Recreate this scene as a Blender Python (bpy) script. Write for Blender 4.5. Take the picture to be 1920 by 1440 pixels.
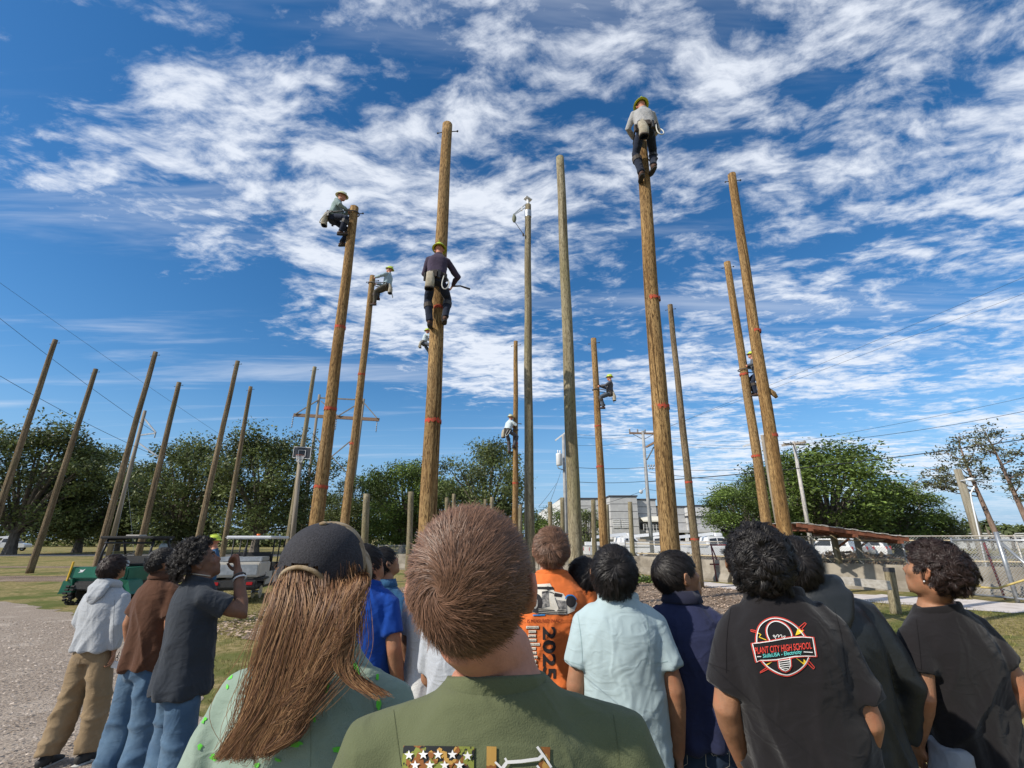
import bpy, bmesh, math, random
import numpy as np
from mathutils import Vector, Matrix, Euler
from mathutils.bvhtree import BVHTree

for o in list(bpy.data.objects):
    bpy.data.objects.remove(o)
SC = bpy.context.scene
COL = SC.collection
R = math.radians

# ------------------------------------------------------------------ camera
CAMH = 1.65
FPX = 870.0                       # focal length in pixels of the 1920 px wide photograph
PITCH = math.atan(291.0 / FPX)    # looking up towards the pole tops
cd = bpy.data.cameras.new('camera')
cam = bpy.data.objects.new('camera', cd)
COL.objects.link(cam)
cam.location = (0, 0, CAMH)
cam.rotation_euler = (R(90) + PITCH, 0, 0)
cd.sensor_fit = 'HORIZONTAL'
cd.sensor_width = 36.0
cd.lens = 36.0 * FPX / 1920.0
cd.clip_start = 0.05
cd.clip_end = 6000
SC.camera = cam

# ------------------------------------------------------------------ sun, sky
SUN_EL = R(36)
SUN_AZ = R(180 + 62)   # clockwise from +Y: behind the camera, to the left
sd = bpy.data.lights.new('sun', 'SUN')
sun = bpy.data.objects.new('sun', sd)
COL.objects.link(sun)
sd.energy = 4.2
sd.angle = R(0.55)
sd.color = (1.0, 0.93, 0.82)
sv = Vector((math.sin(SUN_AZ) * math.cos(SUN_EL), math.cos(SUN_AZ) * math.cos(SUN_EL), math.sin(SUN_EL)))
sun.rotation_euler = (-sv).to_track_quat('-Z', 'Y').to_euler()

W = bpy.data.worlds.new('World')
SC.world = W
W.use_nodes = True
nt = W.node_tree
nt.nodes.clear()


def wn(t, **kw):
    n = nt.nodes.new(t)
    for k, v in kw.items():
        setattr(n, k, v)
    return n


def wmath(op, a, b=None, c=None, clamp=False):
    n = wn('ShaderNodeMath', operation=op, use_clamp=clamp)
    for i, s in enumerate((a, b, c)):
        if s is None:
            continue
        if isinstance(s, (int, float)):
            n.inputs[i].default_value = s
        else:
            nt.links.new(s, n.inputs[i])
    return n.outputs[0]


def wsmooth(val, lo, hi):
    n = wn('ShaderNodeMapRange', interpolation_type='SMOOTHSTEP')
    nt.links.new(val, n.inputs[0])
    n.inputs[1].default_value = lo
    n.inputs[2].default_value = hi
    return n.outputs[0]


def wnoise(vec, scale, detail=6, rough=0.55, dist=0.0):
    n = wn('ShaderNodeTexNoise')
    nt.links.new(vec, n.inputs['Vector'])
    n.inputs['Scale'].default_value = scale
    n.inputs['Detail'].default_value = detail
    n.inputs['Roughness'].default_value = rough
    n.inputs['Distortion'].default_value = dist
    return n.outputs['Fac']


def wmap(vec, rot=0, scale=(1, 1, 1), loc=(0, 0, 0)):
    n = wn('ShaderNodeMapping')
    nt.links.new(vec, n.inputs[0])
    n.inputs['Location'].default_value = loc
    n.inputs['Rotation'].default_value = (0, 0, R(rot))
    n.inputs['Scale'].default_value = scale
    return n.outputs[0]


sky = wn('ShaderNodeTexSky', sky_type='NISHITA')
sky.sun_disc = False
sky.sun_elevation = SUN_EL
sky.sun_rotation = SUN_AZ
sky.air_density = 1.0
sky.dust_density = 0.25
sky.ozone_density = 3.0
tc = wn('ShaderNodeTexCoord')
sep = wn('ShaderNodeSeparateXYZ')
nt.links.new(tc.outputs['Generated'], sep.inputs[0])
zc = wmath('MAXIMUM', wmath('ADD', sep.outputs[2], 0.035), 0.02)
cx = wmath('DIVIDE', sep.outputs[0], zc)
cy = wmath('DIVIDE', sep.outputs[1], zc)
comb = wn('ShaderNodeCombineXYZ')
nt.links.new(cx, comb.inputs[0])
nt.links.new(cy, comb.inputs[1])
P2 = comb.outputs[0]
# cloud deck seen in plan: small broken cells, patches, and thin streaks further out
big = wnoise(wmap(P2, 10, (0.75, 0.75, 1), (3.1, 0.4, 0)), 0.85, 2, 0.5)
warp = wn('ShaderNodeTexNoise')
nt.links.new(P2, warp.inputs['Vector'])
warp.inputs['Scale'].default_value = 2.2
warp.inputs['Detail'].default_value = 3
wv = wn('ShaderNodeVectorMath', operation='MULTIPLY_ADD')
nt.links.new(warp.outputs['Color'], wv.inputs[0])
wv.inputs[1].default_value = (0.22, 0.22, 0)
nt.links.new(P2, wv.inputs[2])
P3_ = wv.outputs[0]
cells = wnoise(wmap(P3_, 38, (1.0, 1.9, 1), (0.35, 1.7, 0.0)), 5.6, 6, 0.58)
mid_ = wnoise(wmap(P3_, 38, (0.9, 1.5, 1), (2.35, 0.7, 4.0)), 1.9, 4, 0.55)
fine = wnoise(wmap(P3_, 30, (1.0, 1.4, 1), (5.0, 2.0, 1.0)), 17.0, 6, 0.65)
front = wmath('ADD', wmath('ADD', cx, wmath('MULTIPLY', cy, -0.62)), 2.55)
cover = wsmooth(front, -0.6, 1.1)
dens = wmath('ADD', wmath('MULTIPLY', cells, 0.75), wmath('MULTIPLY', wmath('SUBTRACT', big, 0.5), 0.75))
dens = wmath('ADD', dens, wmath('MULTIPLY', wmath('SUBTRACT', mid_, 0.3), 0.85))
dens = wmath('ADD', dens, wmath('MULTIPLY', wmath('SUBTRACT', fine, 0.5), 0.42))
dens = wmath('ADD', dens, wmath('MULTIPLY', wmath('SUBTRACT', cover, 1.0), 0.42))
cl = wsmooth(dens, 0.41, 0.77)
# thin cirrus streaks
cir = wnoise(wmap(P2, 24, (0.35, 2.6, 1), (1.0, 7.0, 3.0)), 1.3, 6, 0.6, 0.5)
cirm = wmath('MULTIPLY', wsmooth(cir, 0.50, 0.82), 0.5)
alpha = wmath('MAXIMUM', wmath('MULTIPLY', cl, 0.90), cirm)
horiz = wsmooth(sep.outputs[2], 0.01, 0.14)
alpha = wmath('MULTIPLY', alpha, wmath('ADD', wmath('MULTIPLY', horiz, 0.75), 0.25))
# cloud colour: bright where thin, greyer where the deck is thick
shade = wsmooth(dens, 0.72, 1.15)
ccol = wn('ShaderNodeMix', data_type='RGBA')
nt.links.new(shade, ccol.inputs[0])
ccol.inputs[6].default_value = (7.4, 7.8, 8.5, 1)
ccol.inputs[7].default_value = (4.8, 5.5, 6.7, 1)
skyc = wn('ShaderNodeHueSaturation')
skyc.inputs['Saturation'].default_value = 1.30
skyc.inputs['Value'].default_value = 1.12
nt.links.new(sky.outputs[0], skyc.inputs['Color'])
# pale haze low over the horizon
hz = wn('ShaderNodeMix', data_type='RGBA')
nt.links.new(wmath('MULTIPLY', wmath('SUBTRACT', 1.0, wsmooth(sep.outputs[2], -0.02, 0.30)), 0.85), hz.inputs[0])
nt.links.new(skyc.outputs[0], hz.inputs[6])
hz.inputs[7].default_value = (2.0, 3.7, 6.3, 1)
mixs = wn('ShaderNodeMix', data_type='RGBA')
nt.links.new(alpha, mixs.inputs[0])
nt.links.new(hz.outputs[2], mixs.inputs[6])
nt.links.new(ccol.outputs[2], mixs.inputs[7])
bg = wn('ShaderNodeBackground')
bg.inputs[1].default_value = 0.10
nt.links.new(mixs.outputs[2], bg.inputs[0])
wo = wn('ShaderNodeOutputWorld')
nt.links.new(bg.outputs[0], wo.inputs[0])

SC.view_settings.view_transform = 'Standard'
SC.view_settings.look = 'None'
SC.view_settings.exposure = 0.3
SC.view_settings.gamma = 1.0
SC.view_settings.use_curve_mapping = False
SC.render.engine = 'CYCLES'
SC.cycles.max_bounces = 6
SC.cycles.transparent_max_bounces = 12

# ------------------------------------------------------------------ helpers
CP, SP = math.cos(PITCH), math.sin(PITCH)


def ray(px, py):
    u, v = px - 960.0, py - 720.0
    return Vector((u, FPX * CP + v * SP, FPX * SP - v * CP))


def at(px, py, Y):
    """the point seen at that pixel of the photograph, Y metres ahead"""
    d = ray(px, py)
    t = Y / d.y
    return Vector((d.x * t, Y, CAMH + d.z * t))


def gnd(px, py):
    d = ray(px, py)
    t = -CAMH / d.z
    return Vector((d.x * t, d.y * t, 0))


MATS = {}


def nmat(name, c1, c2=None, scale=8.0, rough=0.8, bump=0.0, stretch=(1, 1, 1), metal=0.0, detail=5, lo=0.35, hi=0.65,
         bscale=None, spec=0.3, sheen=0.0, dist=0.0, bdist=0.01, rnd=0.0, c3=None, s3=1.0, lo3=0.5, hi3=0.7, trans=0.0, coat=0.0, sss=0.0,
         attr=None, attr_amt=0.0, alpha=1.0, transm=0.0):
    """procedural material: two noise-mixed colours (optionally a third in blotches), bump, per-object variation"""
    if name in MATS:
        return MATS[name]
    m = bpy.data.materials.new(name)
    m.use_nodes = True
    t = m.node_tree
    N, L = t.nodes, t.links
    b = N['Principled BSDF']
    b.inputs['Roughness'].default_value = rough
    b.inputs['Metallic'].default_value = metal
    b.inputs['Specular IOR Level'].default_value = spec
    if sheen:
        b.inputs['Sheen Weight'].default_value = sheen
        b.inputs['Sheen Roughness'].default_value = 0.5
    if coat:
        b.inputs['Coat Weight'].default_value = coat
        b.inputs['Coat Roughness'].default_value = 0.15
    if sss:
        b.inputs['Subsurface Weight'].default_value = sss
        b.inputs['Subsurface Radius'].default_value = (0.012, 0.005, 0.003)
        b.inputs['Subsurface Scale'].default_value = 0.6
    if transm:
        b.inputs['Transmission Weight'].default_value = transm
    b.inputs['Alpha'].default_value = alpha
    co = N.new('ShaderNodeTexCoord')
    mp = N.new('ShaderNodeMapping')
    mp.inputs['Scale'].default_value = stretch
    L.new(co.outputs['Object'], mp.inputs[0])
    vec = mp.outputs[0]

    def noise(sc, det, vector, d=0.0):
        n = N.new('ShaderNodeTexNoise')
        n.inputs['Scale'].default_value = sc
        n.inputs['Detail'].default_value = det
        n.inputs['Roughness'].default_value = 0.6
        n.inputs['Distortion'].default_value = d
        L.new(vector, n.inputs['Vector'])
        return n.outputs['Fac']

    def rng(f, a, bb):
        n = N.new('ShaderNodeMapRange')
        n.interpolation_type = 'SMOOTHSTEP'
        n.inputs[1].default_value = a
        n.inputs[2].default_value = bb
        L.new(f, n.inputs[0])
        return n.outputs[0]

    def mix(f, a, bb):
        n = N.new('ShaderNodeMix')
        n.data_type = 'RGBA'
        if isinstance(f, float):
            n.inputs[0].default_value = f
        else:
            L.new(f, n.inputs[0])
        for i, s in ((6, a), (7, bb)):
            if isinstance(s, tuple):
                n.inputs[i].default_value = s + (1,)
            else:
                L.new(s, n.inputs[i])
        return n.outputs[2]
    col = c1
    f1 = None
    if c2 is not None:
        f1 = noise(scale, detail, vec, dist)
        col = mix(rng(f1, lo, hi), c1, c2)
    if c3 is not None:
        f3 = noise(s3, 4, co.outputs['Object'])
        col = mix(rng(f3, lo3, hi3), col, c3)
    if rnd or attr:
        hs = N.new('ShaderNodeHueSaturation')
        if isinstance(col, tuple):
            hs.inputs['Color'].default_value = col + (1,)
        else:
            L.new(col, hs.inputs['Color'])
        r_ = N.new('ShaderNodeMapRange')
        if attr:
            a_ = N.new('ShaderNodeAttribute')
            a_.attribute_name = attr
            L.new(a_.outputs['Fac'], r_.inputs[0])
            amt = attr_amt
        else:
            oi = N.new('ShaderNodeObjectInfo')
            L.new(oi.outputs['Random'], r_.inputs[0])
            amt = rnd
        r_.inputs[3].default_value = 1 - amt
        r_.inputs[4].default_value = 1 + amt
        L.new(r_.outputs[0], hs.inputs['Value'])
        col = hs.outputs[0]
    if isinstance(col, tuple):
        b.inputs['Base Color'].default_value = col + (1,)
    else:
        L.new(col, b.inputs['Base Color'])
    if bump:
        bn = N.new('ShaderNodeBump')
        bn.inputs['Strength'].default_value = bump
        bn.inputs['Distance'].default_value = bdist
        if bscale is None and f1 is not None:
            L.new(f1, bn.inputs['Height'])
        else:
            L.new(noise(bscale or scale, 5, vec), bn.inputs['Height'])
        L.new(bn.outputs[0], b.inputs['Normal'])
    if trans:
        tr = N.new('ShaderNodeBsdfTranslucent')
        if isinstance(col, tuple):
            tr.inputs[0].default_value = col + (1,)
        else:
            L.new(col, tr.inputs[0])
        ms = N.new('ShaderNodeMixShader')
        ms.inputs[0].default_value = trans
        L.new(b.outputs[0], ms.inputs[1])
        L.new(tr.outputs[0], ms.inputs[2])
        L.new(ms.outputs[0], N['Material Output'].inputs[0])
    MATS[name] = m
    return m


class MB:
    """collects shapes into one mesh"""

    def __init__(s):
        s.v, s.f, s.mi = [], [], []
        s.cur = 0

    def add(s, vs, fs):
        n = len(s.v)
        s.v.extend([tuple(p) for p in vs])
        s.f.extend([tuple(i + n for i in f) for f in fs])
        s.mi.extend([s.cur] * len(fs))

    def box(s, c, d, rot=None):
        c = Vector(c)
        vs = []
        for x in (-.5, .5):
            for y in (-.5, .5):
                for z in (-.5, .5):
                    p = Vector((x * d[0], y * d[1], z * d[2]))
                    if rot is not None:
                        p = rot @ p
                    vs.append(c + p)
        s.add(vs, [(0, 1, 3, 2), (4, 6, 7, 5), (0, 4, 5, 1), (2, 3, 7, 6), (0, 2, 6, 4), (1, 5, 7, 3)])

    def bar(s, a, b, w, h=None, up=(0, 0, 1)):
        a, b = Vector(a), Vector(b)
        h = h or w
        d = (b - a).normalized()
        u = Vector(up)
        if abs(d.dot(u)) > .98:
            u = Vector((0, 1, 0))
        x = d.cross(u).normalized()
        z = x.cross(d).normalized()
        vs = []
        for p in (a, b):
            for sx, sz in ((-1, -1), (1, -1), (1, 1), (-1, 1)):
                vs.append(p + x * (sx * w / 2) + z * (sz * h / 2))
        s.add(vs, [(3, 2, 1, 0), (4, 5, 6, 7), (0, 1, 5, 4), (1, 2, 6, 5), (2, 3, 7, 6), (3, 0, 4, 7)])

    def tube(s, pts, r, n=8, cap=True, e=2.0, hint=None):
        v, f = tube_np(pts, r, n, cap, e, hint)
        s.add(v, f)

    def ell(s, c, r, M=None, nu=12, nv=8):
        v, f = ell_np(c, r, M, nu, nv)
        s.add(v, f)

    def mesh(s, name):
        me = bpy.data.meshes.new(name)
        me.from_pydata(s.v, [], s.f)
        if max(s.mi, default=0):
            me.polygons.foreach_set('material_index', s.mi)
        me.update()
        return me

    def build(s, name, mats, parent=None, smooth=False, loc=None):
        me = s.mesh(name)
        for m in (mats if isinstance(mats, (list, tuple)) else [mats]):
            me.materials.append(m)
        if smooth:
            me.polygons.foreach_set('use_smooth', [True] * len(me.polygons))
        return link(name, me, parent, loc)


def link(name, me, parent=None, loc=None, rot=None):
    o = bpy.data.objects.new(name, me)
    COL.objects.link(o)
    if parent is not None:
        o.parent = parent
    if loc is not None:
        o.location = loc
    if rot is not None:
        o.rotation_euler = rot
    return o


def tag(o, label, cat, group=None, kind=None):
    if label:
        o['label'] = label
    if cat:
        o['category'] = cat
    if group:
        o['group'] = group
    if kind:
        o['kind'] = kind
    return o


def struct(o):
    o['kind'] = 'structure'
    return o


def empty(name, loc=(0, 0, 0), rz=0.0):
    o = bpy.data.objects.new(name, None)
    COL.objects.link(o)
    o.location = loc
    o.rotation_euler = (0, 0, rz)
    o.empty_display_size = 0.2
    return o


def tube_np(pts, r, n=8, cap=True, e=2.0, hint=None):
    """tube through points; r: one value, a list, or a list of (ra, rb); e: superellipse exponent"""
    pts = [Vector(p) for p in pts]
    k = len(pts)
    if isinstance(r, (int, float)):
        r = [r] * k
    hintv = Vector(hint) if hint else None
    verts = []
    prev = None
    for i, p in enumerate(pts):
        d = (pts[min(i + 1, k - 1)] - pts[max(i - 1, 0)])
        d = d.normalized() if d.length > 1e-9 else Vector((0, 0, 1))
        if hintv is not None:
            x = hintv - d * hintv.dot(d)
        elif prev is None:
            a = Vector((1, 0, 0)) if abs(d.x) < .9 else Vector((0, 1, 0))
            x = a - d * a.dot(d)
        else:
            x = prev - d * prev.dot(d)
        x.normalize()
        prev = x
        y = d.cross(x)
        ra, rb = r[i] if isinstance(r[i], tuple) else (r[i], r[i])
        for j in range(n):
            t = 2 * math.pi * j / n
            c, s_ = math.cos(t), math.sin(t)
            if e != 2.0:
                c = math.copysign(abs(c) ** (2 / e), c)
                s_ = math.copysign(abs(s_) ** (2 / e), s_)
            verts.append(p + x * (ra * c) + y * (rb * s_))
    faces = []
    for i in range(k - 1):
        for j in range(n):
            a, b = i * n + j, i * n + (j + 1) % n
            faces.append((a, b, b + n, a + n))
    if cap:
        faces.append(tuple(range(n - 1, -1, -1)))
        faces.append(tuple(range((k - 1) * n, k * n)))
    return verts, faces


def ell_np(c, r, M=None, nu=14, nv=10):
    c = Vector(c)
    vs = []
    for i in range(1, nv):
        ph = math.pi * i / nv
        for j in range(nu):
            th = 2 * math.pi * j / nu
            p = Vector((r[0] * math.sin(ph) * math.cos(th), r[1] * math.sin(ph) * math.sin(th), r[2] * math.cos(ph)))
            vs.append(c + (M @ p if M is not None else p))
    t = Vector((0, 0, r[2]))
    vs.append(c + (M @ t if M is not None else t))
    vs.append(c - (M @ t if M is not None else t))
    T, B = len(vs) - 2, len(vs) - 1
    fs = []
    for i in range(nv - 2):
        for j in range(nu):
            a, b = i * nu + j, i * nu + (j + 1) % nu
            fs.append((a, a + nu, b + nu, b))
    for j in range(nu):
        fs.append((T, j, (j + 1) % nu))
        q = (nv - 2) * nu
        fs.append((B, q + (j + 1) % nu, q + j))
    return vs, fs


# vectorised gradient-like value noise
_rs = np.random.RandomState(7)
_PERM = _rs.rand(64, 64, 64).astype(np.float64)


def vnoise(P):
    P = np.asarray(P, dtype=np.float64)
    i = np.floor(P).astype(int)
    f = P - i
    f = f * f * (3 - 2 * f)
    i0 = i & 63
    i1 = (i + 1) & 63
    x0, y0, z0 = i0[:, 0], i0[:, 1], i0[:, 2]
    x1, y1, z1 = i1[:, 0], i1[:, 1], i1[:, 2]
    fx, fy, fz = f[:, 0], f[:, 1], f[:, 2]
    a = _PERM[x0, y0, z0] * (1 - fx) + _PERM[x1, y0, z0] * fx
    b = _PERM[x0, y1, z0] * (1 - fx) + _PERM[x1, y1, z0] * fx
    c = _PERM[x0, y0, z1] * (1 - fx) + _PERM[x1, y0, z1] * fx
    d = _PERM[x0, y1, z1] * (1 - fx) + _PERM[x1, y1, z1] * fx
    return ((a * (1 - fy) + b * fy) * (1 - fz) + (c * (1 - fy) + d * fy) * fz) * 2 - 1


def quads_mesh(name, V, mats, attr=None, nper=4):
    """V: (n, nper, 3) array of separate faces; attr: per-face float stored as 'v'"""
    n = V.shape[0]
    me = bpy.data.meshes.new(name)
    me.vertices.add(n * nper)
    me.vertices.foreach_set('co', V.reshape(-1).astype(np.float32))
    me.loops.add(n * nper)
    me.loops.foreach_set('vertex_index', np.arange(n * nper, dtype=np.int32))
    me.polygons.add(n)
    me.polygons.foreach_set('loop_start', np.arange(0, n * nper, nper, dtype=np.int32))
    if attr is not None:
        a = me.attributes.new('v', 'FLOAT', 'FACE')
        a.data.foreach_set('value', attr.astype(np.float32))
    me.update(calc_edges=True)
    for m in (mats if isinstance(mats, (list, tuple)) else [mats]):
        me.materials.append(m)
    return me


def text_mesh(body, size=1.0, bold=0.0):
    cu = bpy.data.curves.new('lettering', 'FONT')
    cu.body = body
    cu.size = size
    cu.offset = bold
    cu.resolution_u = 3
    ob = bpy.data.objects.new('lettering', cu)
    COL.objects.link(ob)
    dg = bpy.context.evaluated_depsgraph_get()
    me = bpy.data.meshes.new_from_object(ob.evaluated_get(dg))
    bpy.data.objects.remove(ob)
    vs = [v.co.copy() for v in me.vertices]
    fs = [tuple(p.vertices) for p in me.polygons]
    bpy.data.meshes.remove(me)
    return vs, fs

# ------------------------------------------------------------------ ground
M_ground = nmat('ground_grass', (0.155, 0.140, 0.045), (0.36, 0.28, 0.135), 7.0, 0.95, 0.8, detail=10, lo=0.34, hi=0.66,
                bscale=45, bdist=0.04, c3=(0.115, 0.135, 0.036), s3=0.45, lo3=0.48, hi3=0.64, spec=0.1)
M_gravel = nmat('gravel', (0.37, 0.305, 0.245), (0.17, 0.135, 0.108), 34, 0.95, 0.9, detail=8, lo=0.40, hi=0.68, bscale=30, bdist=0.03,
                c3=(0.43, 0.365, 0.30), s3=1.3, lo3=0.5, hi3=0.75, spec=0.15)
M_mulch = nmat('wood_chips', (0.30, 0.225, 0.165), (0.105, 0.072, 0.050), 20, 0.95, 0.9, detail=8, lo=0.40, hi=0.64, bscale=26, bdist=0.04,
               c3=(0.36, 0.29, 0.23), s3=1.1, lo3=0.5, hi3=0.75, spec=0.1)
M_sand = nmat('white_sand', (0.58, 0.53, 0.49), (0.36, 0.31, 0.27), 2.2, 0.95, 0.4, detail=8, lo=0.45, hi=0.75, bscale=20, bdist=0.02, spec=0.1)
M_road = nmat('asphalt', (0.10, 0.10, 0.10), (0.16, 0.155, 0.15), 3, 0.9, 0.2, bscale=50)


def sheet(name, pts, z, mat, step=None, jit=0.0, seed=1):
    """flat sheet with an uneven edge"""
    rnd = random.Random(seed)
    out = []
    n = len(pts)
    for i in range(n):
        a, b = Vector(pts[i]), Vector(pts[(i + 1) % n])
        k = max(1, int((b - a).length / step)) if step else 1
        for j in range(k):
            p = a.lerp(b, j / k)
            out.append((p.x + rnd.uniform(-jit, jit), p.y + rnd.uniform(-jit, jit), 0))
    bm = bmesh.new()
    f = bm.faces.new([bm.verts.new(p) for p in out])
    if f.normal.z < 0:
        f.normal_flip()
    bmesh.ops.triangulate(bm, faces=bm.faces[:])
    me = bpy.data.meshes.new(name)
    bm.to_mesh(me)
    bm.free()
    me.materials.append(mat)
    return struct(link(name, me, loc=(0, 0, z)))


b = MB()
b.add([(-3000, -3000, 0), (3000, -3000, 0), (3000, 3000, 0), (-3000, 3000, 0)], [(0, 1, 2, 3)])
struct(b.build('ground', M_ground))
sheet('gravel_drive', [(-40, 16.5), (-14, 14.2), (-10.3, 12.0), (-7.4, 10.1), (-4.3, 7.3), (-2.6, 4.6), (-1.2, 1.5), (-0.8, -6), (-40, -6)], 0.005, M_gravel, 0.35, 0.16, 3)
sheet('mulch_strip', [(-45, 24.8), (-14, 23.2), (-6, 22.6), (-6, 20.3), (-14, 20.4), (-45, 21.2)], 0.005, M_mulch, 0.5, 0.25, 5)
sheet('mulch_bed', [(-6.2, 13.0), (-3, 20.5), (-1, 24.3), (4, 24.2), (8.3, 19.0), (9.5, 14.2), (6.4, 11.4), (3.0, 9.8), (0.6, 6.8), (-1.4, 7.0), (-4.6, 9.2)], 0.006, M_mulch, 0.35, 0.25, 8)
sheet('dirt_path', [(-60, 33), (-4, 31), (-4, 29.6), (-60, 31)], 0.005, M_mulch, 0.8, 0.2, 12)
sheet('sand_strip', [(4.5, 25.4), (7.6, 22.2), (8.8, 17.4), (12.3, 15.3), (15.0, 12.8), (17.5, 10.2), (13.6, 10.9), (11.8, 12.2), (9.6, 14.2), (7.4, 17.6), (6.0, 21)], 0.009, M_sand, 0.4, 0.28, 9)
sheet('street', [(-200, 63), (0, 57), (40, 52), (200, 46), (200, 39), (40, 44), (0, 49), (-200, 55)], 0.006, M_road, 3, 0.05, 10)

# short dry grass, tufts standing over the lawn where the camera comes close to it
M_blade = nmat('grass_blade', (0.24, 0.215, 0.075), None, rough=0.9, attr='v', attr_amt=0.65, trans=0.4, spec=0.1)
rs = np.random.RandomState(11)


def grass(name, n, x0, x1, y0, y1, hmin, hmax, keep, mat=M_blade, label='short dry grass growing over the lawn', wb=0.012):
    x = rs.uniform(x0, x1, n)
    y = y0 + (y1 - y0) * rs.rand(n) ** 1.5
    d = vnoise(np.stack([x * 1.1, y * 1.1, x * 0], 1)) * .5 + .5
    ok = keep(x, y) & (rs.rand(n) < 0.25 + d)
    x, y, d = x[ok], y[ok], d[ok]
    m = len(x)
    a = rs.uniform(0, 2 * math.pi, m)
    h = rs.uniform(hmin, hmax, m) * (0.6 + d)
    w = wb * (0.7 + 0.05 * y)
    tx, ty = rs.normal(0, .5, m) * h, rs.normal(0, .5, m) * h
    V = np.zeros((m, 3, 3))
    V[:, 0] = np.stack([x - np.cos(a) * w, y - np.sin(a) * w, np.full(m, 0.0)], 1)
    V[:, 1] = np.stack([x + np.cos(a) * w, y + np.sin(a) * w, np.full(m, 0.0)], 1)
    V[:, 2] = np.stack([x + tx, y + ty, h], 1)
    me = quads_mesh(name, V, mat, rs.rand(m), 3)
    return tag(link(name, me), label, 'grass', kind='stuff')


def lawn(x, y):
    g = (y < 10.0 - (x + 7.4) * 1.02) & (x < -0.8)
    m = (y > 9.0) & (x > -5) & (x < 8.6) & (y < 22) & (y > 9.0 + np.abs(x - 1) * 0.25)
    s = (x > 6) & (y > 26.5 - x * 1.18) & (y < 30 - x * 1.0)
    st = (y > 20.4) & (y < 24.5) & (x < -6)
    return ~(g | m | s | st)


grass('lawn_grass', 170000, -16, 14, 1.6, 20, 0.02, 0.045, lawn, wb=0.005)
# loose wood chips and stones lying on the beds
M_chip = nmat('loose_chip', (0.36, 0.27, 0.20), None, rough=0.9, attr='v', attr_amt=0.6, spec=0.1)
M_stone = nmat('loose_stone', (0.42, 0.355, 0.295), None, rough=0.9, attr='v', attr_amt=0.5, spec=0.15)


def litter(name, n, x0, x1, y0, y1, keep, s0, s1, mat, label, cat):
    x = rs.uniform(x0, x1, n)
    y = y0 + (y1 - y0) * rs.rand(n) ** 1.3
    ok = keep(x, y)
    x, y = x[ok], y[ok]
    m = len(x)
    a = rs.uniform(0, 6.28, m)
    l = rs.uniform(s0, s1, m)
    w = l * rs.uniform(.3, .8, m)
    ca, sa = np.cos(a), np.sin(a)
    V = np.zeros((m, 4, 3))
    tz = rs.uniform(-.4, .4, (m, 2))
    for k, (su, sv_) in enumerate(((-1, -1), (1, -1), (1, 1), (-1, 1))):
        V[:, k, 0] = x + ca * l * su - sa * w * sv_
        V[:, k, 1] = y + sa * l * su + ca * w * sv_
        V[:, k, 2] = 0.02 + l * su * tz[:, 0] + w * sv_ * tz[:, 1] + 0.4 * l
    me = quads_mesh(name, V, mat, rs.rand(m))
    return tag(link(name, me), label, cat, kind='stuff')


litter('wood_chip_litter', 42000, -6, 9.5, 7, 24, lambda x, y: (x > -6 + (y - 13).clip(0, 20) * .45) & (x < 9.5 - (y - 14).clip(0, 20) * .5) & (y > 9 - (x + 4.6) * .55) & (y > 6.8 + (x - .6) * .85),
       0.012, 0.034, M_chip, 'loose brown wood chips spread around the pole bases', 'wood chips')
litter('gravel_stones', 45000, -16, -0.8, 2.0, 15, lambda x, y: (y < 9.8 - (x + 7.4) * 1.02) & ((x > -9) | (y < 11)), 0.006, 0.016, M_stone,
       'small pale stones lying on the gravel drive', 'gravel')

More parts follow.
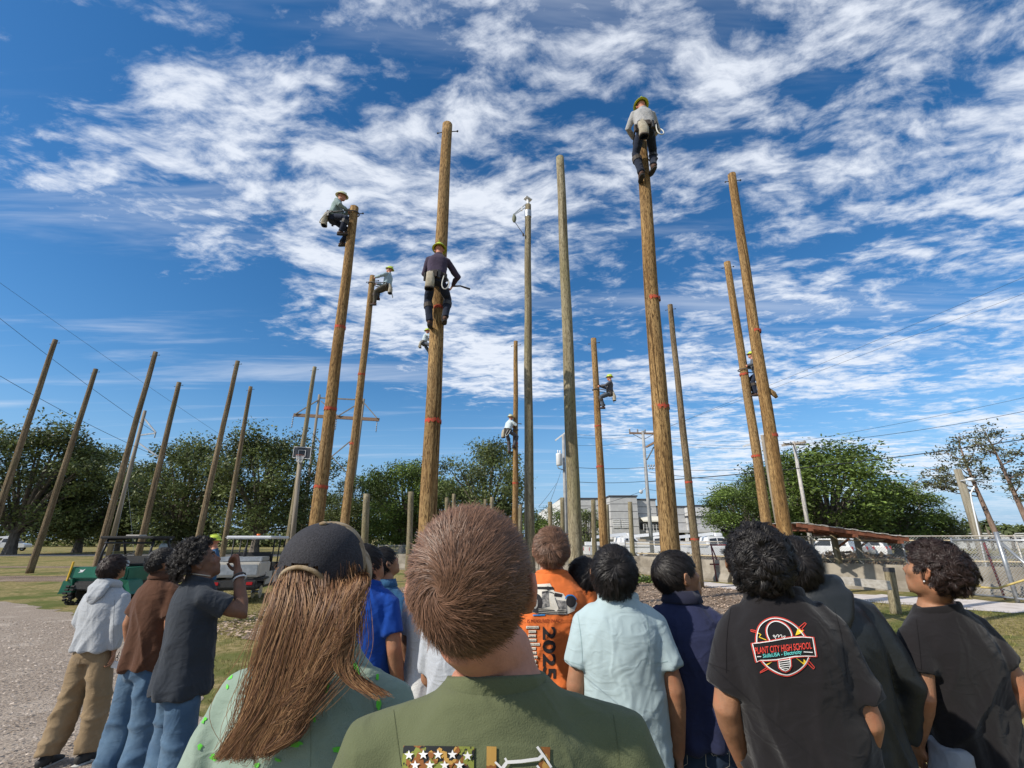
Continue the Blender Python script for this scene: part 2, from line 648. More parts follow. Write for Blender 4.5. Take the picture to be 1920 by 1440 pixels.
# ------------------------------------------------------------------ training poles
def wood_mat(name, dark, light, gouge, gs=0.5, moss=None):
    m = bpy.data.materials.new(name)
    m.use_nodes = True
    t = m.node_tree
    N, L = t.nodes, t.links
    b = N['Principled BSDF']
    b.inputs['Roughness'].default_value = 0.85
    b.inputs['Specular IOR Level'].default_value = 0.15
    co = N.new('ShaderNodeTexCoord')
    oi = N.new('ShaderNodeObjectInfo')
    ad = N.new('ShaderNodeVectorMath')
    ad.operation = 'ADD'
    mu = N.new('ShaderNodeMath')
    mu.operation = 'MULTIPLY'
    mu.inputs[1].default_value = 37.0
    L.new(oi.outputs['Random'], mu.inputs[0])
    L.new(co.outputs['Object'], ad.inputs[0])
    L.new(mu.outputs[0], ad.inputs[1])

    def noi(sc, st, det=6, d=0.0):
        mp = N.new('ShaderNodeMapping')
        mp.inputs['Scale'].default_value = st
        L.new(ad.outputs[0], mp.inputs[0])
        n = N.new('ShaderNodeTexNoise')
        n.inputs['Scale'].default_value = sc
        n.inputs['Detail'].default_value = det
        n.inputs['Roughness'].default_value = 0.65
        n.inputs['Distortion'].default_value = d
        L.new(mp.outputs[0], n.inputs['Vector'])
        return n.outputs['Fac']

    def rng(f, a, c):
        n = N.new('ShaderNodeMapRange')
        n.interpolation_type = 'SMOOTHSTEP'
        n.inputs[1].default_value = a
        n.inputs[2].default_value = c
        L.new(f, n.inputs[0])
        return n.outputs[0]

    def mix(f, a, c):
        n = N.new('ShaderNodeMix')
        n.data_type = 'RGBA'
        L.new(f, n.inputs[0])
        for i, s in ((6, a), (7, c)):
            if isinstance(s, tuple):
                n.inputs[i].default_value = s + (1,)
            else:
                L.new(s, n.inputs[i])
        return n.outputs[2]
    grain = noi(13, (1, 1, 0.05))
    blot = noi(1.6, (1, 1, 0.35))
    goug = noi(80, (1, 1, 0.13), 5)
    col = mix(rng(grain, 0.36, 0.66), dark, light)
    col = mix(rng(blot, 0.45, 0.72), col, moss or tuple(c * 0.62 for c in light))
    crk = noi(11, (1, 1, 0.018), 3, .3)
    col = mix(rng(crk, 0.62, 0.66), col, tuple(c * .45 for c in dark))
    col = mix(rng(goug, 0.60 - 0.06 * gs, 0.70 - 0.06 * gs), col, gouge)
    hs = N.new('ShaderNodeHueSaturation')
    r_ = N.new('ShaderNodeMapRange')
    L.new(oi.outputs['Random'], r_.inputs[0])
    r_.inputs[3].default_value = 0.85
    r_.inputs[4].default_value = 1.12
    L.new(r_.outputs[0], hs.inputs['Value'])
    L.new(col, hs.inputs['Color'])
    L.new(hs.outputs[0], b.inputs['Base Color'])
    bn = N.new('ShaderNodeBump')
    bn.inputs['Strength'].default_value = 0.8
    bn.inputs['Distance'].default_value = 0.022
    sm = N.new('ShaderNodeMath')
    sm.operation = 'MULTIPLY_ADD'
    L.new(goug, sm.inputs[0])
    sm.inputs[1].default_value = -1.2
    L.new(grain, sm.inputs[2])
    L.new(sm.outputs[0], bn.inputs['Height'])
    L.new(bn.outputs[0], b.inputs['Normal'])
    return m


WD_TAN = wood_mat('climbed_pole_wood', (0.20, 0.112, 0.042), (0.43, 0.275, 0.118), (0.105, 0.060, 0.026), 1.9, (0.28, 0.19, 0.095))
WD_GREY = wood_mat('weathered_pole_wood', (0.185, 0.150, 0.088), (0.345, 0.30, 0.205), (0.105, 0.085, 0.052), 1.5, (0.23, 0.205, 0.105))
WD_BRN = wood_mat('brown_pole_wood', (0.125, 0.088, 0.052), (0.31, 0.235, 0.145), (0.060, 0.042, 0.026), 1.7, (0.155, 0.135, 0.075))
M_red = nmat('red_spray_paint', (0.50, 0.045, 0.025), (0.27, 0.10, 0.05), 45, 0.85, lo=.4, hi=.6)
M_steel = nmat('galvanised_steel', (0.42, 0.44, 0.46), (0.30, 0.32, 0.34), 6, 0.45, metal=0.7)
M_dark = nmat('dark_iron', (0.05, 0.05, 0.055), (0.09, 0.085, 0.08), 12, 0.6, metal=0.3)
M_end = nmat('pole_end_grain', (0.30, 0.23, 0.14), (0.18, 0.13, 0.08), 25, 0.9)

POLES = {}


def pole_thing(key, name, label, top, low, Y, dia, mat, group=None, bands=(), step_bolt=True, cat='pole', seed=0, dtop=None, Yt=None):
    """round pole through two pixels of the photograph at Y metres; stands on the ground"""
    T = at(top[0], top[1], Yt or Y)
    Lw = at(low[0], low[1], Y)
    d = (T - Lw)
    base = Lw + d * (-Lw.z / d.z)
    rnd = random.Random(seed + int(top[0]))
    root = empty(name, base)
    H = T.z
    ax = (T - base)
    dtop = dtop or dia * 0.70
    n, k = 20, max(8, int(H * 3))
    vs, fs = [], []
    ph = [rnd.uniform(0, 6.28) for _ in range(4)]
    tz = Vector((ax.x / H, ax.y / H, 1))
    for i in range(k + 1):
        z = -0.06 + (H + 0.06) * i / k
        f = max(0, z / H)
        r0 = 0.5 * (dia * (1 - f) + dtop * f) * (1 + 0.05 * max(0, 1 - z / 0.6) ** 2)
        bend = 0.018 * H / 10 * math.sin(math.pi * f) * math.sin(ph[0])
        cxx = tz.x * z + bend + 0.006 * math.sin(z * 1.7 + ph[1])
        cyy = tz.y * z + 0.006 * math.sin(z * 1.3 + ph[2])
        for j in range(n):
            t = 2 * math.pi * j / n
            r = r0 * (1 + 0.018 * math.sin(3 * t + ph[3] + z * .3) + rnd.uniform(-.008, .008))
            vs.append((cxx + r * math.cos(t), cyy + r * math.sin(t), z))
    for i in range(k):
        for j in range(n):
            a, b_ = i * n + j, i * n + (j + 1) % n
            fs.append((a, b_, b_ + n, a + n))
    fs.append(tuple(range(k * n, (k + 1) * n)))
    fs.append(tuple(range(n - 1, -1, -1)))
    m = MB()
    m.add(vs, fs)
    o = m.build('shaft', [mat, M_end], root, True)
    o.data.polygons[len(fs) - 2].material_index = 1
    o.data.polygons[len(fs) - 2].use_smooth = False
    for hb in bands:
        f = hb / H
        r0 = 0.5 * (dia * (1 - f) + dtop * f) * 1.02 + 0.005
        m = MB()
        nn = 48
        for j in range(nn):
            t0, t1 = 2 * math.pi * j / nn, 2 * math.pi * (j + 1) / nn
            za, zb = hb - rnd.uniform(.012, .052), hb + rnd.uniform(.012, .052)
            c0 = Vector((tz.x * hb, tz.y * hb, 0))
            q = [c0 + Vector((r0 * math.cos(a), r0 * math.sin(a), z)) for a, z in ((t0, za), (t1, za + rnd.uniform(-.015, .015)), (t1, zb + rnd.uniform(-.015, .015)), (t0, zb))]
            m.add(q, [(0, 1, 2, 3)])
        m.build('paint_mark', M_red, root)
    if step_bolt and H > 5:
        m = MB()
        zb = H - 0.22
        c = Vector((tz.x * zb, tz.y * zb, zb))
        m.tube([c + Vector((-dtop * .5 - .10, 0, -.03)), c + Vector((-dtop * .5 + .02, 0, 0.0)), c + Vector((dtop * .5 + .12, 0.02, .05))], .011, 6)
        m.ell(c + Vector((dtop * .5 + .12, 0.02, .05)), (.025, .025, .025), None, 8, 6)
        m.ell(c + Vector((-dtop * .5 - .10, 0, -.03)), (.022, .022, .022), None, 8, 6)
        m.build('through_bolt', M_dark, root, True)
    tag(root, label, cat, group)
    POLES[key] = dict(base=base, top=T, H=H, axis=tz, dia=dia, dtop=dtop, root=root, Y=Y)
    return root


def pole_pt(key, z):
    p = POLES[key]
    return Vector((p['base'].x + p['axis'].x * z, p['base'].y + p['axis'].y * z, z))


def pole_r(key, z):
    p = POLES[key]
    f = z / p['H']
    return .5 * (p['dia'] * (1 - f) + p['dtop'] * f)


GL = 'grey training poles on the left lawn'
GC = 'tall training poles with climbers'
GS = 'short wooden posts behind the tall poles'
pole_thing('p1', 'wooden_pole', 'leftmost tall pole, leaning out of the photo edge', (104, 637), (17, 900), 22, .30, WD_BRN, GL)
pole_thing('p2', 'wooden_pole', 'second tall pole from the left, its foot bare on the lawn', (180, 692), (57, 1070), 25.5, .32, WD_BRN, GL)
pole_thing('p3', 'wooden_pole', 'third tall pole from the left, rising behind the green utility vehicle roof', (292, 660), (200, 990), 23, .31, WD_BRN, GL)
pole_thing('p4', 'wooden_pole', 'fourth tall pole from the left, at the right edge of the green vehicle', (336, 717), (252, 1070), 25.5, .33, WD_BRN, GL)
pole_thing('p5', 'wooden_pole', 'fifth tall pole from the left, above the boy covering his mouth', (446, 677), (373, 1005), 24.3, .31, WD_BRN, GL)
pole_thing('p6', 'wooden_pole', 'sixth tall pole from the left, above the white cart roof', (470, 725), (423, 1005), 28, .31, WD_BRN, GL)
pole_thing('p7', 'wooden_pole', 'slim grey pole behind the dark basketball backboard', (590, 688), (546, 980), 27, .32, WD_GREY, GL)
pole_thing('p8', 'wooden_pole', 'tall pole with the highest climber left of centre', (665, 389), (597, 955), 10.0, .30, WD_TAN, GC, (4.4, 6.4, 2.7))
pole_thing('p9', 'wooden_pole', 'tall pole whose climber leans out to the right near its top', (699, 518), (650, 945), 15.0, .29, WD_TAN, GC, (4.6, 7.0))
pole_thing('p10', 'wooden_pole', 'thick tan pole in the middle with a climber in a purple shirt', (839, 234), (803, 980), 8.3, .325, WD_TAN, GC, (3.7, 6.0))
pole_thing('p11', 'wooden_pole', 'thin pole with the lowest climber in white, right of the centre trees', (967, 640), (966, 990), 20, .27, WD_TAN, GC, (5.6, 3.9))
pole_thing('p12', 'wooden_pole', 'grey pole carrying a metal bracket and a hanging pulley at its top', (990, 385), (994, 1060), 12.4, .27, WD_GREY, 'unclimbed grey poles in the middle', step_bolt=False)
pole_thing('p13', 'wooden_pole', 'mossy grey green pole with nobody on it, right of the centre', (1050, 296), (1079, 1060), 9.5, .285, WD_GREY, 'unclimbed grey poles in the middle', step_bolt=False)
pole_thing('p14', 'wooden_pole', 'thin brown pole whose climber sits back to the right halfway up', (1113, 635), (1133, 1030), 18, .33, WD_TAN, GC, (5.9, 4.3))
pole_thing('p15', 'wooden_pole', 'thick tan pole under the topmost climber in a grey shirt', (1203, 268), (1258, 1030), 7.0, .29, WD_TAN, GC, (3.6, 5.5), step_bolt=False)
pole_thing('p16', 'wooden_pole', 'brown pole with three red marks standing on the wood chips, nobody on it', (1256, 572), (1311, 1090), 17.9, .30, WD_BRN, GC, (1.65, 3.7))
pole_thing('p17', 'wooden_pole', 'tan pole gripped by the climber half hidden between two poles', (1363, 492), (1437, 980), 15, .33, WD_TAN, GC, (4.2, 7.0))
pole_thing('p18', 'wooden_pole', 'thick tan pole on the right with a broken branch stub', (1372, 327), (1472, 990), 10.0, .29, WD_TAN, GC, (3.8, 6.3))
# branch stub on the right hand pole
b = MB()
c = pole_pt('p18', 4.75) - POLES['p18']['base']
b.tube([c + Vector((.06, -.03, .10)), c + Vector((.17, -.05, .0)), c + Vector((.22, -.06, -.10))], [(.07, .05), (.06, .05), (.035, .03)], 8)
b.build('branch_stub', WD_TAN, POLES['p18']['root'], True)

for i, (tx, ty, Y, dia, lx, ly, lab) in enumerate([
        (688, 926, 20, .30, 684, 1010, 'stout short post right of the trucker cap'),
        (771, 922, 23, .29, 766, 1050, 'tallest short post, between the blue shirt and the thick tan pole'),
        (838, 933, 27, .24, 836, 1000, 'short post peeking over the brown hair, left one of the first pair'),
        (851, 926, 28, .24, 850, 1000, 'short post peeking over the brown hair, right one of the first pair'),
        (910, 936, 30, .22, 910, 1000, 'thin short post in the second pair above the brown hair'),
        (922, 932, 30, .24, 922, 1000, 'right hand short post in the second pair above the brown hair'),
        (976, 946, 28, .25, 975, 1010, 'short post hidden close behind the thin climbed pole'),
        (1031, 941, 26, .26, 1033, 1010, 'short post just above the head of the boy in orange'),
        (1054, 933, 27, .26, 1056, 1050, 'pale short post left of the mossy pole'),
        (1112, 937, 26, .27, 1115, 1030, 'dark knotty short post between the mossy pole and the thin brown pole'),
        (1181, 941, 26, .26, 1188, 1068, 'short post standing alone in front of the concrete barrier'),
        (1138, 946, 28, .24, 1141, 1040, 'short post half hidden behind the thin brown pole')]):
    pole_thing('s%d' % i, 'short_post', lab, (tx, ty), (lx, ly), Y, dia, WD_GREY, GS, (), False, 'post', i, dia * .9)
pole_thing('stub', 'anchor_post', 'grey stub post with a black band round its top, beside the boy on the right', (1666, 1064), (1679, 1145), 12.0, .225, WD_GREY, None, (), False, 'post', 5, .215)
b = MB()
s_ = POLES['stub']
b.tube([Vector((s_['axis'].x * z, s_['axis'].y * z, z)) for z in (s_['H'] - .10, s_['H'] - .005)], .116, 20, False)
b.build('band', M_dark, s_['root'], True)

# ------------------------------------------------------------------ trees
M_bark = nmat('bark', (0.10, 0.085, 0.07), (0.18, 0.155, 0.13), 6, 0.95, 0.6, (1, 1, .3), bdist=.05)
M_pbark = nmat('pine_bark', (0.15, 0.10, 0.075), (0.25, 0.18, 0.14), 6, 0.95, 0.6, (1, 1, .3), bdist=.05)
M_leafA = nmat('oak_leaf', (0.105, 0.130, 0.042), None, rough=0.55, attr='v', attr_amt=0.75, trans=0.22, spec=0.35)
M_leafB = nmat('bright_leaf', (0.115, 0.165, 0.036), None, rough=0.55, attr='v', attr_amt=0.75, trans=0.28, spec=0.35)
M_leafP = nmat('pine_needles', (0.10, 0.105, 0.050), None, rough=0.7, attr='v', attr_amt=0.6, trans=0.15)
M_frond = nmat('palm_frond', (0.075, 0.095, 0.035), None, rough=0.6, attr='v', attr_amt=0.4, trans=0.2)


def leaf_quads(C, size, rs, flat=0.35):
    """randomly turned leaf-shaped faces at the points C"""
    n = len(C)
    nrm = rs.normal(0, 1, (n, 3))
    nrm[:, 2] = np.abs(nrm[:, 2]) + flat
    nrm /= np.linalg.norm(nrm, axis=1)[:, None]
    a = rs.normal(0, 1, (n, 3))
    a -= nrm * (a * nrm).sum(1)[:, None]
    a /= np.linalg.norm(a, axis=1)[:, None]
    b_ = np.cross(nrm, a)
    l = size * rs.uniform(.6, 1.4, n)[:, None]
    w = l * rs.uniform(.45, .75, n)[:, None]
    V = np.stack([C - a * l, C + b_ * w * .8, C + a * l, C - b_ * w * .8], 1)
    return V


def oak_meshes(seed, hw, h, nclump, nleaf, leaf, trunk_h=2.2, base=0.16, lean=0.0, mat=None):
    """broad tree: trunk with limbs, crown of leaf clumps round the limb ends"""
    rs = np.random.RandomState(seed)
    tb = MB()
    lx = lean * h
    tb.tube([(0, 0, -.1), (lx * .1, 0, trunk_h * .5), (lx * .25, 0.05, trunk_h)], [hw * .085 + .08, hw * .06 + .05, hw * .055 + .04], 9)
    cl = []
    zc, rz = h * (base + 1) / 2, h * (1 - base) / 2
    tries = 0
    while len(cl) < nclump and tries < 5000:
        tries += 1
        p = rs.normal(0, 1, 3)
        p /= np.linalg.norm(p)
        r = rs.uniform(0.45, 1.0) ** 0.5
        lob = 1 + 0.22 * math.sin(3 * math.atan2(p[1], p[0]) + seed) + 0.12 * math.sin(5 * math.atan2(p[1], p[0]) + 2 * seed) * abs(p[2])
        q = np.array([p[0] * hw * r * lob + lx * .5, p[1] * hw * r * lob, zc + p[2] * rz * r])
        if q[2] < h * base:
            continue
        if p[2] < -0.3:
            q[:2] *= 0.92
        cl.append(q)
    for q in cl[::max(1, nclump // 34)]:
        mid = Vector((q[0] * .38 + lx * .2, q[1] * .38, trunk_h + (q[2] - trunk_h) * .55))
        s = hw * .028 + .02
        tb.tube([(lx * .22, 0, trunk_h * .85), mid, (q[0] * .8, q[1] * .8, q[2] * .96), tuple(q)], [s, s * .7, s * .35, .015], 6)
    pts, att = [], []
    for q in cl:
        k = int(nleaf * rs.uniform(.6, 1.3))
        sp = hw * rs.uniform(.11, .21)
        g = np.clip(rs.normal(0, 1, (k, 3)), -1.7, 1.7) * np.array([sp, sp, sp * .62])
        pts.append(q + g)
        att.append(np.clip(rs.normal(rs.uniform(.12, .88), .14, k), 0, 1))
    C = np.concatenate(pts)
    keep = C[:, 2] > h * base * .75
    C = C[keep]
    A = np.concatenate(att)[keep]
    crown = quads_mesh('crown', leaf_quads(C, leaf, rs), mat or M_leafA, A)
    trunk = tb.mesh('trunk')
    trunk.materials.append(M_bark)
    return trunk, crown


OAKS = [oak_meshes(s, 6.0, 14.0, 130, 210, .17, 2.4, .10) for s in (3, 8, 14)]
OAKS_B = [oak_meshes(s, 5.5, 12.0, 130, 210, .16, 1.8, .06, mat=M_leafB) for s in (21, 27)]
SHR = [oak_meshes(33, 3.0, 6.0, 50, 150, .13, .6, .05, mat=M_leafB), oak_meshes(35, 3.0, 6.0, 50, 150, .13, .6, .05)]


def tree(px, py, wpx, Y, var, label, group, name='broad_tree', rz=0.0, hw0=6.0, h0=14.0):
    c = at(px, 1012, Y)
    top = at(px, py, Y).z
    wid = (at(px + wpx / 2, 900, Y) - at(px - wpx / 2, 900, Y)).length / 2
    root = empty(name, (c.x, Y, 0), rz)
    root.scale = (wid / hw0, wid / hw0, top / h0)
    link('trunk', var[0], root)
    link('crown', var[1], root)
    return tag(root, label, 'tree', group)


GT = 'oaks behind the lawn on the left'
tree(25, 792, 230, 56, OAKS[0], 'dark oak at the left edge of the photo, behind the leftmost pole', GT, 'oak_tree', .3)
tree(150, 838, 170, 64, OAKS[1], 'oak between the second and third poles from the left', GT, 'oak_tree', 1.3)
tree(222, 868, 130, 72, OAKS[2], 'lower oak behind the green utility vehicle', GT, 'oak_tree', 2.1)
tree(330, 826, 190, 58, OAKS[2], 'large oak behind the fourth pole from the left', GT, 'oak_tree', 4.0)
tree(480, 806, 200, 56, OAKS[0], 'tallest oak of the left row, just left of the basketball backboard', GT, 'oak_tree', 5.1)
tree(590, 930, 120, 84, OAKS[1], 'distant low oak seen between the two climbed poles on the left', GT, 'oak_tree', .4)
tree(670, 896, 130, 76, OAKS[1], 'oak rising behind the trucker cap', GT, 'oak_tree', 3.0)
tree(755, 866, 150, 66, OAKS_B[0], 'bright green oak left of the thick middle pole', GT, 'oak_tree', 2.0, 5.5, 12)
tree(835, 900, 130, 72, OAKS_B[1], 'green oak right of the thick middle pole, above the brown hair', GT, 'oak_tree', .9, 5.5, 12)
tree(910, 832, 150, 60, OAKS[2], 'dark round oak behind the lowest climber', GT, 'oak_tree', 1.0)
GR = 'trees behind the right hand fence'
tree(1560, 838, 230, 52, OAKS_B[0], 'tallest bushy green tree, behind the pale concrete utility pole on the right', GR, 'oak_tree', .5, 5.5, 12)
tree(1405, 905, 150, 50, OAKS_B[1], 'green tree hiding the right end of the grey building', GR, 'oak_tree', 1.9, 5.5, 12)
tree(1470, 880, 130, 58, OAKS[0], 'tree between the two thick right hand poles and the tallest green tree', GR, 'oak_tree', 3.5)
tree(1680, 908, 170, 55, OAKS_B[1], 'darker tree right of the tallest green tree, under the street lamp', GR, 'oak_tree', 4.4, 5.5, 12)
tree(1742, 962, 100, 57, OAKS[1], 'low tree at the right end of the green tree row', GR, 'oak_tree', 2.2)
tree(1034, 950, 90, 46, SHR[0], 'small bushy tree in front of the left wing of the grey building', GR, 'small_tree', 1.0, 3, 6)
tree(1103, 955, 60, 44, SHR[1], 'small dark tree right of the mossy pole, before the grey building', GR, 'small_tree', 2.0, 3, 6)


def pine(top, base, Y, label, seed, clumps, nl=230):
    """tall pine drawn from pixels: bare bending trunk, flat needle clumps on side limbs"""
    rs = np.random.RandomState(seed)
    B = at(base[0], base[1], Y)
    T = at(top[0], top[1], Y)
    d = T - B
    B0 = B + d * (-B.z / d.z)
    root = empty('pine_tree', (B0.x, B0.y, 0))
    m = MB()
    Tl = T - B0
    fr = [0, .2, .4, .6, .8, .93, 1]
    spine = [Vector((Tl.x * f + .25 * math.sin(f * 4 + seed), Tl.y * f + .2 * math.sin(f * 3), Tl.z * f - .05)) for f in fr]
    m.tube(spine, [.30, .27, .23, .18, .12, .07, .03], 9)
    pts, att = [], []
    for (px, py, wpx, dY) in clumps:
        c = at(px, py, Y + dY) - B0
        s = wpx * .5 * Y / 870
        f = min(.97, max(.45, (c.z - .9) / Tl.z))
        st = Vector((Tl.x * f + .25 * math.sin(f * 4 + seed), Tl.y * f + .2 * math.sin(f * 3), Tl.z * f - .05))
        mid = st.lerp(c, .55) + Vector((0, 0, -.15))
        m.tube([st, mid, c, c + (c - mid) * .4 + Vector((0, 0, .2))], [.08, .055, .03, .01], 6)
        for k in range(int(7)):
            g = rs.normal(0, 1, 3) * np.array([s * .55, s * .55, s * .28])
            q = np.array(c) + g
            m.tube([tuple(c), tuple(q)], [.02, .008], 4)
            pts.append(q + rs.normal(0, 1, (nl // 7, 3)) * np.array([s * .24, s * .24, s * .17]))
            att.append(np.clip(rs.normal(rs.uniform(.3, .75), .15, nl // 7), 0, 1))
    m.build('trunk', M_pbark, root, True)
    me = quads_mesh('crown', leaf_quads(np.concatenate(pts), .15, rs, .2), M_leafP, np.concatenate(att))
    link('crown', me, root)
    return tag(root, label, 'tree', 'tall pines at the right edge')


pine((1800, 822), (1868, 1010), 54, 'left one of two tall pines, its trunk rising beside the weathered lamp pole', 1,
     [(1745, 880, 46, 0), (1775, 850, 50, 1), (1800, 818, 55, 0), (1735, 905, 36, -1), (1765, 900, 45, 1.5), (1825, 850, 55, -1), (1830, 900, 50, 1), (1800, 875, 55, -1), (1850, 880, 40, 0), (1758, 915, 30, 0), (1790, 905, 40, -1.5)])
pine((1850, 818), (1935, 990), 50, 'right one of two tall pines, its trunk leaving the photo at the edge', 5,
     [(1850, 815, 55, 0), (1880, 822, 55, 1), (1830, 832, 45, -1), (1868, 850, 50, 1), (1905, 855, 40, 0), (1912, 905, 45, -1), (1895, 892, 45, 1), (1930, 930, 50, 0), (1940, 880, 50, 0)])


def palm(px, py, Y, label, seed):
    rs = np.random.RandomState(seed)
    T = at(px, py, Y)
    root = empty('palm_tree', (T.x, T.y, 0))
    m = MB()
    m.tube([(0, 0, -.1), (.05, 0, T.z * .5), (0, 0, T.z)], [.22, .17, .2], 9)
    m.build('trunk', M_bark, root, True)
    V = []
    for k in range(34):
        a = rs.uniform(0, 6.28)
        e = rs.uniform(-.5, 1.2)
        L_ = rs.uniform(1.0, 1.5)
        p0 = np.array([0, 0, T.z])
        for s in range(4):
            d0 = np.array([math.cos(a) * math.cos(e - s * .45), math.sin(a) * math.cos(e - s * .45), math.sin(e - s * .45)])
            p1 = p0 + d0 * L_ / 4
            sd_ = np.array([-math.sin(a), math.cos(a), 0]) * (.16 if s < 2 else .28) * (1 - s * .12)
            V.append([p0 - sd_, p0 + sd_, p1 + sd_ * .9, p1 - sd_ * .9])
            p0 = p1
    me = quads_mesh('crown', np.array(V), M_frond, rs.rand(len(V)))
    link('crown', me, root)
    return tag(root, label, 'tree', 'small palms on the right')


palm(1809, 1000, 75, 'leftmost of three small palms, left of the weathered lamp pole', 1)
palm(1849, 984, 75, 'middle one of three small palms, right of the weathered lamp pole', 2)
palm(1890, 992, 70, 'rightmost of three small palms, near the gate posts', 3)

# far wood closing the horizon
rs = np.random.RandomState(5)
n = 42000
x = rs.uniform(-190, 160, n)
hgt = 5.0 + 2.6 * vnoise(np.stack([x * .06, x * 0, x * 0 + 3], 1)) + 1.4 * vnoise(np.stack([x * .25, x * 0, x * 0 + 9], 1))
C = np.stack([x, 104 + rs.uniform(-5, 5, n) + np.abs(x) * .12, hgt * rs.rand(n) ** .75], 1)
me = quads_mesh('far_woods', leaf_quads(C, .5, rs), M_leafA, rs.rand(n))
tag(link('far_woods', me), 'distant belt of trees along the horizon', 'woods', kind='stuff')
# weeds patch
rs = np.random.RandomState(6)
g = gnd(1195, 1092)
n = 900
C = np.stack([g.x + rs.normal(0, .55, n), g.y + rs.normal(0, .35, n), np.abs(rs.normal(0, .12, n)) + .02], 1)
me = quads_mesh('weed_patch', leaf_quads(C, .07, rs), M_leafB, rs.rand(n))
tag(link('weed_patch', me), 'low green weed patch on the wood chips before the concrete barrier', 'plant')

# ------------------------------------------------------------------ grey building
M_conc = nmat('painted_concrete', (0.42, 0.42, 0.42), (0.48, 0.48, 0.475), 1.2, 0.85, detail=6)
M_conw = nmat('white_and_sunlit_wall', (0.66, 0.66, 0.64), (0.58, 0.58, 0.56), 1.5, 0.85)
M_concd = nmat('dark_trim', (0.07, 0.07, 0.08), None, rough=0.7)
M_void = nmat('dock_interior', (0.035, 0.035, 0.04), None, rough=0.9)
M_white = nmat('white_metal', (0.72, 0.72, 0.71), (0.62, 0.62, 0.6), 3, 0.5)
bY = 80.0
t_ = 0.0897


def bx(px):
    return (px - 960) * t_


bld = empty('warehouse_building', (bx(1200), bY, 0))
org = Vector((bx(1200), bY, 0))


def course_wall(x0, x1, y, z0, z1, depth, mat, n, face='front'):
    """wall block of n panel courses with recessed joints"""
    hgt = (z1 - z0) / n
    core = MB()
    core.box((Vector(((x0 + x1) / 2, y + depth / 2, (z0 + z1) / 2)) - org), (x1 - x0 - .1, depth - .1, z1 - z0 - .05))
    core.build('wall_core', M_concd, bld)
    for k in range(n):
        p = MB()
        p.box((Vector(((x0 + x1) / 2, y + depth / 2, z0 + hgt * (k + .5))) - org), (x1 - x0, depth, hgt - .09))
        p.build('wall_panel', mat, bld)
    c = MB()
    c.box((Vector(((x0 + x1) / 2, y + depth / 2, z1 + .1)) - org), (x1 - x0 + .3, depth + .3, .2))
    c.build('coping', M_concd, bld)


course_wall(bx(1056), bx(1138), bY + 3, 0, 8.3, 26, M_conc, 7)
course_wall(bx(1143), bx(1193.5), bY, 0, 8.45, 22, M_conc, 7)
course_wall(bx(1193.7), bx(1232), bY + 1.2, 0, 8.0, 20, M_conc, 7)
course_wall(bx(1232.2), bx(1290), bY + 2.4, 3.0, 6.9, 18, M_conc, 3)
course_wall(bx(1318), bx(1367), bY + 6, 3.0, 7.3, 14, M_conw, 4)
course_wall(bx(1290.2), bx(1440), bY + 1.6, 3.0, 5.2, 16, M_conc, 2)
# left wing running back, sunlit brightness put into its whiter wall colour
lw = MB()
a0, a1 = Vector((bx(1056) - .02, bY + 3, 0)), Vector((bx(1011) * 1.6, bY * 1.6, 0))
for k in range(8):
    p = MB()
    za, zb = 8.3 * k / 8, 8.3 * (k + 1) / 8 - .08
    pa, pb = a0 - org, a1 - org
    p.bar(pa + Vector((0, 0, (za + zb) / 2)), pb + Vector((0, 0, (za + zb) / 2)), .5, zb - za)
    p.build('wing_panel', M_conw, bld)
# loading dock band: slab, dark void, columns
p = MB()
p.box(Vector((bx(1330), bY + 1.3, 2.85)) - org, (bx(1440) - bx(1195), 4.0, .35))
p.build('dock_canopy', M_conc, bld)
p = MB()
p.box(Vector((bx(1330), bY + 8, 1.3)) - org, (bx(1440) - bx(1195), 6, 2.7))
p.build('dock_bay', M_void, bld)
for px in (1278, 1327, 1375, 1420):
    p = MB()
    p.box(Vector((bx(px), bY - .3, 1.34)) - org, (.45, .45, 2.66))
    p.build('column', M_white, bld)
# awning, balcony rails
p = MB()
for s in (0,):
    xa, xb = bx(1199), bx(1240)
    q = [Vector((xa, bY + 1.1, 5.3)), Vector((xb, bY + 1.1, 5.3)), Vector((xb, bY - 1.2, 4.55)), Vector((xa, bY - 1.2, 4.55)),
         Vector((xa, bY + 1.1, 5.2)), Vector((xb, bY + 1.1, 5.2)), Vector((xb, bY - 1.2, 4.35)), Vector((xa, bY - 1.2, 4.35))]
    p.add([v - org for v in q], [(0, 1, 2, 3), (7, 6, 5, 4), (3, 2, 6, 7), (0, 3, 7, 4), (1, 5, 6, 2)])
p.build('awning', nmat('cream_awning', (0.66, 0.63, 0.54), None, rough=.8), bld)
p = MB()
p.box(Vector(((bx(1199) + bx(1240)) / 2, bY + 1.05, 3.75)) - org, (bx(1240) - bx(1199), .2, 1.1))
p.build('balcony_opening', M_void, bld)
p = MB()
for zz in (3.4, 3.7, 4.0):
    p.bar(Vector((bx(1199), bY - .9, zz)) - org, Vector((bx(1240), bY - .9, zz)) - org, .05)
for k in range(8):
    xx = bx(1199) + (bx(1240) - bx(1199)) * k / 7
    p.bar(Vector((xx, bY - .9, 3.0)) - org, Vector((xx, bY - .9, 4.0)) - org, .06)
p.build('balcony_rail', M_white, bld)
for (xa, xb) in ((1145.5, 1159.5), (1161.5, 1176)):
    for k in range(5):
        p = MB()
        p.box(Vector(((bx(xa) + bx(xb)) / 2, bY - .08, 3.55 + k * .28)) - org, (bx(xb) - bx(xa), .16, .17))
        p.build('louver_slat', M_white, bld)
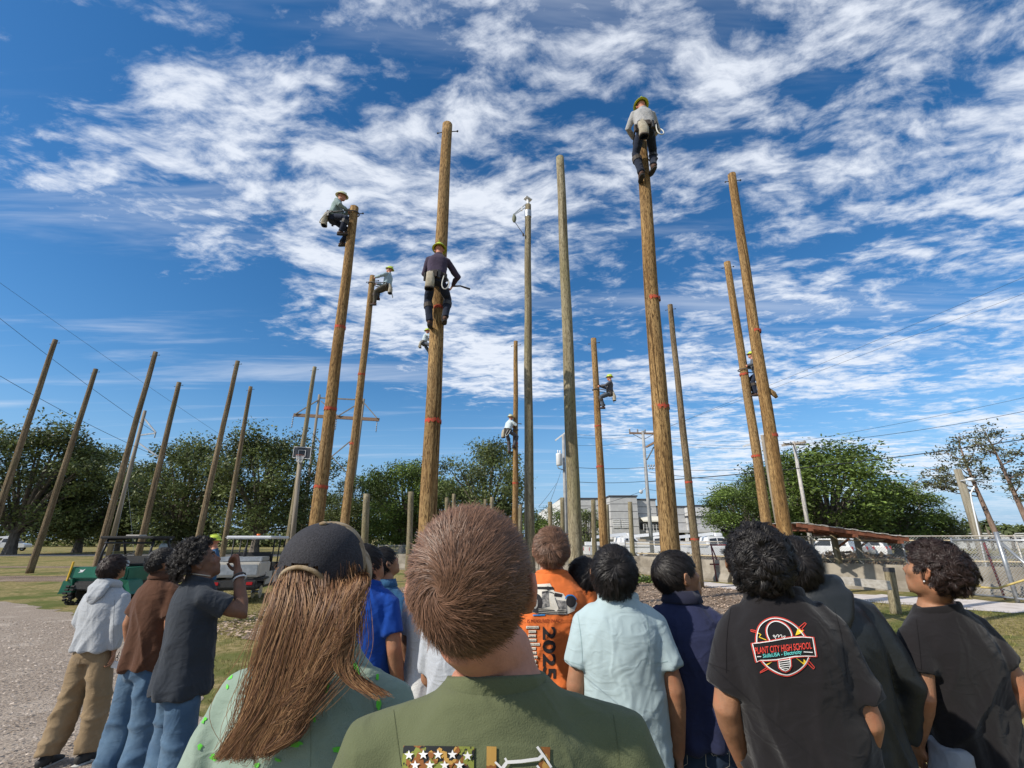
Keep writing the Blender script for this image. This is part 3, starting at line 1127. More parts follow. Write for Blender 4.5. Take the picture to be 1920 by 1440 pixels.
for px, zz in ((1240, 8.2), (1266, 7.2), (1276, 7.4), (1286, 7.1)):
    p = MB()
    p.box(Vector((bx(px), bY + 8, zz)) - org, (.9, .9, 1.0))
    p.bar(Vector((bx(px), bY + 8, zz)) - org, Vector((bx(px), bY + 8, zz + 1.6)) - org, .08)
    p.build('roof_vent', M_steel, bld)
tag(bld, 'grey panelled industrial building with flat roofs, white awning and open loading dock', 'building')
# long white building far right
fb = empty('low_building', (bx(1830) + 3, 92, 0))
p = MB()
p.box((0, 4, 1.3), (44, 8, 2.6))
p.build('wall', M_conw, fb)
p = MB()
p.box((0, 4, 2.68), (45, 8.6, .16))
p.build('roof', M_white, fb)
for k in range(9):
    p = MB()
    p.box((-19 + k * 4.7, -.02, 1.5), (1.6, .08, .9))
    p.build('window', M_void, fb)
tag(fb, 'long low white building behind the palms at the right edge', 'building')

# ------------------------------------------------------------------ utility poles, lamps
M_cpole = nmat('concrete_pole', (0.36, 0.36, 0.35), (0.27, 0.27, 0.27), 4, 0.85, .2)
M_wpole = nmat('utility_pole_wood', (0.19, 0.16, 0.125), (0.28, 0.24, 0.19), 5, 0.9, .4, (1, 1, .1))
M_ins = nmat('porcelain', (0.30, 0.31, 0.33), None, rough=.25)
M_arm = nmat('crossarm_wood', (0.20, 0.125, 0.085), (0.27, 0.18, 0.12), 6, .9)
M_lampw = nmat('lamp_housing', (0.70, 0.71, 0.72), None, rough=.35)


def upole(name, label, top, low, Y, dia, mat, cat='utility pole'):
    T, Lw = at(top[0], top[1], Y), at(low[0], low[1], Y)
    d = T - Lw
    B = Lw + d * (-Lw.z / d.z)
    root = empty(name, B)
    m = MB()
    m.tube([(0, 0, -.05), (T - B) * .5, T - B], [dia * .55, dia * .48, dia * .40], 12)
    m.build('shaft', mat, root, True)
    tag(root, label, cat)
    return root, B, T


def arm(root, B, p, q, w, mat, name='crossarm'):
    m = MB()
    m.bar(p - B, q - B, w, w * 1.3)
    return m.build(name, mat, root)


def insul(root, B, p, h=.25, r=.07, hang=False):
    m = MB()
    s = -1 if hang else 1
    k = 5
    for i in range(k):
        m.tube([p - B + Vector((0, 0, s * h * i / k)), p - B + Vector((0, 0, s * h * (i + .55) / k))], [r, r * .55], 8)
    m.tube([p - B, p - B + Vector((0, 0, s * h))], r * .35, 6)
    m.build('insulator', M_ins, root, True)


# pole with crossarms right of centre
r1, B1, T1 = upole('utility_pole', 'grey utility pole with dark crossarms in front of the grey building', (1205, 808), (1225, 1060), 33, .26, M_cpole)
a_, b_ = at(1180, 812, 33), at(1228, 813, 33)
arm(r1, B1, a_, b_, .10, M_arm)
a2, b2 = at(1212, 838, 33), at(1234, 826, 30)
arm(r1, B1, a2, b2, .10, M_arm)
for f in (.02, .33, .62, .98):
    insul(r1, B1, a_.lerp(b_, f) + Vector((0, 0, .06)))
arm(r1, B1, at(1187, 814, 33), at(1206, 824, 33), .04, M_steel, 'brace')
arm(r1, B1, at(1224, 815, 33), at(1207, 824, 33), .04, M_steel, 'brace')
arm(r1, B1, at(1213, 862, 33), at(1226, 838, 32), .06, M_steel, 'brace')
m = MB()
m.tube([at(1215, 918, 33) - B1, at(1210, 915, 33) - B1, at(1203, 921, 33) - B1], .03, 6)
m.ell(at(1202, 922, 33) - B1, (.13, .13, .14))
m.build('street_lamp', M_lampw, r1, True)
for k in range(5):
    m = MB()
    m.ell(at(1216 + k * 2.4, 873 + (k % 2) * 5, 32.8) - B1, (.07, .07, .09))
    m.build('cutout', M_ins, r1, True)
# transformer pole
r2, B2, T2 = upole('utility_pole', 'slim pole carrying a grey transformer can and lamp arm left of the mossy pole', (1056, 815), (1064, 1060), 30, .24, M_cpole)
m = MB()
c = at(1048.5, 862, 29.6) - B2
m.tube([c + Vector((0, 0, -.36)), c + Vector((0, 0, -.33)), c + Vector((0, 0, .32)), c + Vector((0, 0, .38)), c + Vector((0, 0, .41))], [.17, .20, .20, .21, .13], 16)
m.tube([c + Vector((-.07, 0, .4)), c + Vector((-.07, 0, .62))], .04, 8)
m.tube([c + Vector((.07, 0, .4)), c + Vector((.07, 0, .60))], .04, 8)
m.build('transformer', M_lampw, r2, True)
m = MB()
m.bar(at(1041, 826, 30) - B2, at(1063, 809, 30) - B2, .09)
m.build('lamp_arm', M_lampw, r2)
m = MB()
m.tube([at(1044, 870, 29.8) - B2, at(1047, 878, 29.8) - B2, at(1060, 882, 29.8) - B2], .03, 6)
m.build('conduit', M_steel, r2, True)
m = MB()
m.tube([Vector((.30, 0, 0)), at(1062, 850, 30) - B2 + Vector((.18, 0, 0))], .06, 8)
m.build('riser_pipe', M_steel, r2, True)
# pale concrete pole right
r3, B3, T3 = upole('utility_pole', 'pale concrete utility pole with a top crossarm before the tall green trees', (1488, 828), (1516, 993), 44, .34, nmat('pale_concrete', (0.50, 0.47, 0.43), (0.40, 0.37, 0.34), 5, .85))
arm(r3, B3, at(1466, 835, 45), at(1511, 829, 43), .13, M_wpole)
arm(r3, B3, at(1470, 832, 43), at(1507, 834, 45), .10, M_wpole)
for k in range(4):
    insul(r3, B3, at(1470 + k * 13, 833 - k, 44), .22, .07)
# thin lamp pole between the thick right poles
r4, B4, T4 = upole('lamp_pole', 'thin wooden lamp pole seen between the two thick right hand poles', (1429, 816), (1459, 991), 24, .20, M_wpole, 'lamp post')
m = MB()
m.bar(at(1393, 837, 24) - B4, at(1430, 826, 24) - B4, .07, .10)
m.build('lamp_arm', M_lampw, r4)
# weathered short lamp pole at right with conduit
r5, B5, T5 = upole('lamp_pole', 'weathered wooden pole with a thin white conduit beside the gate', (1795, 880), (1854, 1072), 18.5, .31, wood_mat('old_pole', (0.20, 0.17, 0.12), (0.34, 0.31, 0.24), (0.12, 0.10, 0.07), .4), 'lamp post')
m = MB()
m.tube([at(1858, 1100, 17.9) - B5, at(1822, 940, 18.2) - B5, at(1820, 925, 18.2) - B5, at(1827, 912, 18.0) - B5], .028, 8)
m.build('conduit', M_lampw, r5, True)
m = MB()
m.ell(at(1820, 899, 18.0) - B5, (.12, .10, .07))
m.tube([at(1801, 902, 18.4) - B5, at(1820, 898, 18.0) - B5], .025, 6)
m.build('lamp_head', M_lampw, r5, True)
# twin street light behind the right trees
r6, B6, T6 = upole('street_light', 'twin armed street light above the right hand trees', (1715, 903), (1735, 1000), 58, .32, M_cpole, 'street light')
for ex, ey in ((1672, 905), (1757, 891)):
    m = MB()
    e = at(ex, ey, 58)
    m.tube([T6 - B6 + Vector((0, 0, -.1)), T6.lerp(e, .5) - B6 + Vector((0, 0, .35)), e - B6], .06, 6)
    m.build('arm', M_steel, r6, True)
    m = MB()
    m.ell(e - B6, (.75, .2, .10))
    m.build('lamp_head', M_lampw, r6, True)
# left pole with braced arm
r7, B7, T7 = upole('utility_pole', 'grey utility pole with braced arms between the third and fourth poles', (272, 770), (212, 1005), 42, .34, M_wpole)
for p_, q_ in (((262, 816), (292, 812)), ((270, 784), (292, 811)), ((259, 830), (296, 856))):
    arm(r7, B7, at(*p_, 42), at(*q_, 42), .09, M_steel, 'arm')
insul(r7, B7, at(292, 811, 42), .5, .08, True)
for dx in (0, 16):
    m = MB()
    m.tube([Vector((1.2 + dx * .12, -1, 0)), at(240 - dx * .1, 900, 42) - B7], .009, 4)
    m.build('guy_wire', M_steel, r7)
# H-frame transmission structure
hy = 80
hf = empty('transmission_tower', at(640, 1010, hy) * Vector((1, 1, 0)) if False else Vector((at(640, 1010, hy).x, hy, 0)))
HB = hf.location.copy()
for top, low in (((599, 740), (577, 915)), ((682, 748), (660, 930))):
    T, L_ = at(*top, hy), at(*low, hy)
    d = T - L_
    m = MB()
    m.tube([L_ + d * (-L_.z / d.z) - HB, T - HB], [.30, .22], 10)
    m.build('leg', M_wpole, hf, True)
m = MB()
m.bar(at(551, 778, hy) - HB, at(711, 787, hy) - HB, .35, .55)
m.build('crossarm', M_arm, hf)
m = MB()
m.bar(at(600, 746, hy) - HB, at(682, 750, hy) - HB, .18, .22)
m.build('top_beam', M_wpole, hf)
for p_, q_ in (((553, 777), (597, 750)), ((602, 752), (634, 780)), ((634, 780), (680, 752)), ((682, 755), (707, 784)), ((591, 818), (622, 856)), ((622, 856), (668, 818)),
               ((622, 856), (582, 890)), ((622, 856), (658, 895))):
    m = MB()
    m.bar(at(*p_, hy - .3) - HB, at(*q_, hy - .3) - HB, .16)
    m.build('brace', M_wpole, hf)
for px, py in ((550, 781), (631, 785), (707, 789)):
    insul(hf, HB, at(px, py, hy), 2.1, .14, True)
tag(hf, 'wooden H-frame transmission structure with three hanging insulators behind the left poles', 'power tower')

# basketball backboard on a wooden post
rb, BB, TB = upole('basketball_hoop', 'dark basketball backboard on a grey wooden post left of the climbed poles', (563, 860), (551, 985), 26.5, .26, M_wpole, 'basketball hoop')
c = at(567, 849, 26.2) - BB
m = MB()
m.box(c, (1.02, .06, .68), Euler((0, R(4), 0)).to_matrix())
m.build('backboard', nmat('smoked_board', (0.035, 0.038, 0.045), None, rough=.35), rb)
m = MB()
for z, w in ((.31, .98), (-.31, .98)):
    m.bar(c + Vector((-.49, -.04, z + .03)), c + Vector((.49, -.04, z - .035)), .02, .03)
for xx in (-.49, .49):
    m.bar(c + Vector((xx, -.04, -.31 - xx * .07)), c + Vector((xx, -.04, .31 - xx * .07)), .02, .03, (0, 1, 0))
for a0_, b0_ in (((-.2, -.2), (.2, -.22)), ((-.2, .15), (.2, .13)), ((-.2, -.2), (-.2, .15)), ((.2, -.22), (.2, .13))):
    m.bar(c + Vector((a0_[0], -.045, a0_[1])), c + Vector((b0_[0], -.045, b0_[1])), .02, .05, (0, 1, 0))
m.build('board_lines', M_lampw, rb)
m = MB()
ring = [c + Vector((.03 + .22 * math.cos(a), -.28 + .22 * math.sin(a), -.20)) for a in [i * math.pi / 8 for i in range(17)]]
m.tube(ring, .014, 6, False)
m.build('rim', nmat('rim_paint', (.35, .10, .05), None, rough=.5), rb)
m = MB()
for i in range(16):
    a = i * math.pi / 8
    m.tube([c + Vector((.03 + .22 * math.cos(a), -.28 + .22 * math.sin(a), -.20)), c + Vector((.03 + .13 * math.cos(a + .4), -.28 + .13 * math.sin(a + .4), -.58))], .008, 4, False)
    m.tube([c + Vector((.03 + .22 * math.cos(a), -.28 + .22 * math.sin(a), -.20)), c + Vector((.03 + .13 * math.cos(a - .4), -.28 + .13 * math.sin(a - .4), -.58))], .008, 4, False)
m.build('net', M_lampw, rb)

# pulley bracket on the grey centre pole (parts of that pole)
p12 = POLES['p12']
rt, pb_ = p12['root'], p12['base']
Tt = p12['top'] - pb_
m = MB()
m.tube([Tt + Vector((0, 0, -.25)), Tt + Vector((0, 0, .22))], .05, 8)
m.box(Tt + Vector((0, 0, .24)), (.22, .22, .03), Euler((0.2, .3, .5)).to_matrix())
m.build('top_bracket', M_lampw, rt)
e = at(963, 402, 12.2) - pb_
m = MB()
m.bar(Tt + Vector((0, 0, .12)), e, .03)
m.bar(Tt + Vector((0, 0, -.02)), e + Vector((0, 0, -.03)), .03)
m.box(Tt.lerp(e, .45) + Vector((0, 0, .02)), (.05, .05, .14))
m.build('arm', M_lampw, rt)
m = MB()
m.ell(e + Vector((.02, 0, -.16)), (.07, .05, .15))
m.tube([e, e + Vector((.02, 0, -.1))], .02, 6)
m.build('pulley', nmat('dull_green_metal', (.16, .17, .12), None, rough=.6), rt, True)
m = MB()
m.tube([e + Vector((.02, 0, -.25)), at(984, 443, 12.3) - pb_], .010, 5)
m.ell(at(981, 440, 12.3) - pb_, (.03, .03, .07))
m.build('pulley_cord', M_dark, rt)
m = MB()
hb = p12['H'] - .35
m.tube([Vector((p12['axis'].x * z, p12['axis'].y * z, z)) for z in (hb - .12, hb + .12)], p12['dtop'] / 2 + .012, 18, False)
m.build('steel_band', M_steel, rt, True)

# ------------------------------------------------------------------ overhead wires
M_wire = nmat('overhead_wire', (0.03, 0.03, 0.032), None, rough=.6)


def wire(p, q, r=.012, sag=.35, label=None, n=14):
    pts = [p.lerp(q, i / n) + Vector((0, 0, -4 * sag * (i / n) * (1 - i / n))) for i in range(n + 1)]
    m = MB()
    m.tube(pts, r, 5, False)
    o = m.build('overhead_wire', M_wire, None, True)
    return tag(o, label, 'wire', 'overhead wires')


LW = 'overhead wire crossing the left sky, '
wire(at(-120, 500, 30), at(292, 812, 42), .016, .3, LW + 'middle one of three')
wire(at(-120, 445, 34), at(600, 935, 82), .014, .5, LW + 'topmost and thinnest of three')
wire(at(-120, 632, 30), at(296, 856, 42), .018, .4, LW + 'lowest of three')
RW = 'overhead cable on the right, '
wire(at(2050, 803, 30), at(1215, 903, 33), .030, .35, RW + 'thickest black one passing before the trees')
wire(at(2050, 742, 38), at(1507, 832, 43), .020, .5, RW + 'second highest, ending at the pale concrete pole')
wire(at(2050, 715, 42), at(1470, 832, 43), .014, .3, RW + 'highest one ending at the pale concrete pole')
wire(at(2050, 463, 20), at(1228, 811, 33), .008, .1, RW + 'fine high line rising to the top right corner')
wire(at(2050, 500, 22), at(1222, 811, 33), .008, .1, RW + 'second fine high line just under the top one')
for k, (y0, y1, dx) in enumerate(((812, 824, 0), (818, 828, 1), (834, 838, 2))):
    wire(at(1060, y0, 31), at(1182 + dx * 8, y1 - 10, 33), .009, .15, 'thin line between transformer pole and crossarm pole, %s of three' % ('top', 'middle', 'lowest')[k])
for k, (y0, y1) in enumerate(((875, 876), (902, 902))):
    wire(at(1060, y0, 30.4), at(1213, y1, 33), .016, .12, 'dark cable from the transformer pole to the crossarm pole, %s one' % ('upper', 'lower')[k])
for k, (y0, y1, r_) in enumerate(((818, 824, .009), (826, 832, .009), (832, 836, .009), (878, 872, .016), (885, 900, .018), (918, 930, .014))):
    wire(at(1226 if k < 3 else 1216, y0, 33), at(1480, y1, 44), r_, .3, 'line from the crossarm pole to the pale concrete pole, number %s from the top' % ('one', 'two', 'three', 'four', 'five', 'six')[k])
wire(at(1202, 922, 33), at(1060, 962, 30.5), .012, .1, 'thin drop line from the little street lamp to the left')
wire(at(1044, 905, 29), at(1010, 950, 18), .008, .05, 'left thin guy line slanting down from the transformer pole')
wire(at(1053, 880, 29.5), at(1028, 950, 18), .008, .05, 'right thin guy line slanting down from the transformer pole')

# ------------------------------------------------------------------ barrier, fence, gate
M_barr = nmat('barrier_concrete', (0.32, 0.285, 0.23), (0.19, 0.165, 0.13), 1.6, .9, .3, detail=8, c3=(.10, .085, .07), s3=1.3, lo3=.55, hi3=.75)
line = [Vector((-8, 29.0, 0)), Vector((6.2, 26.4, 0)), Vector((8.9, 20.2, 0)), Vector((13.3, 16.9, 0)), Vector((24, 11.5, 0))]
wallp = empty('concrete_barrier', line[1])
for i in range(len(line) - 1):
    a, b_ = line[i], line[i + 1]
    k = max(1, int((b_ - a).length / 2.4))
    d = (b_ - a).normalized()
    nrm = Vector((d.y, -d.x, 0))
    for j in range(k):
        p0, p1 = a.lerp(b_, j / k) + d * .015, a.lerp(b_, (j + 1) / k) - d * .015
        prof = [(-.30, 0), (-.30, .10), (-.14, .32), (-.09, .82), (.09, .82), (.14, .32), (.30, .10), (.30, 0)]
        vs = [p + nrm * u + Vector((0, 0, z)) - line[1] for p in (p0, p1) for u, z in prof]
        m = MB()
        fs = [(q, (q + 1) % 8, (q + 1) % 8 + 8, q + 8) for q in range(8)] + [tuple(range(7, -1, -1)), tuple(range(8, 16))]
        m.add(vs, fs)
        m.build('barrier_block', M_barr, wallp)
tag(wallp, 'stained concrete barrier blocks in a row below the chain-link fence', 'barrier')
M_mesh = nmat('chain_link_wire', (0.40, 0.40, 0.39), None, rough=.5, metal=.5)
M_fpost = nmat('fence_post_steel', (0.42, 0.41, 0.38), (0.33, 0.29, 0.24), 6, .5, metal=.4)
M_tanrail = nmat('tan_rail', (0.55, 0.46, 0.30), (0.46, 0.37, 0.24), 5, .7)
fen = empty('chain_link_fence', line[1] + Vector((0, .5, 0)))
FO = fen.location.copy()


def link_panel(parent, O, a, b_, z0, z1, pitch=.085, w=.006):
    d = (b_ - a)
    L_ = d.length
    d.normalize()
    h = z1 - z0
    m = MB()
    k = -int(h / pitch) - 1
    while k * pitch < L_:
        for s in (0, 1):
            u0, u1 = (k * pitch, k * pitch + h)
            za, zb = (z0, z1) if s == 0 else (z1, z0)
            ua, ub = u0, u1
            if ua < 0:
                za = za + (zb - za) * (-ua / h)
                ua = 0
            if ub > L_:
                zb = za + (zb - za) * ((L_ - ua) / (ub - ua))
                ub = L_
            if ub - ua > .02:
                p, q = a + d * ua - O + Vector((0, 0, za)), a + d * ub - O + Vector((0, 0, zb))
                sd_ = Vector((0, 0, w))
                m.add([p - sd_, q - sd_, q + sd_, p + sd_], [(0, 1, 2, 3)])
        k += 1
    o = m.build('wire_mesh', M_mesh, parent)
    return o


fl = [Vector((p.x + (.5 if i > 1 else 0), p.y + .45, 0)) for i, p in enumerate(line)]
for i in range(len(fl) - 1):
    a, b_ = fl[i], fl[i + 1]
    h0 = 1.30 if i == 0 else (1.55 if i == 1 else 1.75)
    k = max(1, int((b_ - a).length / 2.6))
    for j in range(k + (1 if i == len(fl) - 2 else 0)):
        p = a.lerp(b_, j / k)
        m = MB()
        m.tube([p - FO, p - FO + Vector((0, 0, h0 + .05))], .032, 8)
        m.build('post', M_fpost, fen, True)
    m = MB()
    m.tube([a - FO + Vector((0, 0, h0)), b_ - FO + Vector((0, 0, h0))], .024, 6)
    m.build('top_rail', M_fpost, fen, True)
    if i >= 1:
        m = MB()
        m.tube([a - FO + Vector((0, 0, h0 - .14)), b_ - FO + Vector((0, 0, h0 - .14))], .02, 6)
        m.tube([a - FO + Vector((0, 0, .95)), b_ - FO + Vector((0, 0, .95))], .03, 6)
        m.build('middle_rail', M_tanrail, fen, True)
    link_panel(fen, FO, a, b_, .05, h0)
tag(fen, 'long chain-link fence with steel posts running behind the concrete barrier', 'fence')
# gate at the right
gp = [gnd(1909, 1131), gnd(1985, 1140), gnd(1815, 1122)]
gt = empty('chain_link_gate', gp[0])
GO = gp[0]
for p, h_, r_ in ((gp[0], 1.85, .055), (gp[1], 2.0, .06), (gp[2], 1.7, .03)):
    m = MB()
    m.tube([p - GO, p - GO + Vector((0, 0, h_))], r_, 10)
    m.build('post', M_steel, gt, True)
m = MB()
m.tube([gp[0] - GO + Vector((0, 0, 1.62)), gp[1] - GO + Vector((0, 0, .5))], .035, 8)
m.build('diagonal_brace', M_steel, gt, True)
for z in (1.62, .12):
    m = MB()
    m.tube([gp[2] - GO + Vector((0, 0, z)), gp[0] - GO + Vector((0, 0, z)), gp[1] - GO + Vector((0, 0, z))], .028, 8)
    m.build('rail', M_steel, gt, True)
link_panel(gt, GO, gp[2], gp[0], .12, 1.62)
link_panel(gt, GO, gp[0], gp[1], .12, 1.62)
m = MB()
pm = gnd(1885, 1124)
m.tube([pm - GO, pm - GO + Vector((-.12, 0, 1.55))], .03, 8)
m.build('red_stake', nmat('maroon_paint', (.16, .03, .03), (.10, .03, .025), 8, .6), gt, True)
tag(gt, 'galvanised steel gate with a diagonal brace at the right edge', 'gate')
rp = MB()
rp.tube([at(1838, 1101, 11.8), at(1870, 1103, 11.6), at(1900, 1094, 11.4), at(1960, 1075, 11.0)], .022, 8)
rp.tube([at(1815, 1098, 11.9), at(1838, 1098, 11.8)], .035, 8)
o = rp.build('yellow_rope', nmat('yellow_rope', (.55, .43, .16), (.44, .33, .12), 30, .9), None, True)
tag(o, 'yellow rope strung toward the gate at the right edge', 'rope')

# white board rail by the stub post
pa, pb = Vector((8.6, 14.8, .62)), at(1668, 1098, 9.7)
m = MB()
m.bar(pa, pb, .05, .16)
fr = empty('board_rail', Vector((pa.x, pa.y, 0)))
o = m.build('board', nmat('weathered_white_board', (.52, .49, .44), (.38, .35, .30), 6, .9, stretch=(1, 1, 4)), fr)
o.matrix_parent_inverse = Matrix.Translation(-Vector((pa.x, pa.y, 0)))
m = MB()
m.bar((0, 0, 0), (0, 0, .72), .1)
m.build('support', WD_GREY, fr)
tag(fr, 'weathered white board rail leading to the stub post', 'rail')

# maroon rack
rk = empty('steel_rack', gnd(1350, 1090))
RO = rk.location.copy()
M_mar = nmat('rack_maroon', (.17, .035, .045), (.11, .03, .03), 8, .55)
yy = RO.y
L0, L1 = at(1333, 1022, yy), at(1398, 1022, yy)
for px in (1333, 1385):
    for dxx in (0, .55):
        tpt = at(px, 1022, yy) - RO
        m = MB()
        m.tube([tpt, Vector((tpt.x + dxx - .03, tpt.y + (.25 if dxx else -.2), 0))], .028, 8)
        m.build('leg', M_mar, rk, True)
for py in (1022, 1058):
    m = MB()
    m.tube([at(1331, py, yy - .1) - RO, at(1430, py, yy - .1) - RO], .028, 8)
    m.build('bar', M_mar, rk, True)
for k in range(7):
    c = at(1340 + k * 9, 1059, yy - .1) - RO
    m = MB()
    m.tube([c, c + Vector((0, -.03, -.08)), c + Vector((.03, -.05, -.11)), c + Vector((.05, -.03, -.08))], .011, 5)
    m.build('hook', M_dark, rk, True)
tag(rk, 'maroon steel tube rack with hooks in front of the concrete barrier', 'rack')

# open shelter
M_rust = nmat('rust_red_timber', (.20, .075, .040), (.12, .045, .025), 6, .8)
M_sheet = nmat('corrugated_sheet', (.50, .49, .46), (.38, .36, .33), 3, .6)
sh = empty('open_shelter', gnd(1593, 1103))
SO = sh.location.copy()
ys = SO.y
q = [Vector((10.0, ys - 1.1, 2.16)), Vector((13.3, ys - 1.4, 1.68)), Vector((14.6, ys + 2.2, 1.72)), Vector((10.6, ys + 2.4, 2.22))]
for k in range(14):
    f0, f1 = k / 14, (k + 1) / 14 - .012
    m = MB()
    e = [q[0].lerp(q[1], f0), q[0].lerp(q[1], f1), q[3].lerp(q[2], f1), q[3].lerp(q[2], f0)]
    lift = Vector((0, 0, .05 + (.02 if k % 2 else 0)))
    m.add([p - SO + lift for p in e] + [p - SO + lift - Vector((0, 0, .02)) for p in e], [(0, 1, 2, 3), (7, 6, 5, 4), (0, 4, 5, 1), (2, 6, 7, 3), (1, 5, 6, 2), (3, 7, 4, 0)])
    m.build('roof_sheet', M_sheet, sh)
for f in (0.02, .25, .5, .75, .98):
    m = MB()
    m.bar(q[0].lerp(q[3], f) - SO - Vector((0.1, 0, .04)), q[1].lerp(q[2], f) - SO - Vector((-.1, 0, .04)), .07, .13)
    m.build('rafter', M_rust, sh)
for f in (.08, .5, .92):
    m = MB()
    m.bar(q[0].lerp(q[1], f) - SO - Vector((0, .15, .16)), q[3].lerp(q[2], f) - SO - Vector((0, -.15, .16)), .08, .10)
    m.build('purlin', M_rust, sh)
for p in (Vector((11.85, ys + .1, 0)), Vector((13.6, ys + 1.4, 0)), Vector((10.7, ys + 1.4, 0))):
    zt = 1.80
    m = MB()
    m.tube([p - SO, p - SO + Vector((0, 0, zt))], .11, 12)
    m.build('post', WD_GREY, sh, True)
    m = MB()
    m.bar(p - SO + Vector((.05, 0, 1.35)), p - SO + Vector((.55, 0, 1.66)), .06)
    m.build('knee_brace', M_rust, sh)
tag(sh, 'open shelter with rust red rafters and a corrugated lean-to roof at right', 'shelter')
# blue drum
dr = empty('blue_drum', (at(1092, 1066, 19).x, 19, 0))
m = MB()
m.tube([(0, 0, 0), (0, 0, .02), (0, 0, .3), (0, 0, .32), (0, 0, .34), (0, 0, .62), (0, 0, .64), (0, 0, .66), (0, 0, .88), (0, 0, .9)], [.27, .28, .28, .295, .28, .28, .295, .28, .28, .265], 20)
m.build('barrel', nmat('blue_plastic', (.03, .10, .24), None, rough=.4), dr, True)
m = MB()
m.tube([(0, 0, .895), (0, 0, .925)], .285, 20)
m.build('lid', nmat('blue_plastic_lid', (.04, .13, .30), None, rough=.4), dr, True)
tag(dr, 'blue plastic drum at the foot of the mossy pole', 'drum')

# dry brush bank behind the right hand fence
M_brush = nmat('dry_brush', (.135, .095, .055), None, rough=.9, attr='v', attr_amt=.6, trans=.2)
rs = np.random.RandomState(12)
n = 16000
u = rs.rand(n)
pts_ = [Vector((7.5, 30, 0)), Vector((13, 23, 0)), Vector((24, 18, 0)), Vector((40, 13, 0))]
seg = np.minimum((u * 3).astype(int), 2)
fu = u * 3 - seg
A0 = np.array([tuple(p) for p in pts_])
C = A0[seg] * (1 - fu)[:, None] + A0[seg + 1] * fu[:, None]
hb_ = .85 + .35 * vnoise(np.stack([C[:, 0] * .6, C[:, 1] * .6, C[:, 0] * 0], 1))
C = C + np.stack([rs.normal(0, .4, n), rs.normal(0, .5, n), hb_ * rs.rand(n) ** .8], 1)
me = quads_mesh('dry_brush', leaf_quads(C, .11, rs), M_brush, rs.rand(n))
tag(link('dry_brush', me), 'bank of dry brown brush growing behind the chain-link fence', 'brush', kind='stuff')

# ------------------------------------------------------------------ vehicles
M_grn = nmat('utv_green', (.012, .115, .075), (.016, .135, .09), 3, .4, coat=.3)
M_tyre = nmat('tyre_rubber', (.022, .022, .023), (.035, .034, .033), 30, .9, .6)
M_blkp = nmat('black_plastic', (.028, .028, .030), (.045, .044, .043), 20, .6)
M_blkm = nmat('black_tube', (.02, .02, .022), None, rough=.4)
M_beige = nmat('cart_beige', (.50, .47, .41), (.44, .41, .36), 4, .5)
M_cloth = nmat('grey_seat', (.14, .14, .14), None, rough=.9)
M_glass = nmat('car_glass', (.03, .035, .04), None, rough=.08, spec=.6)
M_tail = nmat('tail_lamp_red', (.40, .015, .02), None, rough=.25)
M_rim = nmat('wheel_rim', (.45, .45, .46), None, rough=.35, metal=.8)
M_orange = nmat('orange_plastic', (.75, .16, .03), None, rough=.4)


def wheel(parent, c, r, w, rim=M_rim, knob=False, ax=(1, 0, 0)):
    """tyre and rim, axle along ax"""
    A = Vector(ax)
    t = MB()
    prof = [(-.5, .62), (-.5, .86), (-.40, .97), (-.2, 1.0), (.2, 1.0), (.40, .97), (.5, .86), (.5, .62)]
    t.tube([Vector(c) + A * (u * w) for u, _ in prof], [r * q for _, q in prof], 26)
    if knob:
        X = A.cross(Vector((0, 0, 1))).normalized()
        for i in range(22):
            a = 2 * math.pi * i / 22
            d = X * math.cos(a) + Vector((0, 0, 1)) * math.sin(a)
            for s in (-1, 1):
                t.box(Vector(c) + d * r * 1.0 + A * (s * w * (.22 if (i + (s > 0)) % 2 else .3)), (w * .34, .05, .05), Matrix((A, d, A.cross(d))).transposed())
    o = t.build('wheel', M_tyre, parent, not knob)
    h = MB()
    h.tube([Vector(c) - A * w * .46, Vector(c) - A * w * .40], [r * .60, r * .60], 20)
    h.tube([Vector(c) + A * w * .46, Vector(c) + A * w * .40], [r * .60, r * .60], 20)
    h.tube([Vector(c) - A * w * .5, Vector(c) + A * w * .5], r * .16, 10)
    h.build('rim', rim, o)
    return o


def rbox(parent, name, c, d, mat, bev=.03):
    bm = bmesh.new()
    bmesh.ops.create_cube(bm, size=1)
    for v in bm.verts:
        v.co = Vector((v.co.x * d[0], v.co.y * d[1], v.co.z * d[2])) + Vector(c)
    if bev:
        bmesh.ops.bevel(bm, geom=bm.edges[:], offset=bev, segments=2, affect='EDGES')
    me = bpy.data.meshes.new(name)
    bm.to_mesh(me)
    bm.free()
    me.materials.append(mat)
    return link(name, me, parent)


# green utility vehicle, its lettered panel towards the camera
uv = empty('utility_vehicle', (-11.05, 14.4, 0))
rbox(uv, 'tailgate', (0, -1.02, .80), (1.50, .10, .30), M_grn, .03)
rbox(uv, 'cargo_bed', (0, -.55, .74), (1.46, .85, .36), M_grn, .03)
rbox(uv, 'chassis', (0, .1, .48), (1.15, 2.3, .22), M_blkp, .03)
for s in (-1, 1):
    m = MB()
    q = [(.60, -1.10, .66), (.86, -1.06, .60), (.94, -1.02, .34), (.98, -1.0, .27), (.62, -1.0, .30)]
    vs = [Vector((s * x, y, z)) for x, y, z in q] + [Vector((s * x, y + .5, z)) for x, y, z in q]
    m.add(vs, [(0, 1, 2, 3, 4), (9, 8, 7, 6, 5)] + [(i, (i + 1) % 5, (i + 1) % 5 + 5, i + 5) for i in range(5)])
    m.build('mud_flap', M_grn, uv)
    for y in (-.80, .95):
        wheel(uv, (s * .62, y, .30), .30, .26, M_blkp, True)
rbox(uv, 'front_body', (0, .95, .74), (1.34, .7, .5), M_grn, .06)
rbox(uv, 'seat_base', (0, .0, .78), (1.3, .45, .2), M_cloth, .05)
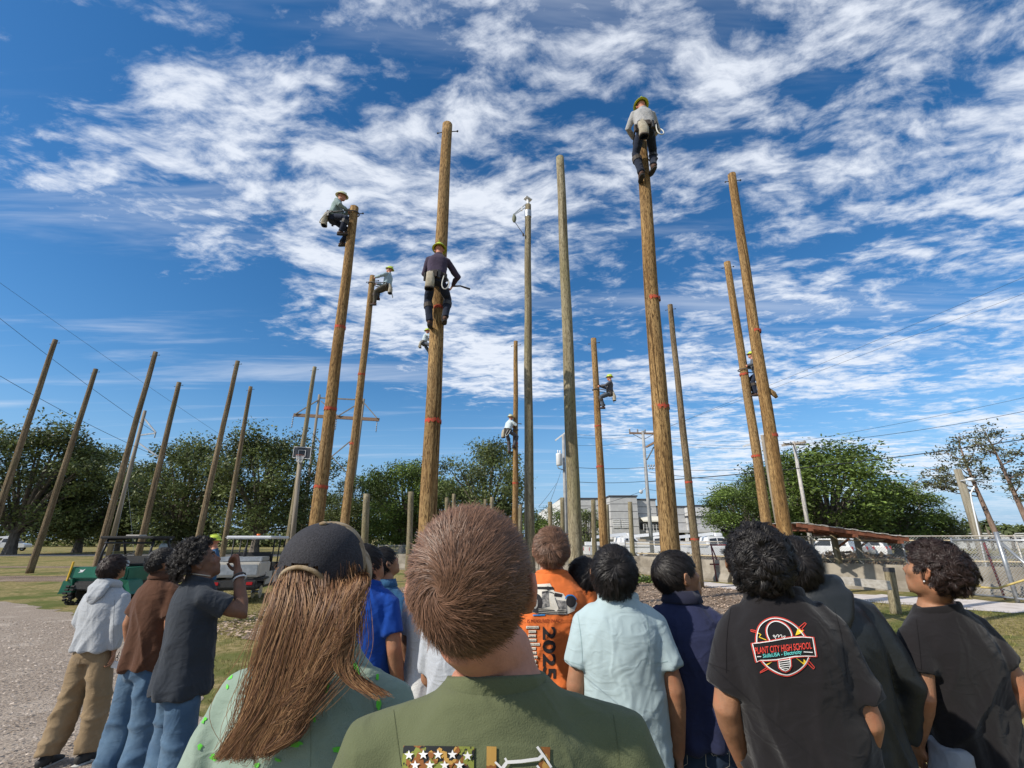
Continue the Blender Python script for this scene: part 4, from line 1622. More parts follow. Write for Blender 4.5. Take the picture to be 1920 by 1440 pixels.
rbox(uv, 'seat_back', (-.02, -.20, 1.02), (1.26, .12, .36), M_blkp, .05)
m = MB()
for s in (-1, 1):
    m.tube([(s * .70, -.30, .70), (s * .68, -.26, 1.3), (s * .66, -.20, 1.64)], .032, 8)
    m.tube([(s * .70, .75, .95), (s * .68, .55, 1.3), (s * .66, .38, 1.64)], .032, 8)
    m.tube([(s * .66, -.20, 1.64), (s * .66, .38, 1.64)], .032, 8)
m.tube([(-.68, -.26, 1.55), (.68, -.26, 1.55)], .028, 8)
m.tube([(-.69, -.29, .98), (.69, -.29, .98)], .028, 8)
m.build('roll_cage', M_blkm, uv, True)
rbox(uv, 'roof', (0, .06, 1.70), (1.56, .95, .07), M_blkp, .03)
rbox(uv, 'roof_plate', (.05, -.1, 1.755), (.40, .3, .04), M_beige, .01)
m = MB()
m.tube([(-.36 + .17 * math.cos(a), .34 + .05 * math.sin(a), 1.10 + .16 * math.sin(a)) for a in [i * math.pi / 9 for i in range(19)]], .016, 6, False)
m.tube([(-.36, .34, 1.10), (-.36, .62, .95)], .02, 6)
m.build('steering_wheel', M_blkp, uv, True)
rbox(uv, 'cooler', (.12, -.55, 1.0), (.36, .3, .18), M_lampw, .03)
rbox(uv, 'hitch', (0, -1.06, .42), (.3, .15, .1), M_blkp, .01)
m = MB()
m.bar((-.74, -1.09, .60), (-.70, -1.09, 1.08), .03, .045)
m.build('strap', nmat('yellow_strap', (.6, .38, .04), None, rough=.7), uv)
vs, fs = text_mesh('Kawasaki', .17, .004)
m = MB()
m.add([(v.x - .05, -1.074, v.y + .76) for v in vs], fs)
m.build('lettering', M_lampw, uv)
m = MB()
m.add([(-.52, -1.074, .80), (-.40, -1.074, .82), (-.34, -1.074, .90), (-.40, -1.074, .87), (-.50, -1.074, .88), (-.46, -1.074, .84)], [(0, 1, 2, 3, 4, 5)])
m.build('emblem', M_lampw, uv)
tag(uv, 'green utility vehicle with a black roll cage parked on the lawn at left', 'utility vehicle')
hl = empty('orange_helmet', (-11.55, 14.15, .90))
m = MB()
m.ell((0, 0, .03), (.14, .12, .10))
m.tube([(0, 0, .0), (0, 0, .015)], [(.19, .15), (.18, .14)], 18)
m.build('shell', M_orange, hl, True)
tag(hl, 'orange hard hat lying in the bed of the green vehicle', 'hard hat')

# white roofed work cart
gc = empty('work_cart', (-7.75, 14.9, 0), .19)
rbox(gc, 'chassis', (0, 0, .42), (1.1, 2.7, .16), M_blkp, .03)
rbox(gc, 'rear_bumper', (0, -1.42, .50), (1.16, .12, .20), M_blkp, .03)
rbox(gc, 'cargo_box', (0, -.90, .86), (1.18, 1.0, .38), M_beige, .03)
rbox(gc, 'top_tray', (0, -.80, 1.12), (1.10, .7, .12), M_steel, .02)
for s in (-1, 1):
    rbox(gc, 'drawer', (s * .28, -1.405, .86), (.52, .02, .26), M_steel, .008)
    rbox(gc, 'side_panel', (s * .60, -.15, .60), (.04, 1.3, .34), M_beige, .012)
    rbox(gc, 'side_stripe', (s * .622, -.15, .60), (.012, .10, .34), M_blkp, 0)
    rbox(gc, 'tail_lamp', (s * .42, -1.485, .52), (.16, .03, .08), M_tail, .01)
    rbox(gc, 'rear_fender', (s * .56, -1.0, .62), (.26, .62, .06), M_blkp, .02)
    wheel(gc, (s * .50, -1.0, .27), .27, .22)
    wheel(gc, (s * .50, 1.02, .27), .27, .20)
    for y in (-.25, .35, .95):
        m = MB()
        m.tube([(s * .56, y, .62), (s * .56, y, 1.66)], .02, 8)
        m.build('roof_post', M_blkm, gc, True)
rbox(gc, 'front_cowl', (0, 1.05, .72), (1.10, .5, .48), M_blkp, .08)
rbox(gc, 'seat_base', (0, .1, .80), (1.05, .5, .16), M_blkp, .05)
rbox(gc, 'seat_back', (0, -.14, 1.08), (1.05, .12, .40), M_blkp, .05)
rbox(gc, 'roof', (0, .2, 1.70), (1.26, 2.05, .09), M_lampw, .04)
m = MB()
m.tube([(.1, -.3, 1.75), (.1, -.3, 1.80)], .05, 12)
m.build('beacon', M_orange, gc, True)
m = MB()
m.tube([(-.27 + .15 * math.cos(a), .62 + .04 * math.sin(a), 1.10 + .14 * math.sin(a)) for a in [i * math.pi / 9 for i in range(19)]], .014, 6, False)
m.build('steering_wheel', M_blkp, gc, True)
tag(gc, 'white roofed electric work cart with beige tool boxes behind the boys at left', 'cart')
bg_ = empty('water_bottle', (-7.75 + .1, 14.9 - .75, 1.18))
m = MB()
m.tube([(0, 0, 0), (0, 0, .18), (0, 0, .24), (0, 0, .28)], [.045, .045, .02, .02], 12)
m.build('bottle', M_blkp, bg_, True)
m = MB()
m.tube([(0, 0, .28), (0, 0, .31)], .024, 10)
m.build('cap', M_blkm, bg_, True)
tag(bg_, 'dark bottle standing on the tray of the work cart', 'bottle')


def car(loc, rz, paint, label, kind='suv', group='vehicles parked beyond the fence'):
    """parked car: side profile pressed to a rounded body, glass, wheels, lamps; length along X"""
    root = empty('parked_car' if kind != 'truck' else 'parked_truck', loc, rz)
    if kind == 'suv':
        low = [(-2.25, .38), (-2.3, .75), (-2.2, 1.02), (1.05, 1.06), (2.1, .92), (2.3, .72), (2.28, .38)]
        top = [(-2.15, 1.0), (-1.95, 1.58), (-1.6, 1.72), (.25, 1.70), (1.15, 1.04)]
    else:
        low = [(-2.8, .5), (-2.8, 1.10), (.1, 1.12), (1.5, 1.14), (2.6, 1.02), (2.75, .8), (2.72, .5)]
        top = [(-.25, 1.1), (-.15, 1.78), (.1, 1.86), (1.05, 1.84), (1.75, 1.12)]
    for nm, pr, hw, hw2, mt in (('body', low, .92, .90, paint), ('cabin', top, .84, .68, paint)):
        m = MB()
        k = len(pr)
        zs = [z for _, z in pr]
        def hwz(z):
            f = (z - min(zs)) / (max(zs) - min(zs))
            return hw + (hw2 - hw) * f
        vs = [Vector((x, s * hwz(z), z)) for s in (-1, 1) for x, z in pr]
        m.add(vs, [tuple(range(k - 1, -1, -1)), tuple(range(k, 2 * k))] + [(i, (i + 1) % k, (i + 1) % k + k, i + k) for i in range(k)])
        m.build(nm, mt, root)
    if kind == 'suv':
        sides = [[(-1.85, 1.1), (-1.72, 1.5), (-.75, 1.58), (-.75, 1.1)], [(-.65, 1.1), (-.65, 1.58), (.15, 1.57), (.75, 1.1)]]
        zt = (1.0, 1.72)
    else:
        sides = [[(-.1, 1.2), (-.05, 1.68), (.5, 1.74), (.5, 1.2)], [(.58, 1.2), (.58, 1.74), (1.0, 1.73), (1.45, 1.2)]]
        zt = (1.1, 1.86)
    for s in (-1, 1):
        for q in sides:
            m = MB()
            pts = [Vector((x, s * (.84 + (.68 - .84) * (z - zt[0]) / (zt[1] - zt[0]) + .012), z)) for x, z in q]
            m.add(pts, [(0, 1, 2, 3) if s > 0 else (3, 2, 1, 0)])
            m.build('side_window', M_glass, root)
    m = MB()
    x0, z0, x1, z1 = (.33, 1.66, 1.10, 1.10) if kind == 'suv' else (1.10, 1.80, 1.72, 1.18)
    m.add([(x0 + .03, -.62, z0), (x0 + .03, .62, z0), (x1 + .03, .74, z1), (x1 + .03, -.74, z1)], [(0, 1, 2, 3)])
    m.build('windscreen', M_glass, root)
    ends = (-1.45, 1.45) if kind == 'suv' else (-1.7, 1.75)
    for x in ends:
        for s in (-1, 1):
            wheel(root, (x, s * .80, .36), .36, .24, ax=(0, 1, 0))
    for s in (-1, 1):
        rbox(root, 'headlight', (ends[1] + .72, s * .66, .80), (.2, .34, .14), M_lampw, .02)
        rbox(root, 'tail_lamp', (ends[0] - .80 if kind == 'suv' else ends[0] - 1.06, s * .78, .90), (.12, .16, .3), M_tail, .02)
    if kind == 'truck':
        for s in (-1, 1):
            rbox(root, 'tool_box', (-1.55, s * .80, 1.28), (2.2, .34, .34), paint, .02)
        m = MB()
        m.tube([(-2.2, 0, 1.15), (-2.2, 0, 1.75)], .16, 10)
        m.bar((-2.2, 0, 1.8), (.6, 0, 2.05), .22, .22)
        m.build('boom', M_lampw, root)
        rbox(root, 'bucket', (.95, 0, 1.98), (.6, .6, .3), M_lampw, .06)
    return tag(root, label, 'car' if kind == 'suv' else 'truck', group)


M_cw = nmat('white_paint', (.70, .70, .70), None, rough=.25, coat=.5)
M_cs = nmat('silver_paint', (.32, .34, .36), None, rough=.3, metal=.4, coat=.5)
car((at(1160, 1000, 40).x, 40, 0), .15, M_cw, 'white bucket truck beyond the fence, left of the crossarm pole', 'truck')
car((at(1224, 1000, 37).x, 37, 0), -.1, M_cw, 'white bucket truck beyond the fence, under the crossarm pole', 'truck')
car((at(1322, 1000, 38).x, 38, 0), .05, M_cw, 'white bucket truck beyond the fence, behind the marked brown pole', 'truck')
car((at(1400, 1000, 40).x, 40, 0), 3.0, M_cs, 'silver car beyond the fence, behind the maroon rack')
car((at(1545, 1000, 44).x, 44, 0), 2.2, M_cw, 'white car seen below the shelter roof, left one')
car((at(1572, 1000, 45).x, 45, 0), 2.2, M_cs, 'silver car seen below the shelter roof, middle one')
car((at(1604, 1000, 46).x, 46, 0), 2.3, M_cw, 'white car seen below the shelter roof, right one')
car((at(12, 1015, 72).x, 72, 0), .3, M_cw, 'white work truck far away at the left edge under the oaks', 'truck')
car((at(342, 1015, 66).x, 66, 0), .1, M_cs, 'silver car far away behind the white cart roof')
# pallet stack of tan boxes
ps = empty('pallet_stack', (at(1170, 1000, 46).x, 46, 0))
for k in range(3):
    for j in range(2):
        rbox(ps, 'carton', (-.9 + j * 1.85, 0, .35 + k * .52), (1.8, 1.3, .50), nmat('tan_carton', (.50, .42, .30), (.44, .36, .26), 2, .9), .02)
rbox(ps, 'pallet', (0, 0, .06), (3.8, 1.4, .10), M_arm, 0)
tag(ps, 'stack of tan cartons on a pallet before the loading dock', 'cartons')

# ------------------------------------------------------------------ people: figure builder
def skin_mat(name, c):
    d = tuple(x * .78 for x in c)
    return nmat(name, c, d, 22, .58, .35, bscale=190, bdist=.003, sss=.12, spec=.35, c3=(c[0] * 1.05, c[1] * .86, c[2] * .82), s3=9, lo3=.45, hi3=.7)


SK_PINK = skin_mat('skin_fair', (.50, .235, .155))
SK_TAN = skin_mat('skin_tan', (.35, .175, .098))
SK_BRN = skin_mat('skin_brown', (.20, .098, .058))


def cloth_mat(name, c, c2=None, bump=.35, sheen=.10, heather=0.0):
    c2 = c2 or tuple(x * .86 for x in c)
    m = nmat(name, c, c2, 5 if not heather else 220, .92, 0.0, sheen=sheen, spec=.12, detail=4,
             c3=tuple(x * .90 for x in c), s3=3.5, lo3=.45, hi3=.75)
    t = m.node_tree
    N, L = t.nodes, t.links
    if 'weave' in N:
        return m
    co = N.new('ShaderNodeTexCoord')

    def noi(sc, det, dist, st=(1, 1, 1)):
        mp = N.new('ShaderNodeMapping')
        mp.inputs['Scale'].default_value = st
        L.new(co.outputs['Object'], mp.inputs[0])
        n = N.new('ShaderNodeTexNoise')
        n.inputs['Scale'].default_value = sc
        n.inputs['Detail'].default_value = det
        n.inputs['Distortion'].default_value = dist
        L.new(mp.outputs[0], n.inputs['Vector'])
        return n.outputs['Fac']

    def crease(f):
        a_ = N.new('ShaderNodeMath')
        a_.operation = 'SUBTRACT'
        L.new(f, a_.inputs[0])
        a_.inputs[1].default_value = .5
        b_ = N.new('ShaderNodeMath')
        b_.operation = 'ABSOLUTE'
        L.new(a_.outputs[0], b_.inputs[0])
        r_ = N.new('ShaderNodeMapRange')
        r_.interpolation_type = 'SMOOTHSTEP'
        r_.inputs[1].default_value = .13
        r_.inputs[2].default_value = 0.0
        L.new(b_.outputs[0], r_.inputs[0])
        return r_.outputs[0]
    c_a = crease(noi(5.5, 2, .9, (1.2, 1.2, .8)))
    c_b = crease(noi(10, 2, .8, (.8, .8, 1.5)))
    ad = N.new('ShaderNodeMath')
    ad.operation = 'MULTIPLY_ADD'
    L.new(c_b, ad.inputs[0])
    ad.inputs[1].default_value = .45
    L.new(c_a, ad.inputs[2])
    b1 = N.new('ShaderNodeBump')
    b1.inputs['Strength'].default_value = .30
    b1.inputs['Distance'].default_value = .008
    L.new(ad.outputs[0], b1.inputs['Height'])
    b2 = N.new('ShaderNodeBump')
    b2.name = 'weave'
    b2.inputs['Strength'].default_value = bump
    b2.inputs['Distance'].default_value = .0025
    L.new(noi(420, 4, 0), b2.inputs['Height'])
    L.new(b1.outputs[0], b2.inputs['Normal'])
    L.new(b2.outputs[0], N['Principled BSDF'].inputs['Normal'])
    return m


def hair_mat(name, c, amt=.55, rough=.42):
    return nmat(name, c, None, rough=rough, attr='v', attr_amt=amt, spec=.32)


H_BLACK = hair_mat('black_hair', (.0125, .0100, .0092), .6, .50)
H_DKBR = hair_mat('dark_brown_hair', (.026, .0145, .012), .6, .5)
H_BROWN = hair_mat('brown_hair', (.165, .088, .054), .55, .45)
H_LONG = hair_mat('long_brown_hair', (.20, .105, .050), .5, .55)
_t = H_LONG.node_tree
_a = [n for n in _t.nodes if n.bl_idname == 'ShaderNodeAttribute'][0]
_m = _t.nodes.new('ShaderNodeValToRGB')
_m.color_ramp.elements[0].color = (.050, .022, .012, 1)
_m.color_ramp.elements[1].color = (.40, .23, .105, 1)
_e = _m.color_ramp.elements.new(.5)
_e.color = (.17, .078, .034, 1)
_t.links.new(_a.outputs['Fac'], _m.inputs[0])
_t.links.new(_m.outputs[0], _t.nodes['Principled BSDF'].inputs['Base Color'])
M_eye = nmat('eye_white', (.16, .13, .12), None, rough=.6)
M_iris = nmat('eye_iris', (.03, .015, .01), None, rough=.15)
M_denim = cloth_mat('blue_denim', (.055, .105, .175), (.10, .165, .24), .5)
M_denimd = cloth_mat('dark_denim', (.022, .038, .072), (.045, .075, .12), .5)
M_shoe = nmat('black_shoe', (.025, .025, .026), (.04, .04, .04), 9, .7)
M_sole = nmat('shoe_sole', (.42, .42, .40), None, rough=.8)
M_boot = nmat('brown_boot', (.09, .045, .028), (.06, .03, .02), 9, .7)


def remesh(parts, voxel, smooth=4, fac=.5):
    """union of closed shells as one continuous surface; returns a mesh"""
    V, F = [], []
    for v, f in parts:
        n = len(V)
        V.extend([tuple(p) for p in v])
        F.extend([tuple(i + n for i in q) for q in f])
    me = bpy.data.meshes.new('shell')
    me.from_pydata(V, [], F)
    ob = bpy.data.objects.new('shell', me)
    COL.objects.link(ob)
    md = ob.modifiers.new('r', 'REMESH')
    md.mode = 'VOXEL'
    md.voxel_size = voxel
    md.use_smooth_shade = True
    if smooth:
        ms = ob.modifiers.new('s', 'SMOOTH')
        ms.factor = fac
        ms.iterations = smooth
    dg = bpy.context.evaluated_depsgraph_get()
    out = bpy.data.meshes.new_from_object(ob.evaluated_get(dg))
    bpy.data.objects.remove(ob)
    bpy.data.meshes.remove(me)
    out.polygons.foreach_set('use_smooth', [True] * len(out.polygons))
    return out


def get_co(me):
    a = np.empty(len(me.vertices) * 3)
    me.vertices.foreach_get('co', a)
    n = np.empty(len(me.vertices) * 3)
    me.vertices.foreach_get('normal', n)
    return a.reshape(-1, 3), n.reshape(-1, 3)


def set_co(me, co):
    me.vertices.foreach_set('co', co.reshape(-1))
    me.update()


def folds(me, amp, seed, zhem, ztop, style='tee'):
    """cloth folds pressed into the surface"""
    co, n = get_co(me)
    o = seed * 7.31
    w = np.stack([vnoise(co * 3.1 + o), vnoise(co * 3.1 + o + 11), vnoise(co * 3.1 + o + 23)], 1)
    q = co + w * .07
    h = np.clip((ztop - co[:, 2]) / max(.05, ztop - zhem), 0, 1)

    def ridge(p):
        r_ = 1 - np.abs(vnoise(p))
        return r_ ** 5 * 1.5 - .45
    if style == 'pants':
        d = .7 * ridge(q * np.array([6, 6, 7]) + o) + .6 * vnoise(q * np.array([9, 9, 2.5]) + o + 5) + .5 * ridge(q * np.array([6, 6, 15]) + o + 9) * h
        d *= .6 + .7 * h
    else:
        a = q @ np.array([[.94, 0, -.34], [0, 1, 0], [.34, 0, .94]])
        a2 = q @ np.array([[.90, 0, .43], [0, 1, 0], [-.43, 0, .90]])
        vert = ridge(a * np.array([8.0, 5, 1.5]) + o) + .8 * ridge(a2 * np.array([9.0, 5, 1.7]) + o + 3)
        diag = ridge((q @ np.array([[.7, 0, .7], [0, 1, 0], [-.7, 0, .7]])) * np.array([11, 6, 4]) + o + 31)
        hor = ridge(q * np.array([3.0, 3.0, 15]) + o + 17)
        small = ridge(q * np.array([20, 12, 12]) + o + 41)
        th = np.arctan2(co[:, 1], co[:, 0])
        pleat = np.cos(7 * th + 2.5 * vnoise(co * 2.0 + o + 60) + seed) * h ** 2
        d = 1.5 * vert * (.15 + .85 * h) + .35 * diag * (.25 + .5 * h) + .40 * hor * np.clip((h - .5) * 2, 0, 1) + .10 * small + 1.1 * pleat
    co += n * (amp * d)[:, None]
    set_co(me, co)


def rot_head(pitch, yaw, roll):
    return (Matrix.Rotation(-yaw, 3, 'Z') @ Matrix.Rotation(pitch, 3, 'X') @ Matrix.Rotation(roll, 3, 'Y'))


def hand_parts(Wp, d, palm_n, side, curl=.5, sc=1.0, spread=.25):
    """palm, four unequal fingers and a thumb; d: direction of the hand, palm_n: where the palm faces"""
    d = Vector(d).normalized()
    nrm = Vector(palm_n)
    nrm = (nrm - d * nrm.dot(d)).normalized()
    x = d.cross(nrm).normalized() * side
    out = []
    Wp = Vector(Wp)
    out.append(tube_np([Wp - d * .02, Wp + d * .02, Wp + d * .06 * sc, Wp + d * .095 * sc], [(.026 * sc, .018 * sc), (.034 * sc, .017 * sc), (.040 * sc, .015 * sc), (.038 * sc, .012 * sc)], 12, True, 2.5, tuple(x)))
    for k, (off, ln) in enumerate(((-.031, .078), (-.0105, .088), (.0105, .082), (.031, .064))):
        b0 = Wp + d * .088 * sc + x * (off * sc)
        pts = [b0 - d * .012]
        ang = 0.15
        p = b0
        pts.append(p)
        for s in range(3):
            ang += curl * (.7 + .25 * s)
            dd = d * math.cos(ang) + nrm * math.sin(ang) + x * (off * spread * 3)
            p = p + dd.normalized() * (ln * sc * (.42, .32, .26)[s])
            pts.append(p)
        r = .0088 * sc
        out.append(tube_np(pts, [r * 1.05, r * 1.08, r, r * .95, r * .75], 8))
    b0 = Wp + d * .02 * sc - x * (.030 * sc)
    pts = [b0, b0 + (d * .6 - x * .7 + nrm * .35).normalized() * .035 * sc]
    pts.append(pts[-1] + (d * .85 - x * .25 + nrm * .45).normalized() * .032 * sc)
    pts.append(pts[-1] + (d * .9 + x * .1 + nrm * .4).normalized() * .026 * sc)
    out.append(tube_np(pts, [.014 * sc, .0125 * sc, .0105 * sc, .008 * sc], 8))
    return out


def head_parts(T):
    """skull, jaw, brow, nose, lips and ears in head space, mapped by T"""
    L = []

    def E(c, r, M=None):
        v, f = ell_np(c, r, M, 20, 14)
        L.append(([T(p) for p in v], f))

    def TB(p, r, n=10, e=2.0, hint=None):
        v, f = tube_np(p, r, n, True, e, hint)
        L.append(([T(q) for q in v], f))
    E((0, -.012, .028), (.077, .098, .088))
    E((0, .022, -.030), (.064, .072, .080))
    E((0, .045, -.070), (.048, .050, .048))
    E((0, .070, -.098), (.026, .020, .020))
    E((-.040, .055, -.020), (.026, .028, .030))
    E((.040, .055, -.020), (.026, .028, .030))
    TB([(-.050, .064, .024), (-.02, .083, .026), (.02, .083, .026), (.050, .064, .024)], [.010, .012, .012, .010])
    TB([(0, .082, .020), (0, .095, -.008), (0, .105, -.029), (0, .094, -.038)], [.008, .009, .0125, .009])
    E((-.012, .094, -.034), (.009, .011, .008))
    E((.012, .094, -.034), (.009, .011, .008))
    E((0, .090, -.058), (.024, .012, .0065))
    E((0, .087, -.070), (.021, .012, .008))
    for s in (-1, 1):
        M = Euler((R(-12), 0, R(-24 * s))).to_matrix()
        E((s * .082, -.004, -.006), (.009, .021, .033), M)
        TB([Vector((s * .090, .004, .022)), Vector((s * .097, -.010, .026)), Vector((s * .101, -.022, .010)), Vector((s * .097, -.020, -.014)), Vector((s * .087, -.006, -.034))], [.006, .0065, .0065, .006, .006], 8)
    return L


# --- hair
HC = np.array([0, -.012, .028])
HR = np.array([.080, .1015, .0915])
_HLX = [-1, -.8, -.5, -.2, 0, .3, .6, 1]


def hair_mask(d, nape=0.0, front=0.0):
    th = np.interp(d[:, 1], _HLX, [-.66 + nape, -.62 + nape, -.54 + nape * .7, -.36, -.14, .20 + front, .52 + front, .80 + front])
    ear = (np.abs(d[:, 0]) > .72) & (d[:, 2] < .02) & (d[:, 1] > -.32)
    return (d[:, 2] > th) & ~ear


def hair_mesh(seed, n, nseg, length, width, whorl=(0.0, -.72, .70), flow=1.0, lift=.25, grav=.2, swirl=0.0, jit=.12, clump=0.0, curl=0.0, turns=2.0,
              nape=0.0, front=0.0, lenf=None, bias=(0, 0, 0), shell=1.0, nclump=None, mat=None, puff=1.0, freq_var=.3):
    """strands rooted on the scalp as thin ribbons, over a closed scalp shell; head space (numpy verts, faces, attr)"""
    rs = np.random.RandomState(seed)
    d = rs.normal(0, 1, (int(n * 2.6), 3))
    d /= np.linalg.norm(d, axis=1)[:, None]
    d = d[hair_mask(d, nape, front)][:n]
    n = len(d)
    w = np.array(whorl, float)
    w /= np.linalg.norm(w)
    p = HC + HR * d * puff
    ln = np.full(n, length) * rs.uniform(.75, 1.15, n)
    if lenf is not None:
        ln = ln * lenf(d)
    P = [p.copy()]
    Nn = []
    bias = np.array(bias, float)
    jv = rs.normal(0, jit, (n, 3))
    for k in range(nseg):
        q = (p - HC) / (HR * puff)
        q /= np.linalg.norm(q, axis=1)[:, None]
        nr = q / (HR * puff)
        nr /= np.linalg.norm(nr, axis=1)[:, None]
        t = q * 1.0 - w * 0 - (w - 0)
        dist = np.linalg.norm(t, axis=1)
        t = t - nr * (t * nr).sum(1)[:, None]
        t /= np.linalg.norm(t, axis=1)[:, None] + 1e-6
        sw = np.cross(nr, t) * (swirl * np.exp(-dist * 1.6))[:, None]
        f = k / nseg
        g = np.array([0, 0, -1.0]) * grav * (f + .15)
        dr = t * flow + sw + nr * lift * (1 - .75 * f) + g + bias + jv * (1 + f)
        dr /= np.linalg.norm(dr, axis=1)[:, None]
        Nn.append(nr)
        p = p + dr * (ln / nseg)[:, None]
        q = (p - HC) / (HR * puff)
        L = np.linalg.norm(q, axis=1)
        mn = 1.012 + .02 * rs.rand(n)
        bad = L < mn
        p[bad] = HC + (HR * puff) * (q[bad] / L[bad][:, None]) * mn[bad][:, None]
        P.append(p.copy())
    Nn.append(Nn[-1])
    P = np.stack(P, 1)
    Nn = np.stack(Nn, 1)
    if clump or curl:
        nc = nclump or max(8, n // 28)
        gi = rs.choice(n, nc, False)
        own = np.empty(n, int)
        for s in range(0, n, 2000):
            dd = ((P[s:s + 2000, 0][:, None] - P[gi, 0][None]) ** 2).sum(2)
            own[s:s + 2000] = dd.argmin(1)
        fk = (np.arange(nseg + 1) / nseg)[None, :, None]
        G = P[gi][own]
        if clump:
            P = P * (1 - clump * fk ** .8) + (G + (P[:, :1] - G[:, :1]) * (1 - .6 * fk)) * (clump * fk ** .8)
        if curl:
            ph = rs.uniform(0, 6.28, nc)[own] + rs.normal(0, .35, n)
            tr = (turns * rs.uniform(1 - freq_var, 1 + freq_var, nc))[own] * rs.choice([-1, 1], nc)[own]
            tg = np.gradient(P, axis=1)
            tg /= np.linalg.norm(tg, axis=2)[:, :, None] + 1e-9
            e2 = np.cross(tg, Nn)
            e2 /= np.linalg.norm(e2, axis=2)[:, :, None] + 1e-9
            a = ph[:, None] + tr[:, None] * 6.28 * fk[:, :, 0]
            amp = curl * np.clip(fk * 3, 0, 1)
            P = P + (np.cos(a)[:, :, None] * e2 + (np.sin(a)[:, :, None] * .8 + .5) * Nn) * amp
    V, F, A = ribbons(P, Nn, width, rs)
    if shell:
        nu, nv = 40, 28
        sv, sf = ell_np(HC, HR * puff * 1.006 * shell, None, nu, nv)
        sv = np.array([tuple(x) for x in sv])
        cen = np.array([sv[list(f)].mean(0) for f in sf])
        dd = (cen - HC) / HR
        dd /= np.linalg.norm(dd, axis=1)[:, None]
        ok = hair_mask(dd, nape + .03, front + .03)
        b0 = len(V)
        V = np.concatenate([V, sv])
        for f, o_ in zip(sf, ok):
            if o_:
                F.append(tuple(i + b0 for i in f))
                A.append(.35)
    return V, F, A


def ribbons(P, Nn, width, rs, taper=.65):
    n, m = P.shape[0], P.shape[1]
    tg = np.gradient(P, axis=1)
    sd_ = np.cross(tg, Nn)
    sd_ /= np.linalg.norm(sd_, axis=2)[:, :, None] + 1e-9
    wv = width * rs.uniform(.7, 1.3, (n, 1)) * (1 - taper * np.linspace(0, 1, m))[None]
    tw = rs.normal(0, .2, (n, 1, 1))
    sd_ = sd_ + Nn * tw
    a, b_ = P - sd_ * wv[:, :, None] * .5, P + sd_ * wv[:, :, None] * .5
    V = np.stack([a, b_], 2).reshape(-1, 3)
    base = (np.arange(n) * m * 2)[:, None] + (np.arange(m - 1) * 2)[None]
    base = base.reshape(-1)
    F = list(map(tuple, np.stack([base, base + 1, base + 3, base + 2], 1).tolist()))
    A = np.repeat(np.clip(rs.normal(.5, .22, n), 0, 1), m - 1).tolist()
    return V, F, A


def obj_from(V, F, A, name, mat, parent):
    me = bpy.data.meshes.new(name)
    me.from_pydata([tuple(v) for v in V], [], F)
    if A is not None:
        a = me.attributes.new('v', 'FLOAT', 'FACE')
        a.data.foreach_set('value', np.array(A, dtype=np.float32))
    me.polygons.foreach_set('use_smooth', [True] * len(me.polygons))
    me.materials.append(mat)
    return link(name, me, parent)


class Person:
    pass


